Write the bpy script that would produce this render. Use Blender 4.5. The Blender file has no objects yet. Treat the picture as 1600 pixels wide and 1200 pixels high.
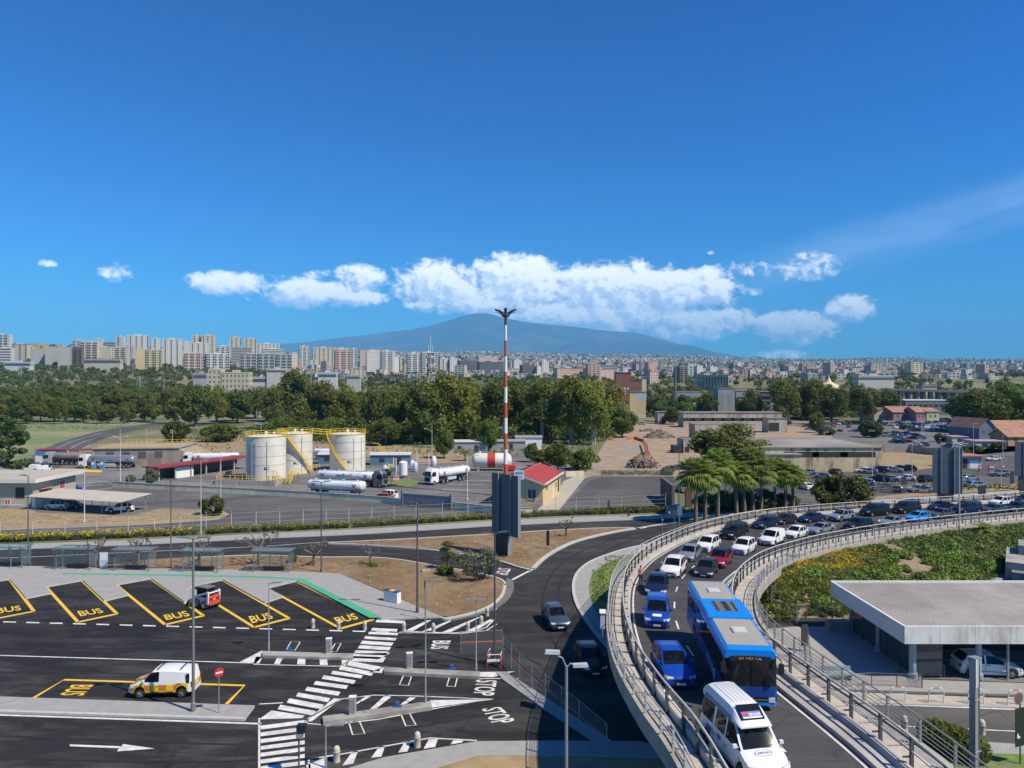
import bpy,bmesh,math,random
from mathutils import Vector,Matrix,noise
from mathutils.bvhtree import BVHTree
SC=bpy.context.scene
COL=SC.collection
RND=random.Random(7)
PI=math.pi
F,HZ,CH=1110.0,602.0,22.0
# camera
cd=bpy.data.cameras.new('camera')
cam=bpy.data.objects.new('camera',cd)
COL.objects.link(cam)
cam.location=(0,0,CH)
cam.rotation_euler=(PI/2,0,0)
cd.sensor_width=36.0
cd.lens=36.0*F/1600.0
cd.shift_y=2.0/1600.0
cd.clip_start=0.5
cd.clip_end=120000.0
SC.camera=cam
# exposure
SC.view_settings.view_transform='Standard'
SC.view_settings.look='None'
SC.view_settings.gamma=1.0
SC.view_settings.exposure=0.30
SC.view_settings.use_curve_mapping=False
SC.cycles.volume_bounces=1
SC.cycles.max_bounces=6
SC.cycles.diffuse_bounces=2
SC.cycles.glossy_bounces=2
SC.cycles.transmission_bounces=4
SC.cycles.transparent_max_bounces=8
# sun
SUN_DIR=Vector((8.2,-4.6,11.7)).normalized()
sl=bpy.data.lights.new('sun','SUN')
sl.energy=4.75
sl.angle=math.radians(0.53)
sl.color=(1.0,0.89,0.71)
sun=bpy.data.objects.new('sun',sl)
COL.objects.link(sun)
sun.rotation_euler=(-SUN_DIR).to_track_quat('-Z','Y').to_euler()
sun.location=(60,-40,90)
SUN_EL=math.asin(SUN_DIR.z)
SUN_AZ=math.atan2(SUN_DIR.x,SUN_DIR.y)
# sky with cumulus bank
W=bpy.data.worlds.new('World')
SC.world=W
W.use_nodes=True
wt=W.node_tree
wt.nodes.clear()
class NT:
 """small helper to write node expressions"""
 def __init__(s,tree):s.t=tree
 def n(s,kind,**kw):
  nd=s.t.nodes.new(kind)
  for k,v in kw.items():setattr(nd,k,v)
  return nd
 def put(s,sock,v):
  if isinstance(v,bpy.types.NodeSocket):s.t.links.new(v,sock)
  elif v is not None:sock.default_value=v
 def m(s,op,a,b=None,c=None,clamp=False):
  nd=s.n('ShaderNodeMath',operation=op,use_clamp=clamp)
  s.put(nd.inputs[0],a)
  if b is not None:s.put(nd.inputs[1],b)
  if c is not None:s.put(nd.inputs[2],c)
  return nd.outputs[0]
 def mix(s,f,a,b,blend='MIX'):
  nd=s.n('ShaderNodeMix',data_type='RGBA',blend_type=blend)
  s.put(nd.inputs[0],f);s.put(nd.inputs[6],a);s.put(nd.inputs[7],b)
  return nd.outputs[2]
 def rng(s,v,a,b,c,d,kind='LINEAR'):
  nd=s.n('ShaderNodeMapRange',interpolation_type=kind)
  s.put(nd.inputs[0],v)
  for i,x in enumerate((a,b,c,d)):nd.inputs[i+1].default_value=x
  return nd.outputs[0]
 def noise(s,vec,scale,detail=4.0,rough=0.55,dist=0.0,dims='3D'):
  nd=s.n('ShaderNodeTexNoise',noise_dimensions=dims)
  if vec is not None:s.t.links.new(vec,nd.inputs['Vector'])
  nd.inputs['Scale'].default_value=scale
  nd.inputs['Detail'].default_value=detail
  nd.inputs['Roughness'].default_value=rough
  nd.inputs['Distortion'].default_value=dist
  return nd
def build_sky():
 q=NT(wt)
 out=q.n('ShaderNodeOutputWorld')
 sky=q.n('ShaderNodeTexSky',sky_type='NISHITA')
 sky.sun_disc=False
 sky.sun_elevation=SUN_EL
 sky.sun_rotation=SUN_AZ
 sky.altitude=0.0
 sky.air_density=1.0
 sky.dust_density=0.25
 sky.ozone_density=3.0
 hs=q.n('ShaderNodeHueSaturation')
 hs.inputs['Hue'].default_value=0.503
 hs.inputs['Saturation'].default_value=1.26
 hs.inputs['Value'].default_value=1.0
 wt.links.new(sky.outputs[0],hs.inputs['Color'])
 gm=q.n('ShaderNodeGamma');gm.inputs[1].default_value=1.4
 wt.links.new(hs.outputs[0],gm.inputs[0])
 base=q.mix(1.0,gm.outputs[0],(0.07,0.51,0.72,1),'MULTIPLY')
 tc=q.n('ShaderNodeTexCoord')
 sp=q.n('ShaderNodeSeparateXYZ')
 wt.links.new(tc.outputs['Generated'],sp.inputs[0])
 x,y,z=sp.outputs
 az=q.m('ARCTAN2',x,y)
 el=q.m('ARCSINE',z)
 def field(du,dv):
  u=q.m('ADD',az,du)if du else az
  v=q.m('ADD',el,dv)if dv else el
  # cloud groups of the bank round the summit: azimuth, elevation, half sizes (radians), weight
  total=None
  for(cx,cy,rx,ry,wgt)in CLOUDS:
   a=math.atan2((cx-800)/F,1.0)
   e=math.atan2((HZ-cy)/F,math.hypot(1.0,(cx-800)/F))
   k=math.cos(a)
   rx_,ry_=rx/F*k*k,ry/F*k
   p=q.m('MULTIPLY',q.m('SUBTRACT',u,a),1.0/rx_)
   r=q.m('MULTIPLY',q.m('SUBTRACT',v,e),1.0/ry_)
   d=q.m('ADD',q.m('MULTIPLY',p,p),q.m('MULTIPLY',r,r))
   g=q.m('MULTIPLY',q.m('SUBTRACT',1.0,d,clamp=False),wgt)
   total=g if total is None else q.m('SMOOTH_MAX',total,g,0.25)
  cv=q.n('ShaderNodeCombineXYZ')
  q.put(cv.inputs[0],u);q.put(cv.inputs[1],q.m('MULTIPLY',v,1.25));cv.inputs[2].default_value=3.7
  n1=q.noise(cv.outputs[0],19.0,9.0,0.64,0.35).outputs[0]
  n2=q.noise(cv.outputs[0],70.0,6.0,0.6,0.6).outputs[0]
  nn=q.m('ADD',q.m('MULTIPLY',q.m('SUBTRACT',n1,0.5),5.2),q.m('MULTIPLY',q.m('SUBTRACT',n2,0.5),2.4))
  return q.m('ADD',q.m('ADD',q.m('MAXIMUM',total,-2.5),0.30),nn)
 d0=field(0,0)
 d1=field(0.0075,0.0085)
 cover=q.rng(d0,-0.15,1.15,0.0,1.0,'SMOOTHSTEP')
 relief=q.m('SUBTRACT',d0,d1)
 lit=q.rng(relief,-0.75,0.6,0.0,1.0,'SMOOTHSTEP')
 thick=q.rng(d0,0.1,1.5,1.0,0.55)
 base_grey=q.rng(el,0.085,0.135,0.0,1.0)
 lum=q.m('MULTIPLY',q.m('ADD',q.m('MULTIPLY',lit,0.72),q.m('MULTIPLY',base_grey,0.28)),1.0)
 ccol=q.mix(lum,(6.6,8.8,12.6,1),(19.5,19.0,18.2,1))
 # thin streak of high cirrus to the north-east
 cu=q.m('MULTIPLY',q.m('SUBTRACT',az,0.30),1.0)
 line=q.m('ADD',0.140,q.m('MULTIPLY',cu,0.22))
 dv=q.m('SUBTRACT',el,line)
 cir=q.m('MULTIPLY',q.rng(q.m('ABSOLUTE',dv),0.0,0.045,1.0,0.0,'SMOOTHSTEP'),q.rng(az,0.24,0.42,0.0,1.0,'SMOOTHSTEP'))
 cv=q.n('ShaderNodeCombineXYZ')
 q.put(cv.inputs[0],q.m('MULTIPLY',az,5.0));q.put(cv.inputs[1],q.m('MULTIPLY',dv,26.0))
 cn=q.noise(cv.outputs[0],1.6,5.0,0.6,0.3).outputs[0]
 cir=q.m('MULTIPLY',cir,q.rng(cn,0.3,0.75,0.08,0.30))
 s1=q.mix(cir,base,(9.0,11.5,15.0,1))
 s2=q.mix(q.m('MULTIPLY',cover,0.93),s1,ccol)
 bg=q.n('ShaderNodeBackground')
 bg.inputs['Strength'].default_value=0.085
 wt.links.new(s2,bg.inputs['Color'])
 wt.links.new(bg.outputs[0],out.inputs['Surface'])
CLOUDS=[(352,443,66,18,1.3),(478,455,100,26,1.4),(566,438,48,22,1.2),(560,464,52,13,1.2),(690,446,88,36,1.7),(805,444,84,44,1.8),(700,474,76,17,1.2),(950,455,110,46,1.9),(1055,456,100,38,1.7),(930,494,150,30,1.7),(820,492,100,17,1.4),(765,476,90,20,1.5),(1075,505,100,30,2.0),(1240,512,66,28,1.9),(1326,479,46,22,1.6),(175,424,24,11,.5),(75,411,10,5,.4),(1225,553,36,7,.6),(1165,455,22,7,.4),(1215,420,50,10,.2),(1104,391,7,5,.3)]
build_sky()
# geometry helpers
def G(px,py,z=0.0):
 """photo pixel -> point on the horizontal plane at height z"""
 Y=(CH-z)*F/(py-HZ)
 return Vector(((px-800)/F*Y,Y,z))
def at(px,py,Y):
 """photo pixel -> point at distance Y"""
 return Vector(((px-800)/F*Y,Y,CH-(py-HZ)/F*Y))
def Yg(py,z=0.0):return(CH-z)*F/(py-HZ)
def lerp(a,b,t):return a+(b-a)*t
def interp(x,xs,ys):
 if x<=xs[0]:return ys[0]
 for i in range(1,len(xs)):
  if x<=xs[i]:
   t=(x-xs[i-1])/(xs[i]-xs[i-1])
   return ys[i-1]+(ys[i]-ys[i-1])*t
 return ys[-1]
def sstep(a,b,x):
 t=max(0.0,min(1.0,(x-a)/(b-a)))
 return t*t*(3-2*t)
class MB:
 """collects simple solids; build() links them as ONE mesh object"""
 def __init__(s):s.v=[];s.f=[];s.m=[]
 def add(s,vs,fs,mi=0):
  o=len(s.v)
  s.v.extend([tuple(p)for p in vs])
  for f in fs:s.f.append([i+o for i in f]);s.m.append(mi)
  return s
 def box(s,c,d,mi=0,rz=0.0,M=None):
  x,y,z=d[0]/2,d[1]/2,d[2]/2
  vs=[Vector((a,b,e))for e in(-z,z)for a,b in((-x,-y),(x,-y),(x,y),(-x,y))]
  R=M if M is not None else Matrix.Rotation(rz,3,'Z')
  C=Vector(c)
  return s.add([R@p+C for p in vs],[(3,2,1,0),(4,5,6,7),(0,1,5,4),(1,2,6,5),(2,3,7,6),(3,0,4,7)],mi)
 def bb(s,x0,x1,y0,y1,z0,z1,mi=0):
  return s.box(((x0+x1)/2,(y0+y1)/2,(z0+z1)/2),(x1-x0,y1-y0,z1-z0),mi)
 def beam(s,a,b,w,h,mi=0):
  a,b=Vector(a),Vector(b)
  d=b-a
  L=d.length
  if L<1e-6:return s
  q=d.to_track_quat('X','Z').to_matrix()
  return s.box((a+b)/2,(L,w,h),mi,M=q)
 def tube(s,pts,r,n=6,mi=0,caps=True):
  pts=[Vector(p)for p in pts]
  rs=r if isinstance(r,(list,tuple))else[r]*len(pts)
  vs=[]
  for i,p in enumerate(pts):
   d=(pts[min(i+1,len(pts)-1)]-pts[max(i-1,0)])
   if d.length<1e-9:d=Vector((0,0,1))
   d.normalize()
   up=Vector((0,0,1))if abs(d.z)<0.95 else Vector((1,0,0))
   u=d.cross(up).normalized();w=u.cross(d).normalized()
   for k in range(n):
    a=2*PI*k/n
    vs.append(p+u*(rs[i]*math.cos(a))+w*(rs[i]*math.sin(a)))
  fs=[]
  for i in range(len(pts)-1):
   for k in range(n):
    k2=(k+1)%n
    fs.append((i*n+k,i*n+k2,(i+1)*n+k2,(i+1)*n+k))
  if caps:
   fs.append(tuple(range(n-1,-1,-1)))
   fs.append(tuple(range((len(pts)-1)*n,len(pts)*n)))
  return s.add(vs,fs,mi)
 def lathe(s,prof,c=(0,0,0),n=16,mi=0,axis='Z',caps=True):
  vs=[]
  for(r,h)in prof:
   for k in range(n):
    a=2*PI*k/n
    p=(r*math.cos(a),r*math.sin(a),h)
    if axis=='X':p=(h,r*math.cos(a),r*math.sin(a))
    elif axis=='Y':p=(r*math.sin(a),h,r*math.cos(a))
    vs.append((p[0]+c[0],p[1]+c[1],p[2]+c[2]))
  fs=[]
  for i in range(len(prof)-1):
   for k in range(n):
    k2=(k+1)%n
    fs.append((i*n+k,i*n+k2,(i+1)*n+k2,(i+1)*n+k))
  if caps:
   fs.append(tuple(range(n-1,-1,-1)))
   fs.append(tuple(range((len(prof)-1)*n,len(prof)*n)))
  return s.add(vs,fs,mi)
 def ball(s,c,r,n=8,m=6,mi=0):
  rx,ry,rz=r if isinstance(r,(tuple,list))else(r,r,r)
  vs=[(c[0],c[1],c[2]-rz)]
  for i in range(1,m):
   t=-PI/2+PI*i/m
   for k in range(n):
    a=2*PI*k/n
    vs.append((c[0]+rx*math.cos(t)*math.cos(a),c[1]+ry*math.cos(t)*math.sin(a),c[2]+rz*math.sin(t)))
  vs.append((c[0],c[1],c[2]+rz))
  fs=[(0,1+(k+1)%n,1+k)for k in range(n)]
  for i in range(m-2):
   for k in range(n):
    k2=(k+1)%n
    fs.append((1+i*n+k,1+i*n+k2,1+(i+1)*n+k2,1+(i+1)*n+k))
  l=1+(m-2)*n
  fs+=[(l+k,l+(k+1)%n,len(vs)-1)for k in range(n)]
  return s.add(vs,fs,mi)
 def prism(s,poly,z0,z1,mi=0,mside=None):
  """vertical prism over an XY polygon (any winding)"""
  n=len(poly)
  area=sum(poly[i][0]*poly[(i+1)%n][1]-poly[(i+1)%n][0]*poly[i][1]for i in range(n))
  P=list(poly)if area>0 else list(reversed(poly))
  s.add([(p[0],p[1],z1)for p in P],[tuple(range(n))],mi)
  s.add([(p[0],p[1],z0)for p in P]+[(p[0],p[1],z1)for p in P],[(i,(i+1)%n,n+(i+1)%n,n+i)for i in range(n)],mi if mside is None else mside)
  return s
 def flat(s,poly,z,mi=0):
  n=len(poly)
  area=sum(poly[i][0]*poly[(i+1)%n][1]-poly[(i+1)%n][0]*poly[i][1]for i in range(n))
  P=list(poly)if area>0 else list(reversed(poly))
  return s.add([(p[0],p[1],z)for p in P],[tuple(range(n))],mi)
 def mesh(s,name,mats,smooth=False):
  me=bpy.data.meshes.new(name)
  me.from_pydata(s.v,[],s.f)
  for m in mats:me.materials.append(m)
  if len(mats)>1:me.polygons.foreach_set('material_index',s.m)
  if smooth:
   me.shade_smooth()
   if smooth is not True:me.set_sharp_from_angle(angle=math.radians(smooth))
  me.update()
  return me
 def build(s,name,mats,parent=None,smooth=False,kind=None):
  if not isinstance(mats,(list,tuple)):mats=[mats]
  return link(name,s.mesh(name,mats,smooth),parent,kind)
def link(name,me,parent=None,kind=None,loc=None,rz=None):
 o=bpy.data.objects.new(name,me)
 COL.objects.link(o)
 if parent is not None:o.parent=parent
 if kind:o['kind']=kind
 if loc is not None:o.location=loc
 if rz is not None:o.rotation_euler=(0,0,rz)
 return o
def tag(o,label,cat,group=None):
 o['label']=label;o['category']=cat
 if group:o['group']=group
 return o
def thing(name,label,cat,loc=(0,0,0),rz=0.0,group=None):
 o=bpy.data.objects.new(name,None)
 COL.objects.link(o)
 o.empty_display_size=0.2
 o.location=loc;o.rotation_euler=(0,0,rz)
 return tag(o,label,cat,group)
def copy_tree(src,parent=None,kids=None):
 c=src.copy();COL.objects.link(c)
 if parent is not None:c.parent=parent
 for ch in(KIDS(src)):copy_tree(ch,c)
 return c
def KIDS(o):return[c for c in o.children]
def again(src,loc,rz=0.0,label=None,group=None,scale=None):
 """one more of the same thing, with copies of its parts sharing mesh data"""
 c=copy_tree(src)
 c.location=loc;c.rotation_euler=(0,0,rz)
 if label:c['label']=label
 if group:c['group']=group
 if scale:c.scale=(scale,scale,scale)if not isinstance(scale,tuple)else scale
 return c
 # materials
MATS={}
def mat(name,rgb,rough=0.8,metal=0.0,var=0.0,scale=1.0,bump=0.0,bscale=None,spec=0.5,coat=0.0,rgb2=None,patch=None,rand=0.0,coords='Object',detail=6.0):
 """principled material; var = brightness mottling, rgb2/patch = second tone in noise patches, rand = per-object tone"""
 if name in MATS:return MATS[name]
 m=bpy.data.materials.new(name)
 m.use_nodes=True
 t=m.node_tree
 b=t.nodes['Principled BSDF']
 b.inputs['Roughness'].default_value=rough
 b.inputs['Metallic'].default_value=metal
 b.inputs['Specular IOR Level'].default_value=spec
 b.inputs['Coat Weight'].default_value=coat
 b.inputs['Coat Roughness'].default_value=0.05
 q=NT(t)
 col=(rgb[0],rgb[1],rgb[2],1.0)
 m.diffuse_color=col
 if var or rgb2 or bump or rand:
  if coords=='World':
   vec=q.n('ShaderNodeNewGeometry').outputs['Position']
  else:
   vec=q.n('ShaderNodeTexCoord').outputs['Object']
  c=col
  if rgb2:
   pn=q.noise(vec,patch or scale*0.2,5.0,0.6)
   f=q.rng(pn.outputs[0],0.42,0.62,0.0,1.0,'SMOOTHSTEP')
   c=q.mix(f,col,(rgb2[0],rgb2[1],rgb2[2],1))
  if var:
   vn=q.noise(vec,scale,detail,0.62)
   k=q.rng(vn.outputs[0],0.25,0.75,1-var,1+var)
   gm=q.n('ShaderNodeCombineXYZ')
   for i in range(3):t.links.new(k,gm.inputs[i])
   c=q.mix(1.0,c,gm.outputs[0],'MULTIPLY')
  if rand:
   oi=q.n('ShaderNodeObjectInfo')
   k=q.rng(oi.outputs['Random'],0,1,1-rand,1+rand)
   gm=q.n('ShaderNodeCombineXYZ')
   for i in range(3):t.links.new(k,gm.inputs[i])
   c=q.mix(1.0,c,gm.outputs[0],'MULTIPLY')
  if isinstance(c,bpy.types.NodeSocket):t.links.new(c,b.inputs['Base Color'])
  else:b.inputs['Base Color'].default_value=c
  if bump:
   bn=q.noise(vec,bscale or scale*3,4.0,0.6)
   bp=q.n('ShaderNodeBump')
   bp.inputs['Strength'].default_value=min(1.0,bump)
   bp.inputs['Distance'].default_value=0.02
   t.links.new(bn.outputs[0],bp.inputs['Height'])
   t.links.new(bp.outputs[0],b.inputs['Normal'])
 else:
  b.inputs['Base Color'].default_value=col
 MATS[name]=m
 return m
def leafmat(name,rgb,rgb2,scale=0.6,trans=0.25,rand=0.18):
 if name in MATS:return MATS[name]
 m=bpy.data.materials.new(name);m.use_nodes=True
 t=m.node_tree;q=NT(t)
 b=t.nodes['Principled BSDF'];out=t.nodes['Material Output']
 b.inputs['Roughness'].default_value=0.62
 b.inputs['Specular IOR Level'].default_value=0.35
 vec=q.n('ShaderNodeTexCoord').outputs['Object']
 f=q.rng(q.noise(vec,scale,4.0,0.65).outputs[0],0.35,0.65,0,1,'SMOOTHSTEP')
 c=q.mix(f,(*rgb,1),(*rgb2,1))
 oi=q.n('ShaderNodeObjectInfo')
 hs=q.n('ShaderNodeHueSaturation')
 t.links.new(c,hs.inputs['Color'])
 t.links.new(q.rng(oi.outputs['Random'],0,1,1-rand,1+rand),hs.inputs['Value'])
 t.links.new(q.rng(oi.outputs['Random'],0,1,0.485,0.515),hs.inputs['Hue'])
 t.links.new(hs.outputs[0],b.inputs['Base Color'])
 tr=q.n('ShaderNodeBsdfTranslucent')
 t.links.new(hs.outputs[0],tr.inputs['Color'])
 ms=q.n('ShaderNodeMixShader');ms.inputs[0].default_value=trans
 t.links.new(b.outputs[0],ms.inputs[1]);t.links.new(tr.outputs[0],ms.inputs[2])
 t.links.new(ms.outputs[0],out.inputs['Surface'])
 m.diffuse_color=(*rgb,1)
 MATS[name]=m
 return m
def netmat(name,rgb,cell=0.06,width=0.12,rough=0.6):
 """woven mesh: real holes by a procedural grid of wires in the sheet's own coordinates"""
 if name in MATS:return MATS[name]
 m=bpy.data.materials.new(name);m.use_nodes=True
 t=m.node_tree;q=NT(t)
 b=t.nodes['Principled BSDF'];out=t.nodes['Material Output']
 b.inputs['Base Color'].default_value=(*rgb,1);b.inputs['Roughness'].default_value=rough
 tr=q.n('ShaderNodeBsdfTransparent')
 ms=q.n('ShaderNodeMixShader');ms.inputs[0].default_value=width
 t.links.new(tr.outputs[0],ms.inputs[1]);t.links.new(b.outputs[0],ms.inputs[2])
 t.links.new(ms.outputs[0],out.inputs['Surface'])
 m.diffuse_color=(*rgb,1)
 MATS[name]=m
 return m
def asphalt_mat(name,rgb,streak=0.3,grit=0.25,dust=(0.16,0.15,0.13)):
 if name in MATS:return MATS[name]
 m=bpy.data.materials.new(name);m.use_nodes=True
 t=m.node_tree;q=NT(t)
 b=t.nodes['Principled BSDF']
 b.inputs['Roughness'].default_value=0.88
 b.inputs['Specular IOR Level'].default_value=0.3
 pos=q.n('ShaderNodeNewGeometry').outputs['Position']
 mp=q.n('ShaderNodeMapping');mp.inputs['Scale'].default_value=(0.16,0.55,1);mp.inputs['Rotation'].default_value=(0,0,0.12)
 t.links.new(pos,mp.inputs[0])
 a=q.noise(mp.outputs[0],0.9,7.0,0.68,0.6).outputs[0]
 c=q.mix(q.rng(a,0.46,0.78,0.0,streak),(*rgb,1),(*dust,1))
 big=q.noise(pos,0.09,4.0,0.5).outputs[0]
 fine=q.noise(pos,9.0,3.0,0.7).outputs[0]
 k=q.m('MULTIPLY',q.rng(big,0.3,0.7,0.82,1.18),q.rng(fine,0.2,0.8,1-grit,1+grit))
 # repaired patches and fine cracks
 vo=q.n('ShaderNodeTexVoronoi',feature='DISTANCE_TO_EDGE');vo.inputs['Scale'].default_value=0.16
 t.links.new(q.noise(pos,.5,3.0).outputs['Color']if False else pos,vo.inputs['Vector'])
 k=q.m('MULTIPLY',k,q.rng(vo.outputs['Distance'],0.0,0.008,0.6,1.0))
 vc=q.n('ShaderNodeTexVoronoi');vc.inputs['Scale'].default_value=0.085;t.links.new(mp.outputs[0],vc.inputs['Vector'])
 sc=q.n('ShaderNodeSeparateColor');t.links.new(vc.outputs['Color'],sc.inputs[0])
 k=q.m('MULTIPLY',k,q.rng(sc.outputs[0],0.0,1.0,0.80,1.2))
 # scattered oil and tyre stains
 st=q.noise(pos,0.55,3.0,0.5,1.2).outputs[0]
 k=q.m('MULTIPLY',k,q.rng(st,0.60,0.74,1.0,0.72))
 g=q.n('ShaderNodeCombineXYZ')
 for i in range(3):t.links.new(k,g.inputs[i])
 t.links.new(q.mix(1.0,c,g.outputs[0],'MULTIPLY'),b.inputs['Base Color'])
 bp=q.n('ShaderNodeBump');bp.inputs['Strength'].default_value=0.25;bp.inputs['Distance'].default_value=0.01
 t.links.new(fine,bp.inputs['Height']);t.links.new(bp.outputs[0],b.inputs['Normal'])
 m.diffuse_color=(*rgb,1)
 MATS[name]=m
 return m
def stained_mat(name,rgb,stain=(0.10,0.085,0.07),amount=0.55,scale=0.35):
 """old render with runs of rain dirt; vertical streaks have a shape of their own"""
 if name in MATS:return MATS[name]
 m=bpy.data.materials.new(name);m.use_nodes=True
 t=m.node_tree;q=NT(t)
 b=t.nodes['Principled BSDF'];b.inputs['Roughness'].default_value=0.9
 pos=q.n('ShaderNodeNewGeometry').outputs['Position']
 mp=q.n('ShaderNodeMapping');mp.inputs['Scale'].default_value=(1.0,1.0,0.22)
 t.links.new(pos,mp.inputs[0])
 a=q.noise(mp.outputs[0],scale,7.0,0.7,0.3).outputs[0]
 bb=q.noise(pos,scale*0.6,4.0,0.6).outputs[0]
 f=q.m('MULTIPLY',q.rng(a,0.44,0.66,0,1,'SMOOTHSTEP'),amount)
 c=q.mix(f,(*rgb,1),(*stain,1))
 c=q.mix(q.rng(bb,0.5,0.7,0,0.35),c,(rgb[0]*0.75,rgb[1]*0.62,rgb[2]*0.5,1))
 t.links.new(c,b.inputs['Base Color'])
 m.diffuse_color=(*rgb,1)
 MATS[name]=m
 return m
ASPH=asphalt_mat('asphalt_new',(0.0175,0.0175,0.0175),0.45)
ASPH2=asphalt_mat('asphalt_road',(0.029,0.0285,0.028),0.35)
ASPH3=asphalt_mat('asphalt_old',(0.09,0.088,0.084),0.5,dust=(0.2,0.19,0.17))
ASPH4=asphalt_mat('asphalt_yard',(0.145,0.141,0.133),0.55,dust=(0.26,0.25,0.23))
PAVE=mat('paving_grey',(0.305,0.30,0.285),0.9,var=0.14,scale=1.4,bump=0.2,coords='World')
PAVE2=mat('paving_beige',(0.40,0.36,0.29),0.9,var=0.2,scale=1.2,bump=0.2,coords='World')
KERB=mat('kerb_stone',(0.46,0.45,0.41),0.85,var=0.16,scale=2.0,coords='World')
CONC=mat('concrete',(0.335,0.315,0.28),0.88,var=0.25,scale=0.8,bump=0.15,coords='World',rgb2=(0.24,0.225,0.20),patch=0.35)
CONCL=mat('concrete_light',(0.43,0.405,0.36),0.86,var=0.16,scale=0.9,coords='World',rgb2=(0.36,0.34,0.31),patch=0.4)
CONCD=mat('concrete_dark',(0.19,0.19,0.185),0.9,var=0.2,scale=1.0,coords='World')
WALKSLAB=mat('walkway_concrete',(0.43,0.385,0.32),0.9,var=0.22,scale=2.2,coords='World',rand=0.1)
SOIL=mat('bare_soil',(0.185,0.118,0.055),0.95,var=0.3,scale=0.8,bump=0.5,coords='World',rgb2=(0.225,0.155,0.08),patch=0.16)
DRY=mat('dry_grass_soil',(0.31,0.225,0.115),0.95,var=0.28,scale=0.5,bump=0.4,coords='World',rgb2=(0.26,0.20,0.12),patch=0.1)
GRASSM=mat('grass_green',(0.12,0.20,0.035),0.9,var=0.35,scale=1.6,bump=0.5,coords='World',rgb2=(0.155,0.185,0.06),patch=0.35)
FIELD=mat('field_grass',(0.15,0.20,0.07),0.95,var=0.35,scale=0.3,coords='World',rgb2=(0.27,0.235,0.12),patch=0.02)
DIRT=mat('building_site_earth',(0.34,0.235,0.14),0.95,var=0.3,scale=0.25,bump=0.4,coords='World',rgb2=(0.28,0.235,0.185),patch=0.06)
PWHITE=mat('paint_white',(0.66,0.65,0.62),0.75,var=0.2,scale=2.5,coords='World',rgb2=(0.52,0.51,0.49),patch=1.1)
PYEL=mat('paint_yellow',(0.72,0.45,0.03),0.7,var=0.14,scale=2.5,coords='World')
PGREEN=mat('paint_green',(0.06,0.36,0.22),0.75,var=0.12,scale=1.5,coords='World')
STEEL=mat('galvanised_steel',(0.42,0.43,0.43),0.45,0.6,var=0.12,scale=3)
STEELG=mat('grey_painted_steel',(0.30,0.31,0.31),0.5,0.2)
STEELD=mat('dark_grey_steel',(0.085,0.09,0.095),0.5,0.2)
RAILL=mat('pale_rail_paint',(0.50,0.48,0.43),0.55,0.1,var=0.12,scale=2)
BLACK=mat('black_plastic',(0.018,0.018,0.02),0.5)
RUBBER=mat('tyre_rubber',(0.02,0.02,0.02),0.85)
GLASS=mat('tinted_glass',(0.012,0.014,0.016),0.03,spec=0.42)
GLASSB=mat('window_glass',(0.05,0.065,0.08),0.08,spec=0.8)
WHITE=mat('white_paint',(0.74,0.74,0.72),0.4,var=0.04,scale=2)
CREAM=mat('cream_render',(0.56,0.47,0.30),0.85,var=0.1,scale=0.8)
YELM=mat('safety_yellow',(0.72,0.50,0.02),0.5)
REDM=mat('red_paint',(0.50,0.04,0.03),0.5)
ORANGE=mat('orange_mesh',(0.46,0.16,0.06),0.7)
CHROME=mat('alloy',(0.45,0.46,0.47),0.3,0.8)
LAMPG=mat('lamp_glass',(0.62,0.64,0.66),0.12,spec=0.9)
REDLAMP=mat('tail_lamp',(0.30,0.012,0.012),0.15)
BARK=mat('bark',(0.17,0.135,0.10),0.9,var=0.3,scale=2.0,bump=0.4)
BARKP=mat('pale_bark',(0.42,0.37,0.30),0.85,var=0.3,scale=1.2)
PALMBARK=mat('palm_bark',(0.20,0.15,0.11),0.95,var=0.35,scale=3.5,bump=0.6)
# terrain
def ridge_row(a):
 """photo row of the far ridge line by azimuth column a"""
 return interp(a,[-600,0,380,450,600,750,1000,1150,1300,1420,1480,1600,1900,2600],[541,541,545,546,548,550,554,558,560,559,561,561,562,566])
def terrain(x,y):
 if y<420:return 0.0
 a=800+x/y*F
 wl=1.0-sstep(380,620,a)
 # right and centre: plain, then the slopes of the city
 zr_top=CH+(HZ-ridge_row(max(a,440)))/F*9500
 zr=interp(y,[420,700,1200,2000,3500,6000,9500,11500,14000,40000],[0,6,34,60,0.26*zr_top,0.55*zr_top,zr_top,zr_top*0.98,zr_top*0.8,zr_top*0.6])
 # left: hill with the housing estates
 hl=interp(a,[-400,0,200,330,430,620],[1.0,1.0,0.98,0.90,0.80,0.7])
 zl=hl*interp(y,[420,700,900,1500,2000,3000,4200,6000,40000],[0,8,22,64,104,186,196,200,150])
 z=zl*wl+zr*(1-wl)
 n=noise.noise(Vector((x*0.0016,y*0.0016,1.3)))
 z+=n*min(14.0,max(0.0,(y-700)*0.004))*(1.0 if y<9000 else 1.6)
 if y>7500:z+=noise.noise(Vector((x*0.0007,y*0.0004,7.1)))*26
 return z
TERR=mat('terrain_soil',(0.10,0.125,0.045),0.95,var=0.3,scale=0.06,coords='World',rgb2=(0.24,0.20,0.115),patch=0.013)
FARLAND=mat('far_slopes',(0.055,0.075,0.04),0.95,var=0.35,scale=0.02,coords='World',rgb2=(0.15,0.14,0.09),patch=0.004)
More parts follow.
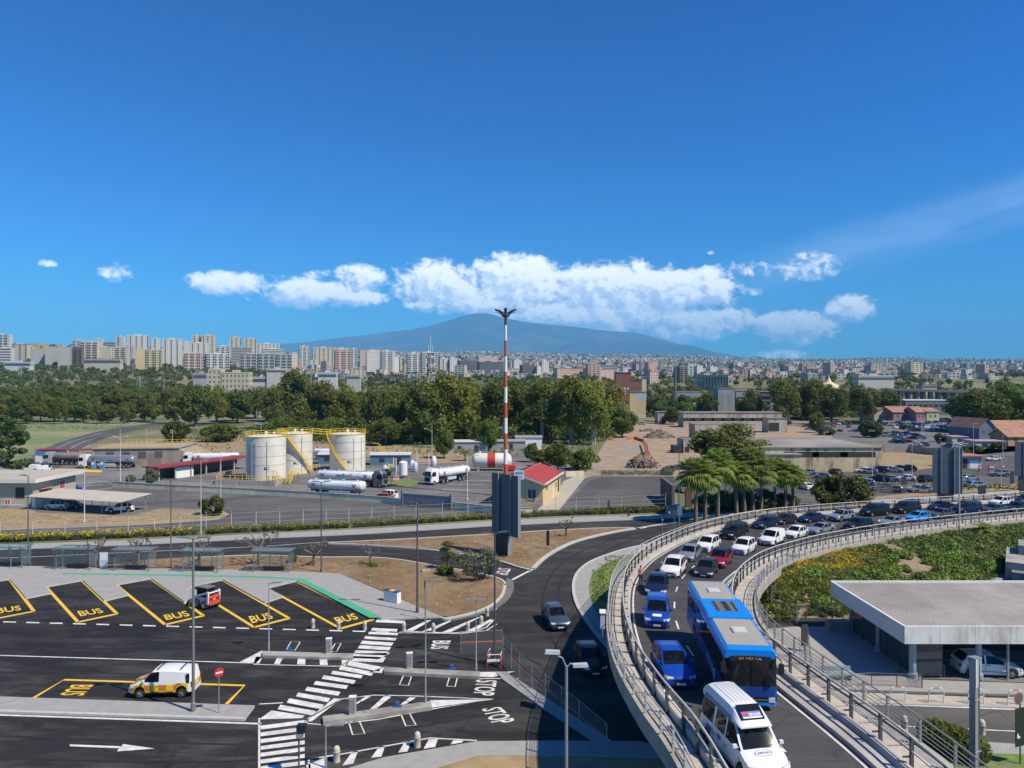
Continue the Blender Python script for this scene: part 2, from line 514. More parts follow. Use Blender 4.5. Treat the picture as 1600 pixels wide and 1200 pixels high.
def build_ground():
 rows=[-120,-60,0,60,120,200,300,420]+[420*(40000/420)**(i/74.0)for i in range(1,75)]
 cols=[-1500+i*33 for i in range(141)]
 mb=MB();vs=[]
 for y in rows:
  for a in cols:
   x=(a-800)/F*(max(y,0)+260)
   vs.append((x,y,terrain(x,y)-0.06))
 nc=len(cols);fs=[];ms=[]
 for i in range(len(rows)-1):
  for j in range(nc-1):
   fs.append((i*nc+j,i*nc+j+1,(i+1)*nc+j+1,(i+1)*nc+j))
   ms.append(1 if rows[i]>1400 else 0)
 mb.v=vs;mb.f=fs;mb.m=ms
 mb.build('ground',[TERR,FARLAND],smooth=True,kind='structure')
build_ground()
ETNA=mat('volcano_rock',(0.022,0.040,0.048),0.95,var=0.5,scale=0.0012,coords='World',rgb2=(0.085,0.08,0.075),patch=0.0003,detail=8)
def build_mountain():
 Yc=32000.0
 prof=[(150,560),(300,549),(440,541),(500,534),(560,527),(600,521),(650,515),(690,506),(712,499),(730,493),(748,490),(766,491),(785,497),(820,504),(860,508),(900,512),(930,516),(960,519),(985,520),(1010,526),(1060,540),(1100,549),(1140,557),(1200,563),(1400,574),(1700,584)]
 xs=[(p[0]-800)/F*Yc for p in prof]
 zs=[CH+(HZ-p[1])/F*Yc for p in prof]
 nx,ny=240,46
 vs=[];fs=[]
 for j in range(ny+1):
  v=-1+2*j/ny
  y=Yc+v*11000
  k=math.exp(-(v*1.9)**2)if v<0 else math.exp(-(v*2.4)**2)
  for i in range(nx+1):
   x=lerp(xs[0],xs[-1],i/nx)
   z=interp(x,xs,zs)
   zb=500.0
   h=zb+(z-zb)*k
   # secondary cones and gullies on the flanks
   g=noise.multi_fractal(Vector((x*0.00033,y*0.00022,0.0)),1.0,2.0,5)
   h+=(g-1.0)*150*(1-abs(v))*sstep(0.02,0.25,abs(v))
   for(cx,cy,r,hh)in((-2300,25200,900,330),(-3300,25600,700,230),(-1300,25800,650,280),(2600,25600,1400,420),(4800,26600,1600,330),(7000,27400,1500,220)):
    d=math.hypot(x-cx,(y-cy)*0.8)/r
    if d<1:h+=hh*(1-d*d)**2
   vs.append((x,y,h))
 for j in range(ny):
  for i in range(nx):
   o=j*(nx+1)+i
   fs.append((o,o+1,o+nx+2,o+nx+1))
 mb=MB();mb.v=vs;mb.f=fs;mb.m=[0]*len(fs)
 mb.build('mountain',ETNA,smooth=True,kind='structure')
build_mountain()
# haze
def build_haze():
 m=bpy.data.materials.new('haze_air');m.use_nodes=True
 t=m.node_tree;t.nodes.clear()
 o=t.nodes.new('ShaderNodeOutputMaterial');v=t.nodes.new('ShaderNodeVolumePrincipled')
 v.inputs['Color'].default_value=HAZE_COL
 v.inputs['Density'].default_value=HAZE_D
 v.inputs['Anisotropy'].default_value=-0.2
 t.links.new(v.outputs[0],o.inputs['Volume'])
 mb=MB();mb.bb(-75000,75000,-400,46000,-2.0,3700)
 mb.build('haze',m,kind='stuff')
HAZE_D=4.1e-5
HAZE_COL=(0.22,0.62,1.0,1.0)
build_haze()
# roads, yards, pavements
def WP(pts,z=0.0):return[G(p[0],p[1],z).to_2d()for p in pts]
def sheet(name,pts,z,m):
 mb=MB();mb.flat(WP(pts,z),z)
 return mb.build(name,m,kind='structure')
def slab(name,pts,h,m,ms=None,z0=-0.02):
 mb=MB();mb.prism(WP(pts,h),z0,h,0,1 if ms else 0)
 return mb.build(name,[m,ms]if ms else[m],kind='structure')
def smooth_px(pts,n=6):
 """Catmull-Rom through photo points"""
 out=[]
 P=[pts[0]]+list(pts)+[pts[-1]]
 for i in range(1,len(P)-2):
  for k in range(n):
   t=k/n
   out.append(tuple(0.5*(2*P[i][c]+(P[i+1][c]-P[i-1][c])*t+(2*P[i-1][c]-5*P[i][c]+4*P[i+1][c]-P[i+2][c])*t*t+(3*P[i][c]-P[i-1][c]-3*P[i+1][c]+P[i+2][c])*t**3)for c in(0,1)))
 out.append(tuple(pts[-1]))
 return out
def strip(mb,a,b,w,z,mi=0):
 """flat painted line between world points"""
 a,b=Vector((a[0],a[1])),Vector((b[0],b[1]))
 d=(b-a)
 if d.length<1e-6:return
 n=Vector((-d.y,d.x)).normalized()*(w/2)
 mb.flat([a-n,b-n,b+n,a+n],z,mi)
def line_px(mb,pts,w,z,mi=0):
 P=[G(p[0],p[1],z).to_2d()for p in pts]
 ribbon(mb,P,w,z,mi)
def ribbon(mb,P,w,z,mi=0,h=None):
 """constant-width band along a polyline; with h it becomes a raised kerb"""
 L=[];R=[]
 for i,p in enumerate(P):
  d=(Vector(P[min(i+1,len(P)-1)])-Vector(P[max(i-1,0)]))
  d.normalize();n=Vector((-d.y,d.x))*(w/2)
  L.append(Vector(p)+n);R.append(Vector(p)-n)
 for i in range(len(P)-1):
  if h is None:
   mb.flat([R[i],R[i+1],L[i+1],L[i]],z,mi)
  else:
   vs=[(q.x,q.y,zz)for zz in(z,h)for q in(R[i],R[i+1],L[i+1],L[i])]
   mb.add(vs,[(4,5,6,7),(0,1,5,4),(2,3,7,6)]+([(3,0,4,7)]if i==0 else[])+([(1,2,6,5)]if i==len(P)-2 else[]),mi)
def kerb(name,pts,w=0.3,h=0.15,n=5):
 """kerb of separate stones about 2 m long"""
 P=[G(p[0],p[1],h).to_2d()for p in(smooth_px(pts,n)if n else pts)]
 mb=MB()
 acc=[];
 # resample at 1.0 m and leave a recessed joint every other stone
 res=[P[0]]
 for i in range(len(P)-1):
  d=(P[i+1]-P[i]).length
  k=max(1,int(d/1.2))
  for j in range(1,k+1):res.append(P[i].lerp(P[i+1],j/k))
 ribbon(mb,res,w,-0.02,0,h)
 return mb.build(name,KERB,kind='structure')
HEDGE_T=[(-300,858),(0,842),(200,835),(400,826),(545,820),(650,813),(770,806),(900,800),(1043,795)]
HEDGE_B=[(-300,864),(0,851),(200,844),(400,834),(560,827),(770,814),(900,808),(1043,803)]
sheet('road',[(-900,880),(-300,862)]+HEDGE_B[1:]+[(1100,797),(1180,793),(1280,788),(1370,782),(1480,774),(1600,766),(1900,750),(2500,740),(2600,1000),(2600,2400),(-1500,2400)],0.0,ASPH2)
sheet('bus_yard',[(-900,893),(0,884),(470,890),(690,962),(762,962),(772,985),(776,1020),(800,1062),(860,1112),(930,1160),(1000,1215),(1000,2400),(-1500,2400)],0.008,ASPH)
sheet('yard',[(-400,848),(-300,842)]+[(p[0],p[1]-1)for p in HEDGE_T[1:]]+[(1048,795),(1060,796),(1052,738),(905,737),(880,715),(850,706),(720,708),(650,722),(600,715),(560,700),(400,712),(350,722),(250,728),(200,728),(140,735),(60,700),(-100,700),(-400,760)],0.004,ASPH4)
sheet('service_road',[(-400,850)]+HEDGE_T[1:]+[(1043,790),(905,795),(760,800),(700,790),(560,778),(400,768),(260,757),(150,753),(120,768),(210,790),(330,796),(360,803),(330,814),(200,821),(0,829),(-400,842)],0.012,ASPH3)
slab('dry_verge',[(-400,840),(-400,800),(0,795),(48,796),(60,801),(205,806),(250,795),(345,796),(357,803),(340,811),(200,820),(0,827)],0.10,DRY,KERB)
sheet('paved_lot',[(876,795),(900,770),(925,750),(940,745),(1052,745),(1053,794),(960,797)],0.012,ASPH3)
sheet('building_site_ground',[(896,752),(925,722),(940,700),(950,682),(975,662),(1085,662),(1300,668),(1300,700),(1085,730),(1056,744),(925,744)],0.008,DIRT)
sheet('field',[(-500,720),(-300,668),(20,657),(190,648),(262,650),(255,662),(150,682),(95,690),(30,720)],0.006,FIELD)
sheet('field_strip',[(250,700),(262,690),(400,688),(560,690),(660,700),(740,705),(735,722),(640,726),(600,716),(480,705),(400,705),(300,712)],0.010,DRY)
sheet('country_road',smooth_px([(20,742),(60,706),(110,686),(160,673),(230,662),(262,657),(330,652),(400,648)])+smooth_px([(400,651),(330,656),(262,663),(200,674),(150,690),(120,705),(100,725),(80,742)]),0.016,ASPH3)
sheet('car_park_ground',[(1075,786),(1063,762),(1085,735),(1250,722),(1400,736),(1460,730),(1500,712),(1530,690),(1700,690),(2100,700),(2300,740),(1900,748),(1600,764),(1480,771),(1280,785)],0.004,ASPH3)
sheet('upper_car_park_ground',[(1240,690),(1245,664),(1310,660),(1400,655),(1490,655),(1560,665),(1600,680),(1600,704),(1500,713),(1455,706),(1385,704),(1378,690)],0.004,ASPH4)
sheet('waste_ground',[(1368,737),(1372,706),(1400,700),(1458,708),(1460,731),(1400,738)],0.010,DRY)
sheet('verge_grass',[(1365,782),(1368,776),(1480,765),(1600,757),(1800,746),(1800,752),(1600,764),(1480,772)],0.014,DRY)
slab('roadside_pavement',HEDGE_B+[(1050,802),(1150,797),(1260,789),(1370,781),(1600,765),(1600,769),(1370,786),(1260,795),(1150,803),(1043,809),(900,815),(770,821),(560,834),(400,841),(200,851),(0,858),(-300,870)],0.12,PAVE,KERB)
slab('lower_lot_ramp',[(838,797),(862,775),(880,752),(898,744),(914,746),(896,768),(872,797)],0.10,PAVE2,KERB)
mb=MB()
for ln in([(62,724),(80,706),(112,690),(160,676)],[(88,724),(104,706),(122,694),(150,684)],[(112,724),(122,706),(140,696)]):line_px(mb,smooth_px(ln,4),.2,.035)
mb.build('edge_line',PWHITE,kind='structure')
# planting beds
BED1=[(160,884),(230,874),(300,870),(400,866),(500,869),(575,869),(625,873),(682,883),(725,890),(760,897),(783,905),(789,915),(783,928),(765,943),(735,955),(700,963),(688,962),(600,924),(530,896),(470,893),(330,889)]
slab('soil_bed',BED1,0.16,SOIL)
kerb('kerb',[(789,912),(785,928),(767,945),(737,957),(700,965),(688,964)],0.30,0.2)
kerb('kerb',[(300,871),(400,867),(500,870),(575,870),(625,874),(682,884),(725,891),(762,898),(785,906),(790,914)],0.25,0.2)
slab('bed_path',smooth_px([(800,905),(803,918),(795,935),(776,950),(745,962),(705,970)])+smooth_px([(700,965),(738,957),(768,945),(786,928),(791,913),(790,903)]),0.05,ASPH4)
BED2=[(515,847),(607,842),(700,837),(770,833),(850,828),(930,824),(985,823),(992,826),(960,830),(905,843),(872,857),(850,871),(833,887),(826,889),(810,884),(770,872),(712,863),(650,855),(562,849)]
slab('soil_bed',BED2,0.16,SOIL)
kerb('kerb',[(992,825),(960,830),(905,843),(872,857),(850,871),(833,887)],0.5,0.2)
kerb('kerb',[(513,848),(562,850),(650,856),(712,864),(770,873),(810,885),(830,890)],0.28,0.2)
kerb('kerb',[(513,847),(607,843),(700,838),(770,834),(850,829),(930,825),(990,824)],0.22,0.2)
# grass and pavement inside the curve of the flyover
slab('grass_bed',smooth_px([(934,962),(923,935),(921,912),(929,893),(950,879),(985,866),(1030,853),(1075,845)])+[(1080,850),(1010,880),(975,920),(968,975),(958,985)],0.15,GRASSM)
slab('curved_pavement',smooth_px([(934,962),(923,935),(921,912),(929,893),(950,879),(985,866),(1030,853),(1075,845)])+smooth_px([(1075,838),(1020,849),(975,859),(927,876),(905,893),(898,913),(901,936),(911,957),(930,984),(955,1012)])+[(975,1012)],0.12,PAVE)
kerb('kerb',[(1075,837),(1020,848),(974,858),(926,875),(903,893),(896,913),(899,936),(909,957),(928,984),(953,1012),(985,1050),(1030,1100)],0.32,0.16)
# bus platform with saw-tooth bays
PLAT=[(-900,885),(0,883),(165,887),(330,889),(470,893),(530,896),(600,925),(690,963),(595,967),(470,908),(462,908),(448,931),(418,941),(416,919),(347,906),(320,929),(290,939),(296,917),(235,904),(196,930),(163,938),(182,914),(128,907),(75,927),(41,934),(15,905),(-50,926),(-90,934),(-130,906),(-200,926),(-900,940)]
PLAT=[(-900,885),(0,883),(165,887),(330,889),(470,893),(530,896),(600,925),(690,963),(596,967),(463,907),(417,918),(443,931),(414,941),(348,905),(296,916),(318,929),(288,940),(236,903),(182,913),(200,929),(163,938),(129,906),(72,916),(80,926),(41,934),(15,904),(-42,914),(-36,925),(-70,932),(-100,903),(-160,914),(-900,935)]
slab('bus_platform',PLAT,0.16,PAVE,KERB)
mk=MB()
mk.flat(WP([(98,895),(260,897),(405,900),(474,904),(483,909),(598,965),(577,965),(464,906),(400,902.5),(260,899.5),(98,897)],0.172),0.172)
mk.build('green_tactile_line',PGREEN,kind='structure')
# median islands, long pavements
slab('long_pavement',[(-700,1076),(0,1088),(398,1102),(383,1122),(0,1110),(-700,1098)],0.15,PAVE,KERB)
kerb('kerb',[(-700,1098),(0,1110),(383,1122)],0.25,0.17,n=0)
slab('corner_pavement',[(505,1212),(600,1183),(745,1158),(850,1157),(1000,1158),(1050,1170),(1050,1184),(900,1180),(745,1180),(660,1205),(600,1240),(450,1290),(350,1290)],0.15,PAVE,KERB)
slab('soil_corner',[(640,1215),(690,1197),(745,1181),(900,1181),(1050,1186),(1100,1300),(560,1320)],0.12,DRY)
slab('meter_island',[(410,1017),(552,1021),(551,1028),(410,1024)],0.22,CONC)
slab('meter_island',[(601,1042),(750,1049),(749,1057),(600,1049)],0.24,CONC)
slab('meter_island',[(504,1119),(673,1095),(675,1104),(505,1128)],0.26,CONC)
mk=MB()
PZ=0.02
# painted noses, hatchings and edge lines of the islands
for q in([(375,1034),(410,1016),(410,1026),(400,1036)],[(552,1021),(610,1020),(592,1030),(552,1028)],[(577,1050),(600,1042),(600,1050)],[(605,1041),(585,1049),(577,1050)],[(750,1050),(805,1049),(770,1058),(749,1057)],[(673,1106),(672,1094),(771,1092.5)],[(405,1124),(424,1110),(476,1118),(472,1122)],[(400,1026),(410,1026),(405,1037),(396,1036)],[(434,1026),(443,1026),(437,1038),(428,1037.5)],[(466,1027),(477,1027),(477,1038.5),(464,1038)],[(499,1027),(511,1027.5),(512,1039),(500,1039)],[(534,1028),(546,1028),(542,1040),(534,1040)],[(534,1113),(540,1109),(580,1088),(572,1088)],[(578,1108),(588,1107),(612,1088),(600,1088)],[(624,1102),(634,1100),(650,1090),(640,1089.5)],[(522,1091),(533,1092),(487,1127),(476,1127)],[(478,1196),(492,1190),(512,1182),(504,1212),(485,1214)],[(535,1196),(550,1175),(560,1172),(552,1193)],[(580,1184),(592,1167),(602,1164),(596,1182)],[(622,1176),(632,1160),(642,1158),(637,1174)],[(662,1170),(670,1155),(684,1155),(680,1167)],[(704,1163),(708,1157),(724,1157),(722,1160)]):
 mk.flat(WP(q,PZ),PZ)
for ln,w in(([(-700,1013),(0,1024),(400,1036)],.16),([(396,1038),(530,1041),(558,1026)],.12),([(405,1100),(442,1098)],.14),([(-700,1105),(0,1117),(385,1130),(408,1131)],.20),([(478,1130),(510,1133),(590,1124),(680,1107),(771,1092.5),(640,1087),(585,1086),(534,1092),(482,1122),(478,1130)],.12),([(577,1050),(750,1060),(810,1060)],.12),([(482,1186),(535,1178),(672,1153),(745,1157)],.13),([(482,1186),(486,1215)],.12),([(405,1122),(405,1215)],.12),([(626,988),(720,990),(760,985),(776,975)],.14),([(558,1050),(610,1060),(770,1062)],.0)):
 if w:line_px(mk,ln,w,PZ)
mk.build('road_marking',PWHITE,kind='structure')
# zebra crossings, bar by bar
zb=MB()
def bar(lx,ly,rx,ry,h,s=0):zb.flat(WP([(lx,ly),(rx,ry),(rx-h*.6,ry+h),(lx-h*.6,ly+h)],PZ),PZ)
for(lx,ly,rx,ry,h)in((589,968,633,970,4),(586,973,632,974,0),(582,981,622,983,4),(577,987,623,989,3.6),(571,994,620,997,4),(566,1001,615,1004,5),(562,1008,611,1011,5),(556,1016,607,1018,6),(552,1025,603,1027,8),(544,1032,596,1042,7),(533,1040,584,1050,6),(520,1048,567,1055,5),(506,1055,556,1063,5.5),(493,1064,544,1071,5.5),(480,1073,532,1081,6),(466,1082,516,1091,6),(452,1091,506,1101,7),(438,1101,494,1111,7)):
 if h:bar(lx,ly,rx,ry,h)
for k in range(9):
 y0=1130+k*10.6
 zb.flat(WP([(406,y0+4),(476,y0-5),(476,y0+1),(406,y0+10)],PZ),PZ)
zb.build('zebra_crossing',PWHITE,kind='structure')
# hatched corner in front of the soil bed
hb=MB()
for q in([(634,985),(668,969),(674,969),(645,986)],[(658,987),(706,968),(712,967),(670,988)],[(690,988),(745,965),(755,962),(704,988)],[(727,987),(765,968),(772,968),(742,986)]):
 hb.flat(WP(q,PZ),PZ)
line_px(hb,[(626,986),(704,989),(740,987),(760,980),(774,966)],.16,PZ)
hb.build('hatched_marking',PWHITE,kind='structure')
# dashes in front of the bays
db=MB()
for i in range(-8,18):
 x0=5+i*36.4;y0=970+(x0-5)*0.0268+0.6
 db.flat(WP([(x0,y0),(x0+20,y0+.5),(x0+20,y0+2.3),(x0,y0+1.8)],PZ),PZ)
db.build('dashed_line',PWHITE,kind='structure')
# loop detectors sawn into the lanes
lb=MB()
for q in([(447,1016),(455,1002),(469,1003),(461,1016)],[(516,1018),(524,1005),(533,1005),(526,1018)],[(624,1070),(630,1056),(643,1057),(638,1071)],[(698,1072),(703,1056),(715,1057),(711,1073)],[(545,1128),(562,1128),(570,1146),(551,1148)],[(627,1117),(640,1115),(650,1133),(634,1134)]):
 line_px(lb,q+[q[0]],.09,PZ)
lb.build('detector_outline',PWHITE,kind='structure')
# straight-ahead arrow
ab=MB();ab.flat(WP([(109,1163),(190,1166),(192,1162.5),(242,1169.5),(183,1174),(186,1169),(109,1166)],PZ),PZ)
ab.build('lane_arrow',PWHITE,kind='structure')
# road R1, R2 edge lines and the give-way line
eb=MB()
for ln,w in(([(-300,880),(0,872),(200,863),(400,854),(475,849),(512,846.5)],.16),([(800,906),(835,888)],.35),([(795,909),(790,930),(772,955)],.14),([(1000,842),(1060,826),(1130,815)],.0),([(835,888),(852,872),(874,858),(907,844),(962,831)],.16),([(764,963),(776,1022),(812,1064)],.0),([(1000,826),(1040,818),(1100,808)],.2)):
 if w:line_px(eb,smooth_px(ln,5),w,PZ)
eb.flat(WP([(992,825),(1040,817),(1060,816),(1010,824)],PZ),PZ)
eb.build('edge_line',PWHITE,kind='structure')
tm_=MB();rt_=random.Random(6)
for pts in([(1040,822),(960,842),(895,868),(862,900),(850,950),(868,1010),(905,1060)],[(1040,826),(970,850),(915,880),(880,905),(872,950),(892,1005),(930,1050)],[(770,900),(640,872),(520,862),(380,857),(200,868)],[(772,893),(640,866),(520,857),(380,853)],[(20,1000),(200,1008),(420,1000),(560,990)],[(0,1050),(180,1052),(380,1060),(560,1080),(760,1078)],[(0,1150),(200,1158),(420,1162),(620,1140),(800,1110)],[(0,1185),(220,1190),(420,1186),(640,1150)],[(150,960),(240,990),(420,1000)],[(300,960),(380,988),(520,996)],[(640,1010),(780,1015),(850,1040)]):
 line_px(tm_,smooth_px([(x+rt_.uniform(-3,3),y)for x,y in pts],6),.22,.016)
tm_.build('tyre_marks',mat('tyre_mark',(0.013,0.013,0.013),0.8,var=.5,scale=.6,coords='World'),kind='structure')
# painted words
_TXT={}
def text_shape(s):
 """flat letter outlines scaled to the unit square"""
 if s in _TXT:return _TXT[s]
 cu=bpy.data.curves.new('letters','FONT');cu.body=s;cu.resolution_u=3;cu.offset=0.018
 ob=bpy.data.objects.new('letters',cu);COL.objects.link(ob)
 dg=bpy.context.evaluated_depsgraph_get();dg.update()
 me=bpy.data.meshes.new_from_object(ob.evaluated_get(dg))
 V=[v.co.copy()for v in me.vertices];Fc=[tuple(p.vertices)for p in me.polygons]
 bpy.data.objects.remove(ob);bpy.data.curves.remove(cu);bpy.data.meshes.remove(me)
 x0=min(v.x for v in V);x1=max(v.x for v in V);y0=min(v.y for v in V);y1=max(v.y for v in V)
 V=[((v.x-x0)/(x1-x0),(v.y-y0)/(y1-y0))for v in V]
 _TXT[s]=(V,Fc)
 return _TXT[s]
def put_text(mb,s,quad,lift=None,mi=0):
 """letters on the quad bottom-left, bottom-right, top-right, top-left (3D points)"""
 V,Fc=text_shape(s)
 a,b,c,d=[Vector(p)for p in quad]
 vs=[(a*(1-u)*(1-v)+b*u*(1-v)+c*u*v+d*(1-u)*v)for u,v in V]
 if lift is not None:vs=[p+Vector(lift)for p in vs]
 # keep the faces turned to the reader
 mb.add(vs,Fc,mi)
def word(s,quad,m,name='painted_word'):
 mb=MB();put_text(mb,s,[G(p[0],p[1],PZ)for p in quad])
 return mb.build(name,m,kind='structure')
BAYS=[[(-42,915),(15,905),(53,955),(-8,967)],[(72,917),(128,907),(183,959),(122,972)],[(182,914),(235,904),(318,962),(258,976)],[(296,917),(347,906),(452,966),(397,980)],[(417,919),(462,908),(583,968),(532,982)],[(-162,915),(-100,904),(-76,953),(-136,965)]]
for i,b in enumerate(BAYS):
 mb=MB()
 line_px(mb,[b[0],b[1]],.30,PZ);line_px(mb,[b[1],b[2]],.30,PZ);line_px(mb,[b[2],b[3]],.46,PZ);line_px(mb,[b[3],b[0]],.30,PZ)
 mb.build('bus_bay_outline',PYEL,kind='structure')
for q in([(-4,959),(34,953),(31,946),(-7,950)],[(126,963),(163,957),(156,950),(120,955)],[(260,969),(298,962),(290,954),(255,961)],[(394,974),(428,966),(420,957),(388,963)],[(528,974),(561,967),(553,958),(521,965)]):
 word('BUS',q,PYEL)
mb=MB()
line_px(mb,[(53,1090),(100,1062),(382,1071),(354,1100)],.28,PZ)
mb.build('bus_bay_outline',PYEL,kind='structure')
word('BUS',[(112,1070),(92,1086),(130,1087),(147,1070)],PYEL)
word('BUS',[(676,1001),(672,1014),(700,1014),(705,1001)],PWHITE)
word('STOP',[(744,1062),(739,1086),(772,1087),(777,1063)],PWHITE)
word('STOP',[(752,1108),(770,1133),(806,1126),(782,1104)],PWHITE)
word('STOP',[(779,887),(773,897),(793,899),(799,889)],PWHITE)
# flyover
FLY_L=[(6.9,-6),(6.8,6),(6.7,18),(6.6,29.1),(6.1,34),(5.8,39.7),(6.1,45.3),(7.0,52.5),(8.7,61.8),(11.1,70.1),(14.4,78.2),(20.3,89.0),(26.6,97.6),(33.1,104.0),(39.4,108.6),(51.6,114.6),(64.5,119.6),(78.4,124.6),(94.5,130.5),(112,136.5),(135,144)]
FLY_R=[(18.2,-6),(18.1,6),(18.0,18),(17.7,29.1),(17.3,33.5),(16.7,40.0),(16.9,45.5),(18.0,51.5),(20.6,59.3),(23.6,65.8),(28.2,73.4),(34.1,80.4),(40.3,86.4),(47.9,92.2),(57.7,98.2),(68,103.2),(77.8,107.6),(95,114.4),(115,121.6),(135,128)]
def cr_curve(pts,step=0.8):
 out=[]
 P=[Vector(pts[0])]+[Vector(p)for p in pts]+[Vector(pts[-1])]
 for i in range(1,len(P)-2):
  k=max(2,int((P[i+1]-P[i]).length/step))
  for j in range(k):
   t=j/k
   out.append(0.5*(2*P[i]+(P[i+1]-P[i-1])*t+(2*P[i-1]-5*P[i]+4*P[i+1]-P[i+2])*t*t+(3*P[i]-P[i-1]-3*P[i+1]+P[i+2])*t**3))
 out.append(P[-2])
 return out
def deck_section():
 """matched points of the left and right deck edges with the deck height"""
 Lc=cr_curve(FLY_L);Rc=cr_curve(FLY_R)
 # pair by the fraction of a middle curve: walk both edges with nearest-normal search
 secs=[]
 ri=0
 for i in range(0,len(Lc),2):
  p=Lc[i]
  d=(Lc[min(i+2,len(Lc)-1)]-Lc[max(i-2,0)]).normalized()
  best=None
  for j in range(ri,len(Rc)):
   v=Rc[j]-p
   c=abs(v.dot(d))/max(v.length,1e-6)
   if best is None or c<best[0]:best=(c,j)
  ri=max(ri,best[1]-3)
  secs.append((p,Rc[best[1]]))
 return secs
SECS=deck_section()
# monotone clean-up of the right edge
_S=[SECS[0]]
for l,r in SECS[1:]:
 if(r-_S[-1][1]).length>0.25:_S.append((l,r))
SECS=_S
def deck_z_y(y):
 return interp(y,[-10,29,40,45,52,60,68,76,85,95,108,120,145],[6.7,6.57,6.15,5.75,5.2,4.6,3.95,3.35,2.7,2.1,1.62,1.3,1.0])
ARC=[0.0]
for i in range(1,len(SECS)):
 ARC.append(ARC[-1]+(((SECS[i][0]+SECS[i][1])/2)-((SECS[i-1][0]+SECS[i-1][1])/2)).length)
def sec_z(i):
 l,r=SECS[i]
 return deck_z_y((l.y+r.y)/2*0.5+min(l.y,r.y)*0.25+max(l.y,r.y)*0.25)
def deck_at(s):
 """left edge, right edge, height and forward direction (away from the camera) at arc length s"""
 s=max(0.0,min(ARC[-1]-1e-3,s))
 for i in range(len(ARC)-1):
  if ARC[i+1]>s:break
 t=(s-ARC[i])/(ARC[i+1]-ARC[i])
 l=SECS[i][0].lerp(SECS[i+1][0],t);r=SECS[i][1].lerp(SECS[i+1][1],t)
 m0=(SECS[max(i-1,0)][0]+SECS[max(i-1,0)][1])/2;j=min(i+2,len(SECS)-1);m1=(SECS[j][0]+SECS[j][1])/2
 return l,r,lerp(sec_z(i),sec_z(i+1),t),(m1-m0).normalized()
def deck_pt(s,off,side=None):
 """point at arc s; off metres in from the left edge (side L) or the right edge (side R)"""
 l,r,z,d=deck_at(s)
 n=(r-l).normalized()
 p=l+n*off if side!='R' else r-n*off
 return Vector((p.x,p.y,z))
def deck_find(px,py,dz=0.0):
 """deck point seen at a photo pixel (dz above the deck), with the arc length"""
 z=4.0
 best=None
 for it in range(12):
  p=G(px,py,z+dz).to_2d()
  best=None
  for i in range(len(SECS)):
   m=(SECS[i][0]+SECS[i][1])/2
   d=(SECS[i][1]-SECS[i][0])
   f=(p-SECS[i][0]).dot(d)/d.length_squared
   q=SECS[i][0]+d*f
   e=(q-p).length
   if best is None or e<best[0]:best=(e,i)
  z=lerp(z,sec_z(best[1]),0.8)
 l,r,zz,d=deck_at(ARC[best[1]])
 return Vector((p.x,p.y,z)),d
WK,BR=dict(L=1.25,R=2.0),dict(L=0.42,R=1.15)
DECKROAD=asphalt_mat('asphalt_flyover',(0.050,0.050,0.053),0.3)
S_END=ARC[-1]
FCONC=stained_mat('flyover_concrete',(0.37,0.345,0.30),(0.17,0.155,0.135),0.5,0.7)
FLYT=thing('flyover','curved concrete flyover carrying the queue of cars, with grey railings','flyover')
def deck_ribbon(mb,s0,s1,step,prof,mi=0,close=True):
 """sweep a profile [(side, offset, dz)] along the deck"""
 ss=[]
 k=max(2,int((s1-s0)/step))
 for i in range(k+1):ss.append(lerp(s0,s1,i/k))
 vs=[]
 for s in ss:
  for(side,off,dz)in prof:
   p=deck_pt(s,off,side)
   vs.append((p.x,p.y,p.z+dz))
 n=len(prof);fs=[]
 for i in range(k):
  for j in range(n if close else n-1):
   j2=(j+1)%n
   fs.append((i*n+j,(i+1)*n+j,(i+1)*n+j2,i*n+j2))
 if close:
  fs.append(tuple(range(n)));fs.append(tuple(k*n+q for q in reversed(range(n))))
 mb.add(vs,fs,mi)
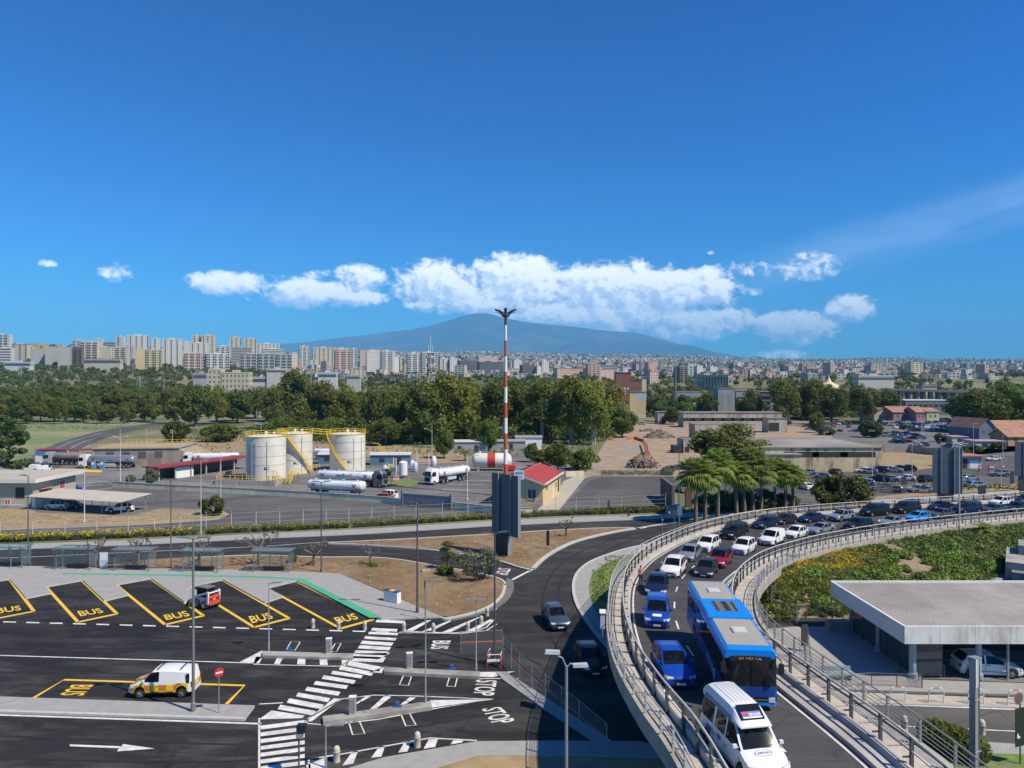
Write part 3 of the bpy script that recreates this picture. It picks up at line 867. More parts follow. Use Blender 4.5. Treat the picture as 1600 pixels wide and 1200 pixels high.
def build_flyover():
# carriageway
 mb=MB();deck_ribbon(mb,0,S_END,1.2,[('L',WK['L']+BR['L'],0.0),('R',WK['R']+BR['R'],0.0)],close=False)
 mb.f=[tuple(reversed(f))for f in mb.f]
 mb.build('carriageway',DECKROAD,FLYT)
 # deck body with chamfered underside, fascia included
 mb=MB()
 deck_ribbon(mb,0,S_END,1.2,[('L',0.0,0.16),('L',0.28,0.16),('L',0.28,-0.03),('R',0.28,-0.03),('R',0.28,0.16),('R',0.0,0.16),('R',0.0,-0.75),('R',1.6,-0.95),('R',3.0,-1.35),('L',3.0,-1.35),('L',1.6,-0.95),('L',0.0,-0.75)])
 mb.build('deck',FCONC,FLYT)
 # walkway slabs, one by one
 for side in('L','R'):
  s=10.0
  while s<(S_END-3 if side=='L' else S_END-3):
   p=deck_pt(s,0.8,side);near=p.y<75
   ln=2.0 if near else 6.0
   b=MB();deck_ribbon(b,s+0.05,s+ln-0.05,1.0,[(side,0.40,0.10),(side,WK[side]-0.12,0.10),(side,WK[side]-0.12,-0.02),(side,0.40,-0.02)])
   b.f=b.f if side=='R' else[tuple(reversed(f))for f in b.f]
   b.build('slab',WALKSLAB,FLYT)
   s+=ln
   # barrier walls between walkway and road
 for side in('L','R'):
  b=MB();deck_ribbon(b,0,S_END,1.0,[(side,WK[side],-0.02),(side,WK[side],0.40),(side,WK[side]+0.06,0.46),(side,WK[side]+0.34,0.46),(side,WK[side]+.40,0.22),(side,WK[side]+BR[side]+.02,0.18),(side,WK[side]+BR[side]+0.06,-0.02)])
  if side=='L':b.f=[tuple(reversed(f))for f in b.f]
  b.build('barrier_wall',CONCL,FLYT)
  # lane line and edge lines
 b=MB()
 s=12.0
 while s<S_END-4:
  for k in(0,):
   l,r,z,d=deck_at(s);l2,r2,z2,d2=deck_at(s+2.2)
   f=0.45
   a=l.lerp(r,f);c=l2.lerp(r2,f)
   n=Vector((-d.y,d.x))*0.06
   b.add([(a.x+n.x,a.y+n.y,z+.012),(a.x-n.x,a.y-n.y,z+.012),(c.x-n.x,c.y-n.y,z2+.012),(c.x+n.x,c.y+n.y,z2+.012)],[(0,1,2,3)])
  s+=6.0
 for side in('L','R'):
  c=MB();deck_ribbon(c,0,S_END,1.5,[(side,WK[side]+BR[side]+0.22,0.012),(side,WK[side]+BR[side]+0.34,0.012)],close=False)
  b.add(c.v,[tuple(reversed(f))for f in c.f]if side=='L' else c.f)
 b.build('lane_marking',PWHITE,FLYT)
 # railings
 post_outer=MB();post_outer.bb(-0.035,0.035,-0.05,0.05,0.0,1.12);po=post_outer.mesh('post',[STEELG])
 post_pale=po.copy();post_pale.materials[0]=RAILL
 post_in=MB();post_in.bb(-0.05,0.05,-0.07,0.07,0,1.40);post_in.bb(-0.09,0.09,-0.11,0.11,0,0.03);post_in.bb(-0.03,0.03,-0.36,-0.07,0.62,0.68)
 pi_=post_in.mesh('post',[STEELD])
 for side in('L','R'):
  rt=bpy.data.objects.new('outer_railing',None);COL.objects.link(rt);rt.parent=FLYT
  s=10.0
  while s<S_END-1:
   p=deck_pt(s,0.14,side);d=deck_at(s)[3]
   link('post',post_pale if side=='L' else po,rt,loc=(p.x,p.y,p.z+0.16),rz=math.atan2(d.y,d.x))
   s+=2.0 if p.y<110 else 2.6
  for k,h in enumerate((0.28,0.46,0.64,0.82)):
   b=MB();b.tube([deck_pt(8+i*1.25,0.14,side)+Vector((0,0,0.16+h))for i in range(int((S_END-10)/1.25))],0.020,5)
   b.build('wire',RAILL if side=='L' else STEELG,rt)
  b=MB();b.tube([deck_pt(8+i*1.25,0.14,side)+Vector((0,0,0.16+1.10))for i in range(int((S_END-10)/1.25))],0.035,6)
  b.build('handrail',RAILL if side=='L' else STEELG,rt,smooth=True)
  rt=bpy.data.objects.new('guard_rail',None);COL.objects.link(rt);rt.parent=FLYT
  s=10.0
  while s<S_END-1:
   p=deck_pt(s,WK[side]-.08,side);d=deck_at(s)[3]
   link('post',pi_,rt,loc=(p.x,p.y,p.z+0.08),rz=math.atan2(d.y,d.x)+(PI if side=='R' else 0))
   s+=2.0 if p.y<110 else 2.6
  for h,r in((1.40,0.055),(0.86,0.032)):
   b=MB();b.tube([deck_pt(8+i*1.25,WK[side]-.08,side)+Vector((0,0,0.08+h))for i in range(int((S_END-10)/1.25))],r,8)
   b.build('rail',RAILL,rt,smooth=True)
   # piers
 for s in(16,38,60,80,98):
  l,r,z,d=deck_at(s)
  for f in(0.28,0.72)if s<90 else(0.2,0.5,0.93):
   p=l.lerp(r,f)
   b=MB();b.lathe([(0.55,-0.3),(0.55,z-1.3)],(p.x,p.y,0),16);b.build('pier',CONC,FLYT,smooth=30)
   # square abutment block at the start of the embankment
 p=G(1229,925).to_2d()
 b=MB();b.box((p.x+2.0,p.y+3.4,1.5),(1.0,1.2,3.4),0,rz=0.9);b.build('abutment',CONC,FLYT)
 # solid ramp below the embankment end
 b=MB();deck_ribbon(b,112,S_END,1.5,[('L',0.05,-0.70),('L',0.05,-4.2),('R',0.05,-4.2),('R',0.05,-0.70)])
 b.build('ramp_fill',CONCD,FLYT)
build_flyover()
# electrical cabinet hung on the outer railing
p,d=deck_find(944,962,1.3)
t=thing('control_box','pale grey control box hung on the outer railing of the flyover','box',(p.x-0.1,p.y,p.z+0.55),math.atan2(d.y,d.x))
b=MB();b.bb(-0.35,0.35,-0.15,0.15,0,1.0);b.build('cabinet',mat('cabinet_grey',(0.5,0.52,0.52),0.5),t)
b=MB();b.bb(-0.40,0.40,-0.2,0.2,1.003,1.05);b.build('lid',WHITE,t)
b=MB();b.bb(-0.04,0.04,-0.04,0.04,-0.6,-0.003);b.build('bracket',STEELG,t)
# cars
CT={'hatch':dict(L=4.0,W=1.75,H=1.49,r=.31,zn=.70,xc=1.05,zc=.97,xr=1.80,xe=3.42,xt=3.86,zt=1.00,pil=(2.45,3.15),fo=.80,ro=.68),'suv':dict(L=4.4,W=1.83,H=1.66,r=.36,zn=.84,xc=1.22,zc=1.08,xr=1.95,xe=3.78,xt=4.22,zt=1.14,pil=(2.62,3.42),fo=.88,ro=.80,clad=True,rails=True),'sedan':dict(L=4.55,W=1.80,H=1.44,r=.32,zn=.70,xc=1.32,zc=.97,xr=2.08,xe=3.22,xt=3.86,zt=1.06,pil=(2.70,3.42),fo=.88,ro=.95,trunk=True),'coupe':dict(L=4.45,W=1.78,H=1.38,r=.33,zn=.68,xc=1.42,zc=.94,xr=2.20,xe=3.15,xt=3.86,zt=1.02,pil=(2.95,3.40),fo=.86,ro=.90,trunk=True),'mini':dict(L=4.15,W=1.80,H=1.67,r=.33,zn=.84,xc=.95,zc=1.10,xr=1.62,xe=3.62,xt=3.98,zt=1.12,pil=(2.40,3.25),fo=.80,ro=.70),'mpv':dict(L=3.96,W=1.74,H=1.76,r=.31,zn=.86,xc=.80,zc=1.14,xr=1.48,xe=3.70,xt=3.90,zt=1.12,pil=(2.25,3.05),fo=.76,ro=.66),'van':dict(L=4.42,W=1.84,H=1.86,r=.32,zn=.88,xc=.92,zc=1.18,xr=1.66,xe=4.20,xt=4.34,zt=1.18,pil=(2.20,),fo=.84,ro=.72,cargo=True,clad=True),'minibus':dict(L=5.0,W=1.94,H=1.93,r=.34,zn=.92,xc=.95,zc=1.22,xr=1.80,xe=4.76,xt=4.92,zt=1.20,pil=(2.35,3.55),fo=.92,ro=.90),'wagon':dict(L=4.75,W=1.85,H=1.60,r=.35,zn=.78,xc=1.32,zc=1.02,xr=2.05,xe=4.20,xt=4.60,zt=1.08,pil=(2.80,3.70),fo=.90,ro=.95,rails=True),'hightop':dict(L=5.0,W=2.02,H=2.08,r=.34,zn=.95,xc=.92,zc=1.26,xr=1.72,xe=4.72,xt=4.90,zt=1.22,pil=(2.30,3.35,3.45),fo=.92,ro=.95),}
def car_shell(T):
 """mesh groups of a car facing +X, origin on the ground under its middle"""
 c=CT[T];L,Wd,H,r=c['L'],c['W'],c['H'],c['r']
 xf,xb=c['fo'],L-c['ro']
 w0=Wd/2
 ar=r+0.075
 xs={0.0,0.07,0.2,c['xc'],c['xr'],c['xe'],c['xt'],L-0.10,L-0.03,L,(c['xr']+c['xe'])/2}
 for x in(xf,xb):
  for k in(-1.0,-0.86,-0.5,0.0,0.5,0.86,1.0):xs.add(x+ar*k)
 for p in c['pil']:xs.add(p-0.05);xs.add(p+0.05)
 if c.get('trunk'):xs.add(c['xt']+0.06)
 xs=sorted(xs)
 q=[xs[0]]
 keep={c['xc'],c['xr'],c['xe'],c['xt'],0.0,L}
 for x in xs[1:]:
  if x-q[-1]<0.035:
   if x in keep and q[-1]not in keep:q[-1]=x
   elif x in keep:q.append(x)
  else:q.append(x)
 xs=q
 def wid(x):
  k=1.0
  if x<0.55:k=0.80+0.20*(1-(1-x/0.55)**2.2)
  if x>L-0.5:k=0.88+0.12*(1-((x-L+0.5)/0.5)**2)
  return w0*k
 def zbot(x):
  z=0.20 if not c.get('clad')else 0.24
  if x<0.12 or x>L-0.12:z+=0.03
  for xw in(xf,xb):
   d=abs(x-xw)
   if d<ar-1e-4:return max(z,r+math.sqrt(ar*ar-d*d))
  return z
 def ztop(x):
  if x<=0.0:return c['zn']-0.16
  if x<=c['xc']:return interp(x,[0,.07,.2,c['xc']],[c['zn']-.16,c['zn']-.06,c['zn']+.01,c['zc']])
  if x<=c['xr']:return lerp(c['zc'],H-0.05,(x-c['xc'])/(c['xr']-c['xc']))
  if x<=c['xe']:
   t=(x-c['xr'])/(c['xe']-c['xr'])
   return H-0.05+0.05*math.sin(PI*min(1,t*1.15+0.08))-0.05*t*t
  if x<=c['xt']:return lerp(H-0.10,c['zt'],(x-c['xe'])/(c['xt']-c['xe']))
  if c.get('trunk'):return c['zt']-0.02-0.06*(x-c['xt'])/(L-c['xt'])
  return lerp(c['zt'],c['zt']-0.14,(x-c['xt'])/max(.01,L-c['xt']))
 def zbelt(x):
  if x<=c['xc']:return ztop(x)-0.05
  if x>=c['xt']:return ztop(x)-0.04
  return lerp(c['zc']-0.05,c['zt']-0.04,(x-c['xc'])/(c['xt']-c['xc']))
 rings=[]
 for x in xs:
  w=wid(x);zb=zbot(x);zt=ztop(x);bl=min(zbelt(x),zt-0.03)
  if c['xc']<x<c['xt']:
   g=min(1.0,(zt-bl)/(H-c['zc']))
   w5=lerp(w*0.93,w*(0.80 if not c.get('cargo')else 0.88),g);w6=w5-0.10
  else:w5=w*0.90;w6=w5-0.10
  z2=max(zb+0.16,0.42)
  z3=lerp(z2,bl,0.62)
  X=L/2-x
  rings.append([(X,0,min(zb,0.30)),(X,w*0.90,zb),(X,w,z2),(X,w*1.0,z3),(X,w*0.965,bl),(X,w5,zt-0.035),(X,w6,zt),(X,0,zt+0.025)])
 P={}
 def put(key,quad,side):
  g=P.setdefault(key,MB())
  g.add(quad if side>0 else[(p[0],-p[1],p[2])for p in reversed(quad)],[tuple(range(len(quad)))])
 pil=c['pil']
 for i in range(len(xs)-1):
  a,b=rings[i],rings[i+1];xm=(xs[i]+xs[i+1])/2
  for j in range(7):
   key='body'
   if j==0:key='underside'
   elif j==1 and c.get('clad'):key='trim'
   elif j==4 and c['xc']<xm<c['xt']:
    if any(abs(xm-p)<0.05 for p in pil)or xm>c['xe']+0.30*(c['xt']-c['xe']):key='body'
    elif c.get('cargo')and xm>pil[0]:key='body'
    else:
     n=sum(1 for p in pil if xm>p)
     key='side_window_%d'%n
   elif j==6:
    if c['xc']<xm<c['xr']:key='windscreen'
    elif c['xe']<xm<c['xt']and not c.get('cargo'):key='rear_window'
   for side in(1,-1):
    k2=key+('_p' if side>0 else '_n')if key.startswith('side_window')else key
    put(k2,[a[j],a[j+1],b[j+1],b[j]],side)
 for ring,fl in((rings[0],1),(rings[-1],-1)):
  poly=[p for p in ring[:]]+[(p[0],-p[1],p[2])for p in reversed(ring[1:7])]
  P['body'].add(poly if fl>0 else list(reversed(poly)),[tuple(range(len(poly)))])
 info=dict(xf=L/2-xf,xb=L/2-xb,r=r,w=w0,L=L,zn=c['zn'],zc=c['zc'],H=H,zt=c['zt'],xc=L/2-c['xc'],xr=L/2-c['xr'],xe=L/2-c['xe'],rails=c.get('rails'),rings=rings,xs=xs,T=T)
 return P,info
def weld(mb):
 """merge coincident vertices so that smooth shading runs across the panels"""
 idx={};vs=[];mp=[]
 for p in mb.v:
  k=(round(p[0],4),round(p[1],4),round(p[2],4))
  if k not in idx:idx[k]=len(vs);vs.append(p)
  mp.append(idx[k])
 fs=[];ms=[]
 for f,m in zip(mb.f,mb.m):
  g=[]
  for i in f:
   if mp[i]not in g:g.append(mp[i])
  if len(g)>=3:fs.append(g);ms.append(m)
 mb.v,mb.f,mb.m=vs,fs,ms
 return mb
def paint(name,rgb,metal=0.0,rough=0.28):
 return mat('car_'+name,rgb,rough,metal,coat=0.22,spec=0.38)
PAINT=dict(white=paint('white',(0.72,0.72,0.71)),silver=paint('silver',(0.42,0.44,0.46),.6),grey=paint('grey',(0.13,0.145,0.16),.5),black=paint('black',(0.012,0.013,0.016)),navy=paint('navy',(0.012,0.025,0.075),.2),blue=paint('blue',(0.008,0.058,0.36),.1),sky=paint('light_blue',(0.02,0.30,0.75)),red=paint('dark_red',(0.26,0.010,0.022),.1),bluegrey=paint('blue_grey',(0.075,0.11,0.16),.5),teal=paint('pale_teal',(0.30,0.44,0.46),.3),lightgrey=paint('light_grey',(0.30,0.32,0.34),.5),darkgrey=paint('dark_grey',(0.045,0.05,0.056),.5),red2=paint('red',(0.42,0.02,0.02)))
PLATE=mat('number_plate',(0.7,0.7,0.68),0.5)
GRILLE=mat('grille_black',(0.015,0.015,0.016),0.35)
def car_bits(info):
 """lamps, grille, plates, mirrors, wheels as separate mesh groups"""
 L,w,zn=info['L'],info['w'],info['zn'];h=L/2
 out=[]
 for s in(1,-1):
  a=MB()
  a.add([(h-.06,s*w*.50,zn-.12),(h-.05,s*w*.50,zn-.02),(h-.20,s*w*.88,zn-.01),(h-.30,s*w*.96,zn+.02),(h-.30,s*w*.985,zn-.10),(h-.12,s*w*.88,zn-.16),(h-.0,s*w*.50,zn-.12),(h-.02,s*w*.50,zn-.02),(h-.17,s*w*.90,zn+.0),(h-.29,s*w*1.0,zn+.03),(h-.29,s*w*1.01,zn-.10),(h-.06,s*w*.88,zn-.16)],[(6,7,8,11),(8,9,10,11),(0,1,7,6),(1,2,8,7),(2,3,9,8),(0,6,11,5),(5,11,10,4),(3,4,10,9)])
  if s<0:a.f=[list(reversed(f))for f in a.f]
  out.append(('headlight',a,LAMPG))
  a=MB();zt=info['zt']
  a.box((-h+.02,s*w*.80,zt-.24 if info['T']not in('sedan','coupe')else zt-.20),(.10,w*.28,.18 if info['T']not in('mpv','van','minibus','hightop')else.34))
  out.append(('tail_light',a,REDLAMP))
  a=MB();X=info['xc']-.22;Z=info['zc']+.04
  a.box((X,s*(w+.09),Z+.05),(.12,.18,.14));a.box((X+.02,s*(w-.01),Z),(.05,.12,.04))
  out.append(('door_mirror',a,None))
 a=MB();a.box((h-.005,0,zn-.20),(.05,w*.95,.12));out.append(('grille',a,GRILLE))
 a=MB();a.box((h+.005,0,.38),(.05,w*1.25,.14));out.append(('lower_grille',a,GRILLE))
 a=MB();a.box((h+.035,0,.42),(.012,.50,.11));out.append(('number_plate',a,PLATE))
 a=MB();a.box((-h-.01,0,info['zt']-.42),(.02,.50,.11));out.append(('number_plate',a,PLATE))
 a=MB()
 for s in(1,-1):
  for x in CT[info['T']]['pil']+(CT[info['T']]['xc']+.02,):a.box((h-x,s*(w+.001),.72),(.014,.010,.56))
  a.box((0,s*(w+.002),.45),(L*.42,.010,.035))
  for x in CT[info['T']]['pil']:a.box((h-x+.16,s*(w+.012),.86),(.17,.03,.03))
 out.append(('door_seam',a,GRILLE))
 a=MB()
 for y in(-.15,.5):a.beam((info['xc']-.02,y-.35,info['zc']+.035),(info['xc']-.10,y+.25,info['zc']+.10),.02,.015)
 out.append(('wiper',a,GRILLE))
 if info['rails']:
  for s in(1,-1):
   a=MB();a.tube([(info['xr']-.05,s*w*.70,info['H']-.02),(info['xr']-.18,s*w*.70,info['H']+.05),(info['xe']+.2,s*w*.70,info['H']+.04),(info['xe']+.05,s*w*.70,info['H']-.03)],.02,5)
   out.append(('roof_rail',a,BLACK))
 return out
def wheel_mbs(r,wd=.20):
 a=MB();a.lathe([(r*.62,-wd/2),(r*.92,-wd/2),(r,-wd/2+.03),(r,wd/2-.03),(r*.92,wd/2),(r*.62,wd/2)],n=20,axis='Y',caps=False)
 b=MB();b.lathe([(r*.62,wd/2-.03),(r*.60,wd/2-.05),(0.05,wd/2-.02)],n=20,axis='Y',caps=True)
 for k in range(5):
  t=2*PI*k/5
  b.beam((0.03*math.sin(t),wd/2-.015,0.03*math.cos(t)),(r*.6*math.sin(t),wd/2-.025,r*.6*math.cos(t)),.06,.03)
 return a,b
CAR_CACHE={}
def car_glass():
 m=bpy.data.materials.new('car_glass');m.use_nodes=True
 t_=m.node_tree;q=NT(t_);b_=t_.nodes['Principled BSDF'];o_=t_.nodes['Material Output']
 b_.inputs['Base Color'].default_value=(.010,.012,.013,1);b_.inputs['Roughness'].default_value=.03;b_.inputs['Specular IOR Level'].default_value=.5
 tr=q.n('ShaderNodeBsdfTransparent');tr.inputs[0].default_value=(.55,.60,.60,1)
 ms=q.n('ShaderNodeMixShader');ms.inputs[0].default_value=.55
 t_.links.new(tr.outputs[0],ms.inputs[1]);t_.links.new(b_.outputs[0],ms.inputs[2]);t_.links.new(ms.outputs[0],o_.inputs['Surface'])
 return m
GLASSC=car_glass()
def car_meshes(T):
 if T in CAR_CACHE:return CAR_CACHE[T]
 P,info=car_shell(T)
 res=[]
 for key,mb in P.items():
  weld(mb)
  if key=='body':res.append(('body',mb.mesh('body',[PAINT['white']],38),'paint'))
  elif key=='underside':res.append(('underside',mb.mesh('underside',[BLACK]),None))
  elif key=='trim':res.append(('side_trim',mb.mesh('side_trim',[BLACK],38),None))
  else:res.append((('side_window' if key.startswith('side')else key),mb.mesh(key.rstrip('_pn0123456789')or key,[GLASSC],38),None))
 g=MB();c_=CT[T];h_=info['L']/2
 rows_=[c_['pil'][0]-.15]+([c_['pil'][1]-.1]if len(c_['pil'])>1 else[])
 for x in rows_:
  for s in(1,-1):
   g.box((h_-x,s*.38,.58),(.5,.48,.22));g.box((h_-x-.30,s*.38,.92),(.16,.46,.62),M=Matrix.Rotation(-.2,3,'Y'));g.box((h_-x-.36,s*.38,info['zc']+.25),(.10,.24,.20))
 res.append(('seats',g.mesh('seats',[mat('seat_cloth',(.10,.10,.105),.9)]),None))
 g=MB();g.box((info['xc']-.32,0,info['zc']-.07),(.55,info['w']*1.7,.12));g.lathe([(.17,-.015),(.19,0),(.17,.015)],(info['xc']-.62,.37,info['zc']-.02),14,axis='X',caps=False)
 res.append(('dashboard',g.mesh('dashboard',[mat('dash_grey',(.07,.07,.072),.8)]),None))
 for nm,mb,m in car_bits(info):
  res.append((nm,mb.mesh(nm,[m or PAINT['white']]),'paint' if m is None else None))
 ta,rb=wheel_mbs(info['r'])
 tm,rm=ta.mesh('tyre',[RUBBER],40),rb.mesh('rim',[CHROME])
 CAR_CACHE[T]=(res,info,tm,rm)
 return CAR_CACHE[T]
def make_car(name,T,col,label,cat,loc,rz,group=None,parked_simple=False,scale=1.0):
 res,info,tm,rm=car_meshes(T)
 t=thing(name,label,cat,loc,rz,group)
 t.scale=(scale,)*3
 pm=PAINT[col]if isinstance(col,str)else col
 for nm,me,k in res:
  o=link(nm,me,t)
  if k=='paint':
   o.material_slots[0].link='OBJECT';o.material_slots[0].material=pm
 for X in(info['xf'],info['xb']):
  for s in(1,-1):
   o=link('wheel',tm,t,loc=(X,s*(info['w']-.105),info['r']),rz=0 if s>0 else PI)
   link('rim',rm,o)
 return t
SIMPLE={}
def simple_car(name,T,col,label,cat,loc,rz,group=None):
 """a far car: one mesh, paint on the object"""
 if T not in SIMPLE:
  P,info=car_shell(T)
  mb=MB()
  for key,g in P.items():
   mi=0 if key=='body' else(2 if key in('underside','trim')else 1)
   mb.add(g.v,g.f,mi)
  for nm,g,m in car_bits(info):
   mb.add(g.v,g.f,{'headlight':3,'tail_light':4,'number_plate':3}.get(nm,2 if m is not None else 0))
  ta,rb=wheel_mbs(info['r'])
  for X in(info['xf'],info['xb']):
   for s in(1,-1):
    for g,mi in((ta,2),(rb,5)):
     mb.add([(X+p[0],s*(p[1]+info['w']-.105),info['r']+p[2])for p in g.v],g.f if s>0 else[tuple(reversed(f))for f in g.f],mi)
  SIMPLE[T]=weld(mb).mesh(T+'_car',[PAINT['white'],GLASS,BLACK,LAMPG,REDLAMP,CHROME],38)
 o=link(name,SIMPLE[T],None,loc=loc,rz=rz)
 o.material_slots[0].link='OBJECT';o.material_slots[0].material=PAINT[col]
 return tag(o,label,cat,group)
QUEUE='cars queuing on the flyover'
FLY_CARS=[(1050,1056,'suv','blue','bright blue crossover beside the blue bus, roof shining'),(1027,972,'mpv','blue','blue boxy people carrier with white strip on its bonnet'),(1027,925,'hatch','navy','dark navy hatchback right behind the blue boxy people carrier'),(1053,897,'suv','white','white crossover with sunroof behind the dark navy hatchback'),(1078,873,'hatch','silver','silver blue hatchback between the white crossover and the small white car'),(1107,859,'mini','white','small bulbous white car beside the dark red crossover'),(1147,840,'minibus','black','large black people carrier behind the small bulbous white car'),(1196,824,'wagon','navy','dark navy estate half hidden behind the white panel van'),(1226,818,'hatch','darkgrey','dark grey hatchback against the far railing behind the white panel van'),(1104,898,'hatch','darkgrey','dark grey hatchback directly behind the blue bus'),(1125,883,'suv','red','dark red crossover with a black roof'),(1163,863,'mini','white','small white car with chrome grille next to the near railing'),(1207,850,'van','white','white panel van among the queuing cars'),(1244,839,'hatch','white','white hatchback following the white panel van'),(1283,833,'sedan','silver','pale silver saloon next to the near railing'),(1341,826,'wagon','black','black estate car behind the pale silver saloon'),(1393,821,'coupe','silver','silver coupe in front of the light blue hatchback'),(1434,814,'hatch','sky','light blue hatchback, the only one of its colour in the queue'),(1471,809,'hatch','grey','grey hatchback just behind the light blue hatchback'),(1268,815,'sedan','navy','dark blue saloon near the far railing beside the pale silver saloon'),(1315,813,'suv','silver','silver crossover with dark roof behind the dark blue saloon'),(1367,805,'minibus','black','black minibus in front of another black minibus by the far railing'),(1416,801,'minibus','black','black minibus second in a pair by the far railing'),(1470,796,'sedan','navy','dark navy saloon behind the second black minibus'),(1511,801,'minibus','navy','dark blue people carrier behind the lamp post on the ramp'),(1553,801,'sedan','bluegrey','blue grey saloon following the dark blue people carrier'),(1564,790,'suv','white','white crossover at the far end of the queue'),(1588,799,'suv','navy','dark navy crossover near the edge of the queue behind the blue grey saloon'),(1604,786,'wagon','black','black estate at the far end of the queue by the far railing'),]
def car_name(T):return{'hatch':'hatchback','suv':'crossover','sedan':'saloon_car','coupe':'coupe','mini':'small_car','mpv':'people_carrier','van':'panel_van','minibus':'minibus','wagon':'estate_car'}[T]
for(px,py,T,col,lab)in FLY_CARS:
 p,d=deck_find(px,py)
 t=make_car(car_name(T),T,col,lab,'van' if T in('van','minibus')else 'car',p,math.atan2(-d.y,-d.x)+RND.uniform(-.04,.04),QUEUE,scale=.90 if py>1000 else.98)
 if lab.startswith('dark red'):
  for o in t.children:
   if o.name.startswith('body'):pass
 if 'white strip' in lab:
  b=MB();b.box((1.98-.36,0,1.005),(.26,.62,.02),M=Matrix.Rotation(.40,3,'Y'));b.build('bonnet_sticker',PLATE,t)
 if 'black roof' in lab:
  inf=car_meshes('suv')[1]
  b=MB()
  for i in range(len(inf['xs'])-1):
   a,c=inf['rings'][i],inf['rings'][i+1]
   if a[0][0]<=inf['xr']+.01 and c[0][0]>=inf['xe']-.01:
    for s in(1,-1):
     for j in(5,6):
      qd=[(p_[0],p_[1]*s,p_[2]+.006)for p_ in(a[j],a[j+1],c[j+1],c[j])]
      b.add(qd if s>0 else list(reversed(qd)),[(0,1,2,3)])
  b.build('roof',PAINT['black'],t)
  # two cars on the road below and one under the canopy
make_car('crossover','suv','bluegrey','blue grey crossover driving on the curved road in the sun','car',G(868,975),math.atan2(-1,0.16))
make_car('crossover','suv','black','black crossover in the shadow of the flyover','car',G(921,1043),math.atan2(-1,0.12))
make_car('hatchback','hatch','white','white hatchback passing under the corrugated canopy roof','car',G(1541,1052),math.atan2(-.12,1),scale=1.12)
# big vehicles
BUSBLUE=paint('bus_blue',(0.006,0.22,0.68))
BUSDARK=paint('bus_dark_blue',(0.008,0.055,0.24))
ROOFG=mat('bus_roof_grey',(0.33,0.31,0.27),0.7,var=0.06,scale=1.5)
VENT=mat('roof_hatch',(0.52,0.52,0.50),0.6)
AMBER=mat('amber_letters',(0.75,0.32,0.02),0.5)
def rounded(prof_w,prof_h,r,n=4):
 """rounded rectangle outline in YZ, centred on y=0, from z=0"""
 out=[]
 w=prof_w/2
 for(cy,cz,a0)in((w-r,prof_h-r,0),(-w+r,prof_h-r,90)):
  for k in range(n+1):
   a=math.radians(a0+90*k/n)
   out.append((cy+r*math.cos(a),cz+r*math.sin(a)))
 return[(w,0.0)]+out+[(-w,0.0)]
def add_wheels(parent,xs,w,r,wd=.3,rim=None):
 ta,rb=wheel_mbs(r,wd)
 tm,rm=ta.mesh('tyre',[RUBBER],40),rb.mesh('rim',[rim or STEELG])
 for X in xs:
  for s in(1,-1):
   o=link('wheel',tm,parent,loc=(X,s*(w-wd/2+.01),r),rz=0 if s>0 else PI)
   link('rim',rm,o)
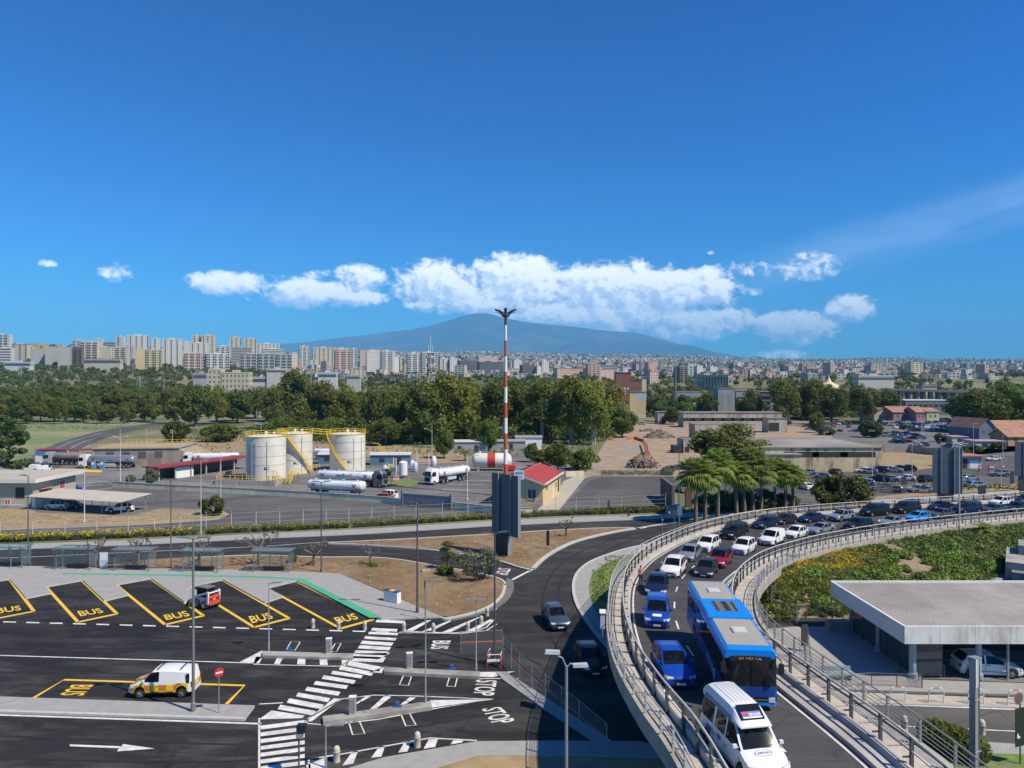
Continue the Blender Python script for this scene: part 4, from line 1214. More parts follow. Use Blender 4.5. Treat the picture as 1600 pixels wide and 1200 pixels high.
def make_bus():
 a=deck_find(1173,1111)[0];z=a.z
 front=Vector((a.x,a.y));
 d=Vector((-1.25,-12.7)).normalized()
 c=front-d*6.05
 t=thing('bus','long blue city bus with grey roof panels in the right lane of the flyover','bus',(c.x,c.y,z),math.atan2(d.y,d.x))
 L,Wd,H=12.1,2.5,3.05
 # lower body with wheel arches
 b=MB()
 x=-L/2
 seg=[(-L/2,-L/2+2.55,.32),(-L/2+2.55,-L/2+3.65,1.08),(-L/2+3.65,L/2-3.3,.32),(L/2-3.3,L/2-2.2,1.08),(L/2-2.2,L/2-.12,.32)]
 for(x0,x1,z0)in seg:b.bb(x0,x1,-Wd/2,Wd/2,z0,1.20)
 # front mask, slightly raked and rounded in plan
 fr=[(L/2-.12,Wd/2),(L/2-.02,Wd/2-.12),(L/2+.06,Wd/2-.5),(L/2+.06,-Wd/2+.5),(L/2-.02,-Wd/2+.12),(L/2-.12,-Wd/2)]
 b.prism(fr,.70,1.20)
 b.build('lower_body',BUSDARK,t)
 b=MB();b.prism(fr,.30,.44);b.build('bumper',BUSBLUE,t)
 b=MB();b.prism([(p[0]-.03,p[1]*.985)for p in fr],.44,.70);b.build('front_grille',GRILLE,t)
 b=MB()
 b.box((L/2+.05,0,.57),(.03,1.7,.05));b.lathe([(.13,0),(.13,.02)],(L/2+.04,0,.60),14,axis='X');b.build('grille_bar',mat('chrome_gold',(.55,.40,.10),.3,.8),t)
 # window band
 b=MB()
 b.bb(-L/2+.02,L/2-.14,-Wd/2+.03,Wd/2-.03,1.20,2.62);b.build('cab_shell',mat('bus_interior_dark',(.010,.012,.014),.25,spec=.6),t)
 for s in(1,-1):
  for k in range(7):
   x0=-L/2+.3+k*1.62
   if k==6:x1=L/2-.25
   else:x1=x0+1.54
   b=MB();b.bb(x0,x1,s*(Wd/2-.028)-.012,s*(Wd/2-.028)+.012,1.24,2.50);b.build('side_window',GLASS,t)
 b=MB();b.bb(-L/2,-L/2+.02,-1.05,1.05,1.35,2.5);b.build('rear_window',GLASS,t)
 # windscreen in two halves, bowed
 for s in(1,-1):
  b=MB()
  pl=[(L/2-.11,s*(Wd/2-.02)),(L/2-.02,s*(Wd/2-.12)),(L/2+.05,s*.62),(L/2+.06,s*.02)]
  vs=[]
  for(zz,dx)in((1.20,0.0),(2.35,-.05),(2.62,-.10)):
   vs+=[(p[0]+dx,p[1],zz)for p in pl]
  fs=[]
  for r_ in range(2):
   for k in range(3):fs.append((r_*4+k,r_*4+k+1,r_*4+5+k,r_*4+4+k))
  b.add(vs,fs);b.build('windscreen',GLASS,t,smooth=50)
  # roof
 pr=[(Wd/2,2.50),(Wd/2,2.68),(Wd/2-.08,2.86),(Wd/2-.22,2.95),(-Wd/2+.22,2.95),(-Wd/2+.08,2.86),(-Wd/2,2.68),(-Wd/2,2.50)]
 b=MB();vs=[]
 for(X,dz,k)in((-L/2,-.06,.97),(-L/2+.2,0,1),(L/2-.25,0,1),(L/2-.06,-.06,.96)):
  vs+=[(X,p[0]*k,p[1]+(dz if p[1]>2.6 else 0))for p in pr]
 n=len(pr);fs=[]
 for i in range(3):
  for j in range(n):fs.append((i*n+j,i*n+(j+1)%n,(i+1)*n+(j+1)%n,(i+1)*n+j))
 fs+=[tuple(range(n)),tuple(range(4*n-1,3*n-1,-1))]
 b.add(vs,[tuple(reversed(f))for f in fs]);b.build('roof',BUSBLUE,t)
 b=MB();b.bb(L/2-.07,L/2-.02,-.95,.95,2.36,2.60);dsp=b.build('destination_display',BLACK,t)
 b=MB();put_text(b,'ALIBUS',[(L/2-.015,.55,2.42),(L/2-.015,-.55,2.42),(L/2-.015,-.55,2.55),(L/2-.015,.55,2.55)]);b.build('display_lettering',AMBER,dsp)
 # grey roof panels, pod and hatches
 b=MB();b.bb(-L/2+.35,-1.72,-Wd/2+.25,Wd/2-.25,2.953,2.97);b.build('roof_panel',ROOFG,t)
 b=MB();b.bb(1.62,L/2-.55,-Wd/2+.25,Wd/2-.25,2.953,2.97);b.build('roof_panel',ROOFG,t)
 b=MB()
 vs=[]
 for(zz,k,e)in((2.953,1.0,0.0),(3.05,1.0,.02),(3.10,.93,.12)):
  vs+=[(-1.70+e,-1.2*k,zz),(1.60-e,-1.2*k,zz),(1.60-e,1.2*k,zz),(-1.70+e,1.2*k,zz)]
 b.add(vs,[(0,1,5,4),(1,2,6,5),(2,3,7,6),(3,0,4,7),(4,5,9,8),(5,6,10,9),(6,7,11,10),(7,4,8,11),(8,9,10,11)])
 pod=b.build('air_conditioner_pod',BUSBLUE,t)
 b=MB();b.bb(-1.05,.75,-.62,.62,3.102,3.125);b.build('pod_grille',mat('pod_grille',(.14,.13,.115),.7),pod)
 for k in range(4):
  b=MB();b.lathe([(.17,3.126),(.17,3.15)],(-.75+k*.42,0.05,0),14);b.build('fan',BLACK,pod)
 for s in(-.5,.5):
  b=MB();b.bb(-1.0,.7,s-.05,s+.05,3.126,3.14);b.build('grille_bar',BLACK,pod)
 for X in(-3.6,3.5):
  b=MB();b.bb(X-.42,X+.42,-.35,.35,2.972,3.04);b.bb(X-.36,X+.36,-.29,.29,3.04,3.06);b.build('roof_hatch',VENT,t)
  # lamps, mirrors
 for s in(1,-1):
  b=MB();b.box((L/2+.0,s*.98,.57),(.10,.30,.22));b.build('headlight',LAMPG,t)
  b=MB();b.tube([(L/2-.1,s*1.2,2.62),(L/2+.28,s*1.32,2.60),(L/2+.32,s*1.34,2.42)],.03,6);b.box((L/2+.30,s*1.34,2.18),(.14,.22,.46));b.build('door_mirror',BLACK,t)
  b=MB();b.box((-L/2-.01,s*1.05,1.0),(.04,.22,.5));b.build('tail_light',REDLAMP,t)
 b=MB();b.box((L/2+.075,.0,.37),(.012,.52,.11));b.build('number_plate',PLATE,t)
 # pale lettering on the shaded side
 b=MB();X0=1.2
 put_text(b,'amts',[(X0+2.6,-Wd/2-.012,.55),(X0,-Wd/2-.012,.55),(X0,-Wd/2-.012,1.15),(X0+2.6,-Wd/2-.012,1.15)][::1])
 b.build('side_lettering',mat('pale_blue_print',(.32,.46,.66),.5),t)
 # driver's seat side and dashboard are only hinted behind the glass
 add_wheels(t,(-L/2+3.1,L/2-2.75),Wd/2,.48,.32)
make_bus()
def make_hightop():
 p,d=deck_find(1160,1186)
 T='hightop'
 t=make_car('minibus',T,'white','white high roof minibus with sign above its windscreen in front of the blue bus','van',p,math.atan2(-d.y,-d.x)+0.10,QUEUE)
 t.scale=(.93,.90,.93)
 # raised roof
 b=MB();vs=[]
 prof=[(-.80,0),(-.80,.30),(-.66,.52),(-.4,.58),(.4,.58),(.66,.52),(.80,.30),(.80,0)]
 st=[(1.25,.10,.92),(1.00,.35,.96),(.45,.92,1),(0.0,1.0,1),(-2.1,1.0,1),(-2.38,.7,.97)]
 for(X,kz,kw)in st:vs+=[(X,y*kw,1.98+z*kz)for y,z in prof]
 n=len(prof);fs=[]
 for i in range(len(st)-1):
  for j in range(n-1):fs.append((i*n+j,i*n+j+1,(i+1)*n+j+1,(i+1)*n+j))
 fs+=[tuple(range(n-1,-1,-1)),tuple(range((len(st)-1)*n,len(st)*n))]
 b.add(vs,[tuple(reversed(f))for f in fs])
 b.build('high_roof',PAINT['white'],t,smooth=35)
 for k in range(5):
  b=MB();b.bb(-2.0,.0,-.40+k*.2-.02,-.40+k*.2+.02,2.556,2.575);b.build('roof_rib',PAINT['white'],t)
  # dark glazed front of the raised roof with a printed sign
 a0=Vector((1.02,0,2.185));a1=Vector((.44,0,2.535))
 up=(a1-a0);nrm=Vector((up.z,0,-up.x)).normalized()*0.02
 def q(y0,y1,f0,f1,mb,k=1):
  P_=[a0+up*f0+nrm*k+Vector((0,y0,0)),a0+up*f0+nrm*k+Vector((0,y1,0)),a0+up*f1+nrm*k+Vector((0,y1,0)),a0+up*f1+nrm*k+Vector((0,y0,0))]
  mb.add(P_,[(0,1,2,3)]);return P_
 b=MB();q(-.56,.56,.06,1.15,b);wnd=b.build('roof_window',GLASS,t)
 b=MB();q(-.46,.46,.14,.62,b,1.6);b.build('sign_panel',mat('sign_blue_white',(.12,.16,.42),.4),wnd)
 b=MB();Q=q(.42,-.14,.28,.55,MB(),2.2);put_text(b,'tourist',[Q[0],Q[1],Q[2],Q[3]]);b.build('sign_lettering',WHITE,wnd)
 b=MB();Q=q(-.16,-.40,.28,.58,MB(),2.2);put_text(b,'M',[Q[0],Q[1],Q[2],Q[3]]);b.build('sign_lettering',mat('sign_red',(.6,.06,.05),.4),wnd)
 b=MB();q(-.46,.46,.14,.24,b,2.0);b.build('sign_strip',WHITE,wnd)
 # blue side band under the raised roof and emblem on the bonnet
 for s in(1,-1):
  b=MB();b.box((-.8,s*.812,2.10),(2.6,.02,.22));b.build('side_band',mat('band_blue',(.05,.16,.38),.4),t)
  b=MB();b.box((-1.3,s*1.016,.85),(.5,.012,.3));b.box((-.3,s*1.016,.92),(.35,.012,.2));b.build('side_sticker',mat('sticker_blue',(.06,.10,.3),.5),t)
 E0=Vector((1.80,0,1.165));ux=Vector((.52,0,-.165)).normalized();un=Vector((.165,0,.52)).normalized()
 pts=[]
 b=MB()
 for k in range(28):
  t0,t1=2*PI*k/28,2*PI*(k+1)/28
  pa=[E0+un*.045+Vector((0,.40*r_*math.sin(tt),0))+ux*(.17*r_*math.cos(tt))for tt in(t0,t1)for r_ in(.93,1.0)]
  b.add(pa,[(0,1,3,2)])
 o_=E0+un*.05
 put_text(b,'ASTRA',[o_+Vector((0,.28,0))+ux*.05,o_+Vector((0,-.28,0))+ux*.05,o_+Vector((0,-.28,0))-ux*.05,o_+Vector((0,.28,0))-ux*.05])
 b.build('bonnet_emblem',mat('emblem_blue',(.10,.14,.38),.5),t)
make_hightop()
def make_airport_van():
 A=G(232,1090);B=G(288,1086)
 p=(G(258,1083))
 t=make_car('airport_van','van','white','white airport van with yellow and orange checks parked in the bus lane','van',p,math.radians(183))
 t.scale=(1.0,1.0,1.02)
 OR=mat('check_orange',(.62,.16,.02),.45);YE=mat('check_yellow',(.70,.56,.01),.45)
 P,info=car_shell('van')
 xs,rings=info['xs'],info['rings']
 # checks laid on the lower side panels: strips of the real skin, a few mm proud
 def skin(x0,x1,j,f0,f1,m,top=False):
  for s in(1,-1):
   b=MB()
   for i in range(len(xs)-1):
    a,c=rings[i],rings[i+1]
    xa,xb_=a[0][0],c[0][0]
    hi,lo=min(x1,xa),max(x0,xb_)
    if hi-lo<1e-3:continue
    def at_(x,jj,f):
     k=(xa-x)/(xa-xb_)
     u=[Vector(a[jj]).lerp(Vector(c[jj]),k),Vector(a[jj+1]).lerp(Vector(c[jj+1]),k)]
     v=u[0].lerp(u[1],f)
     off=Vector((0,.006,0))if not top else Vector((.0,0,.008))
     v=v+off
     return(v.x,v.y*s,v.z)
    qd=[at_(hi,j,f0),at_(hi,j,f1),at_(lo,j,f1),at_(lo,j,f0)]
    b.add(qd if s>0 else list(reversed(qd)),[(0,1,2,3)])
   if b.f:b.build('check',m,t)
 n=8
 for k in range(n):
  x1=2.05-k*.5;x0=x1-.5
  skin(x0,x1,2,.25,1.0,OR if k%2==0 else YE)
  skin(x0,x1,2,0,.25,YE if k%2==0 else OR)
  skin(x0,x1,3,0.0,.30,YE if k%2 else OR)
 skin(1.45,1.75,6,0,1,YE,True);skin(1.75,2.02,6,0,1,OR,True);skin(1.32,1.45,6,0,1,OR,True)
 b=MB()
 for s in(1,-1):b.box((-2.215,s*.45,.92),(.012,.8,.22))
 b.build('rear_check',YE,t)
 b=MB();b.box((-2.218,0,.70),(.012,1.5,.16));b.build('rear_check',OR,t)
 for X in(.25,-1.35):
  b=MB();b.box((X,0,1.93),(.06,1.25,.05));b.box((X,.6,1.9),(.05,.05,.08));b.box((X,-.6,1.9),(.05,.05,.08));b.build('roof_bar',BLACK,t)
 b=MB();b.box((-1.93,.908,1.36),(.22,.02,.62));b.build('quarter_window',GLASS,t)
make_airport_van()
def make_loader():
 p=G(322,948)
 t=thing('skid_steer_loader','red and white skid steer loader parked across the yellow bay line','loader',p,math.radians(152))
 RED=mat('loader_red',(.62,.06,.025),.4)
 b=MB()
 # chassis with sloping belly; front is +X
 b.add([(-1.1,-.5,.32),(.7,-.5,.32),(1.0,-.5,.75),(1.0,-.5,.95),(-.9,-.5,1.1),(-1.15,-.5,.9),(-1.1,.5,.32),(.7,.5,.32),(1.0,.5,.75),(1.0,.5,.95),(-.9,.5,1.1),(-1.15,.5,.9)],[(0,1,2,3,4,5),(11,10,9,8,7,6),(0,6,7,1),(1,7,8,2),(2,8,9,3),(3,9,10,4),(4,10,11,5),(5,11,6,0)])
 b.build('chassis',mat('loader_white',(.62,.60,.56),.5),t)
 b=MB();b.add([(-1.12,-.62,.45),(-1.30,-.62,.5),(-1.22,-.62,1.25),(-1.0,-.62,1.3),(-1.12,.62,.45),(-1.30,.62,.5),(-1.22,.62,1.25),(-1.0,.62,1.3)],[(0,1,2,3),(7,6,5,4),(0,4,5,1),(1,5,6,2),(2,6,7,3),(3,7,4,0)])
 door=b.build('rear_door',RED,t)
 b=MB();b.box((-1.275,0,.98),(.03,.9,.14));b.build('vent',BLACK,door)
 b=MB();b.box((-1.297,.08,.98),(.02,.34,.09));b.build('badge',mat('badge_gold',(.65,.55,.3),.5),door)
 for s in(1,-1):
  b=MB();b.box((-1.27,s*.52,1.12),(.04,.12,.10));b.build('tail_light',REDLAMP,door)
 b=MB()
 for s in(1,-1):
  for(x,y)in((-.55,.46),(.75,.46)):b.beam((x,s*y,.95),(x-.05,s*.44,1.98),.07,.07)
  b.beam((-.6,s*.44,1.5),(.72,s*.45,1.45),.05,.05)
 b.build('cab_frame',BLACK,t)
 b=MB();b.bb(-.72,.80,-.5,.5,1.98,2.06);b.build('cab_roof',mat('loader_roof',(.16,.16,.16),.6),t)
 for s in(1,-1):
  b=MB();b.box((.1,s*.47,1.5),(1.15,.015,.85));b.build('cab_window',GLASS,t)
 b=MB();b.box((-.58,0,1.52),(.015,.82,.75));b.build('rear_window',GLASS,t)
 for s in(1,-1):
  b=MB()
  b.beam((-1.05,s*.66,.55),(-1.1,s*.66,1.72),.13,.20);b.beam((-1.1,s*.66,1.70),(.9,s*.66,1.05),.12,.18);b.beam((.9,s*.66,1.08),(1.45,s*.62,.35),.12,.16)
  b.build('lift_arm',WHITE,t)
 b=MB();b.beam((-1.1,-.62,1.62),(-1.1,.62,1.62),.10,.12);b.build('cross_bar',WHITE,t)
 b=MB();b.add([(1.45,-.85,.1),(2.1,-.85,.06),(1.5,-.85,.75),(1.45,.85,.1),(2.1,.85,.06),(1.5,.85,.75),(1.42,-.85,.75),(1.42,.85,.75)],[(0,3,4,1),(0,6,7,3),(0,1,2,6),(3,7,5,4),(2,5,7,6)])
 b.build('bucket',STEELD,t)
 add_wheels(t,(-.62,.62),.86,.42,.32,rim=mat('loader_rim',(.5,.48,.42),.5))
make_loader()
# tanker trucks of the fuel depot
TANKW=mat('tank_white',(0.72,0.74,0.75),0.38,var=0.05,scale=0.6,rgb2=(0.56,0.58,0.60),patch=0.25)
ALU=mat('tank_aluminium',(0.50,0.51,0.52),0.3,0.75,var=0.08,scale=1.0)
def tank_shell(L,rw,rh,zc,segs=3,n=20):
 """elliptical barrel along X with domed ends"""
 b=MB();prof=[(-L/2,.0),(-L/2+.03,.55),(-L/2+.18,.90),(-L/2+.38,1.0)]+[(lerp(-L/2+.38,L/2-.38,i/segs),1.0)for i in range(1,segs)]+[(L/2-.38,1.0),(L/2-.18,.9),(L/2-.03,.55),(L/2,0.0)]
 vs=[]
 for(x,k)in prof:
  for j in range(n):
   a=2*PI*j/n
   ca,sa=math.cos(a),math.sin(a)
   e=0.80
   vs.append((x,rw*k*math.copysign(abs(ca)**e,ca),zc+rh*k*math.copysign(abs(sa)**e,sa)))
 fs=[]
 for i in range(len(prof)-1):
  for j in range(n):
   j2=(j+1)%n
   fs.append((i*n+j,(i+1)*n+j,(i+1)*n+j2,i*n+j2))
 b.add(vs,fs)
 return b
def make_tanker(label,loc,rz,trailer=True,tractor=True,tank_m=None,L=11.5,text=None,cat='tanker truck',cab_col=None,axles=3,name='tanker_truck'):
 t=thing(name,label,cat,loc,rz)
 rh,rw,zc=.92,1.22,2.35
 tm=tank_m or TANKW
 b=tank_shell(L,rw,rh,zc);tank=b.build('tank',tm,t,smooth=45)
 b=MB()
 for s in(1,-1):b.beam((-L/2+.8,s*.4,zc+rh+.04),(L/2-.8,s*.4,zc+rh+.04),.06,.06)
 b.bb(-L/2+.8,L/2-.8,-.36,.36,zc+rh-.01,zc+rh+.03)
 b.build('catwalk',mat('catwalk_grey',(.40,.42,.44),.6),tank)
 for k in range(4):
  b=MB();b.lathe([(.24,zc+rh),(.24,zc+rh+.16),(.16,zc+rh+.2)],(lerp(-L/2+1.5,L/2-1.5,k/3),.0,0),10);b.build('hatch',tm,tank)
 b=MB();b.bb(-L/2+.5,L/2-.2,-.45,.45,1.02,1.4);b.build('chassis',STEELD,t)
 for s in(1,-1):
  b=MB();b.bb(-L/2+5.0,L/2-2.6,s*1.0-.2,s*1.0+.2,.7,1.3);b.build('locker',mat('locker_blue_grey',(.45,.52,.58),.5),t)
  b=MB();b.box((-L/2-.02,s*.9,1.15),(.05,.4,.18));b.build('tail_light',REDLAMP,t)
  if text:
   ys=s*(rw+.012)
   ba=MB();X=(1.9,-1.9)if s>0 else(-1.9,1.9)
   w1,w2=text
   xm=lerp(X[0],X[1],.62)
   put_text(ba,w1,[(X[0],ys,zc-.30),(xm,ys,zc-.30),(xm,ys,zc+.52),(X[0],ys,zc+.52)]);ba.build('lettering',mat('letter_dark',(.05,.06,.07),.5),tank)
   bc=MB();xm2=lerp(X[0],X[1],.66)
   put_text(bc,w2,[(xm2,ys,zc-.30),(X[1],ys,zc-.30),(X[1],ys,zc+.52),(xm2,ys,zc+.52)]);bc.build('lettering',mat('letter_amber',(.66,.36,.04),.5),tank)
  for X in(-L/2+1.6,L/2-1.6):
   bx=MB();ys=s*(rw+.016)
   for sg in(1,-1):bx.beam((X-.42,ys,zc-.42*sg),(X+.42,ys,zc+.42*sg),.012,.2)
   bx.build('cross_emblem',mat('emblem_red',(.32,.05,.07),.5),tank)
 xw=[-L/2+1.2+i*1.3 for i in range(axles)]
 add_wheels(t,xw,1.24,.50,.34)
 if tractor:
  cw=cab_col or WHITE
  x0=L/2+.35
  b=MB();b.bb(L/2-3.2,x0+2.3,-.45,.45,.65,1.0);b.build('tractor_chassis',STEELD,t)
  b=MB();vs=[]
  pl=[(x0,1.22),(x0+2.0,1.22),(x0+2.25,1.0),(x0+2.32,.4),(x0+2.32,-.4),(x0+2.25,-1.0),(x0+2.0,-1.22),(x0,-1.22)]
  for(zz,kx,ky)in((.55,1,1),(1.9,1,1),(3.0,.93,.95),(3.55,.72,.90)):
   vs+=[(x0+(p[0]-x0)*kx,p[1]*ky,zz)for p in pl]
  n=8;fs=[]
  for i in range(3):
   for j in range(n):fs.append((i*n+j,i*n+(j+1)%n,(i+1)*n+(j+1)%n,(i+1)*n+j))
  fs+=[tuple(range(3*n,4*n)),tuple(range(n-1,-1,-1))]
  b.add(vs,[tuple(reversed(f))for f in fs]);cab=b.build('cab',cw,t,smooth=30)
  b=MB();b.add([(x0+2.30,-1.05,1.92),(x0+2.34,-.4,1.92),(x0+2.34,.4,1.92),(x0+2.30,1.05,1.92),(x0+2.14,1.0,2.95),(x0+2.20,.4,2.95),(x0+2.20,-.4,2.95),(x0+2.14,-1.0,2.95)],[(0,1,6,7),(1,2,5,6),(2,3,4,5)]);b.build('windscreen',GLASS,cab)
  for s in(1,-1):
   b=MB();b.add([(x0+.75,s*1.235,1.95),(x0+1.95,s*1.235,1.8),(x0+1.85,s*1.18,2.85),(x0+.8,s*1.19,2.85)],[(0,1,2,3)]);b.build('side_window',GLASS,cab)
   b=MB();b.box((x0+2.1,s*1.42,2.35),(.12,.2,.6));b.build('door_mirror',BLACK,cab)
   b=MB();b.box((x0+2.32,s*.85,.85),(.06,.4,.2));b.build('headlight',LAMPG,cab)
  b=MB();b.box((x0+2.34,0,1.25),(.05,1.6,.9));b.build('grille',GRILLE,cab)
  b=MB();b.box((x0+2.36,0,.55),(.012,.52,.12));b.build('number_plate',PLATE,cab)
  add_wheels(t,(x0+1.35,L/2-1.2,L/2-2.5),1.24,.50,.34)
 else:
  b=MB()
  for s in(1,-1):b.beam((L/2-1.5,s*.7,.05),(L/2-1.5,s*.7,1.2),.12,.12)
  b.build('landing_leg',STEELD,t)
 return t
def heading(pa,pb):
 a,b=G(*pa),G(*pb);d=b-a
 return math.atan2(d.y,d.x),(a+b)/2,d.length
 # near trailer and the lettered tanker behind it
rz,m,ln=heading((470,775),(588,781))
make_tanker('white tank trailer nearest the fence, without a tractor, below the lettered tanker',G(526,776),rz,tractor=False,L=12.2,name='tank_trailer',cat='tank trailer')
b_=G(541,759)
make_tanker('white lettered tanker truck parked behind the nearer tank trailer',(b_.x,b_.y,0),rz+.02,L=13.6,text=('carb','oil'),cab_col=mat('cab_dark',(.10,.11,.13),.4))
a,c=G(690,758),G(718,742)
make_tanker('white tanker truck facing the gate on the grey yard',G(706,752),math.radians(232),L=10.5,cab_col=WHITE)
make_tanker('silver tanker truck by the blue pumps near the concrete bunker',G(176,731),math.radians(178),L=12.4,tank_m=ALU,cab_col=WHITE)
make_tanker('white tanker truck parked above the long red roofed shelter',G(338,726),math.radians(190),L=12.0)
t=make_tanker('old dark tanker parked behind the silver tanker next to the small red roofed hut',G(108,726),math.radians(185),L=7.5,tank_m=mat('tank_dirty',(.20,.18,.15),.7,var=.25,scale=1.0),cab_col=mat('cab_grey',(.35,.36,.38),.5))
make_tanker('white tank trailer between the middle and right storage tanks',G(512,718),math.radians(-8),L=8,tractor=False,name='tank_trailer',cat='tank trailer')
# white service vans and cars inside the depot
for(px,py,T,col,rzd,lab)in((48,737,'van','white',185,'white service van with blue roundel parked left of the other white van'),(70,738,'van','white',95,'white van seen from behind beside the first white van'),(22,741,'hatch','white',180,'white car partly under the pine tree'),(606,779,'mpv','white',160,'white people carrier behind the low beige wall near the gate'),(596,782,'hatch','red2',170,'dark red car beside the white people carrier near the gate'),(90,796,'mpv','silver',175,'silver people carrier under the left part of the flat car canopy'),(112,794,'hatch','grey',5,'grey car beside the silver people carrier under the canopy'),(188,800,'suv','white',200,'white crossover under the right end of the flat car canopy'),(100,775,'hatch','white',100,'white small car between the beige office and the yard'),(114,768,'hatch','blue',30,'blue small car on the yard behind the flat canopy'),(812,781,'hatch','white',200,'white car beside the cream house behind the grey hoarding'),(1066,768,'suv','silver',95,'silver crossover parked behind the dark gate post by the palms'),(332,733,'mini','red2',100,'orange red machine under the red roofed shelter')):
 make_car(car_name(T),T,col,lab,'car' if T!='van' else 'van',G(px,py),math.radians(rzd))
make_car('people_carrier','mpv','silver','silver car on the upper lane behind the building site','car',G(1003,664),0)
make_car('hatchback','hatch','white','white car on the upper lane beside the cream wall','car',G(1068,666),PI)
# masts, lamps, signs
def lamp_post(pbase,ptop,label,m=None,heads=2,r=.085,arm=.9,yaw=0.0,zb=0.0,Y=None,group='lamp posts',style='flat',at_deck=None):
 if at_deck is not None:b0=at_deck
 else:b0=G(pbase[0],pbase[1],zb)
 H=(pbase[1]-ptop[1])/F*b0.y
 t=thing('street_lamp',label,'lamp post',b0,yaw,group)
 m=m or STEELG
 b=MB();b.lathe([(r*1.5,-.05),(r*1.5,.55),(r,.6),(r*.62,H)],n=10);b.build('post',m,t,smooth=40)
 for s in((1,-1)if heads==2 else(1,)):
  if style=='flat':
   b=MB();b.beam((0,0,H-.05),(s*arm*.5,0,H+.02),.06,.06);ar=b.build('arm',m,t)
   b=MB()
   x0,x1=s*arm*.35,s*(arm*.35+.75)
   b.add([(x0,-.10,H),(x1,-.14,H+.06),(x1,.14,H+.06),(x0,.10,H),(x0,-.10,H+.10),(x1,-.14,H+.12),(x1,.14,H+.12),(x0,.10,H+.10)],[(0,1,2,3),(7,6,5,4),(0,4,5,1),(1,5,6,2),(2,6,7,3),(3,7,4,0)])
   b.build('lamp_head',m,t)
  else:
   b=MB();b.tube([(0,0,H-.9),(s*arm*.45,0,H-.25),(s*arm,0,H)],.035,6);b.build('arm',m,t)
   b=MB();b.ball((s*(arm+.35),0,H+.02),(.42,.15,.11),8,5);b.build('lamp_head',mat('lamp_pale',(.55,.56,.55),.4),t)
 return t
DK=STEELD
lamp_post((44,884),(42,743),'thin dark lamp post in front of the beige office at the left edge',DK,heads=1,yaw=PI,r=.08)
lamp_post((132,818),(133,706),'pale lamp post at the front edge of the dry verge before the flat canopy',mat('pole_pale',(.48,.48,.46),.5),heads=1,r=.07)
lamp_post((188,752),(187,682),'pale two armed lamp post in front of the silver tanker',mat('pole_pale',(.48,.48,.46),.5),heads=2,style='curve',arm=1.2,r=.08)
lamp_post((267,889),(266,749),'dark lamp post on the bus platform behind the pruned trees',DK,heads=2,r=.08)
lamp_post((314,834),(315,720),'tall pale pole rising through the yellow hedge gap',mat('pole_pale',(.48,.48,.46),.5),heads=1,r=.06)
lamp_post((345,803),(346,702),'pale pole beside the round dark bush on the verge',mat('pole_pale',(.48,.48,.46),.5),heads=1,r=.06)
lamp_post((302,1111),(312,841),'tall grey lamp post on the long pavement beside the yellow and orange van',mat('post_olive_grey',(.20,.20,.19),.5,.2),heads=2,r=.11,zb=.15)
lamp_post((502,896),(500,753),'dark lamp post with two heads between the fuel tanks and the soil bed',DK,heads=2,r=.09)
lamp_post((652,957),(654,785),'dark lamp post with two heads at the edge of the soil bed',DK,heads=2,r=.10,zb=.16)
lamp_post((773,1040),(775,833),'dark lamp post standing among red barriers',DK,heads=2,r=.10,yaw=.3)
lamp_post((665,1098),(665,908),'slim galvanised pole on the nearest meter island',STEEL,heads=0,r=.055,zb=.24)
lamp_post((420,1016),(422,911),'slim galvanised pole on the far meter island',STEEL,heads=0,r=.055,zb=.2)
lamp_post((744,1048),(746,938),'slim galvanised pole with small camera head on the middle meter island',STEEL,heads=2,r=.055,arm=.1,zb=.2)
lamp_post((509,1200),(508,1134),'short slim pole between the two near bollards',STEEL,heads=0,r=.05)
lamp_post((730,782),(731,711),'white lamp post with two curved arms behind the grey gate',mat('pole_white',(.6,.6,.58),.5),heads=2,style='curve',arm=1.6,r=.10)
lamp_post((408,708),(409,661),'white two armed lamp behind the left storage tank',mat('pole_white',(.6,.6,.58),.5),heads=2,style='curve',arm=1.4,r=.08)
lamp_post((675,724),(676,670),'white one armed lamp against the dark eucalyptus trunks',mat('pole_white',(.6,.6,.58),.5),heads=1,style='curve',arm=1.6,r=.08,yaw=PI)
lamp_post((1061,828),(1064,703),'dark pole with small head left of the palms',DK,heads=1,r=.08)
lamp_post((1133,800),(1134,702),'grey lamp post standing within the palm crowns',STEELG,heads=1,r=.07)
p_,d_=deck_find(1499,826)
lamp_post((1499,826),(1501,694),'pale lamp post in front of the right grey hoarding on the ramp',mat('pole_pale',(.48,.48,.46),.5),heads=1,r=.10,at_deck=p_,yaw=PI)
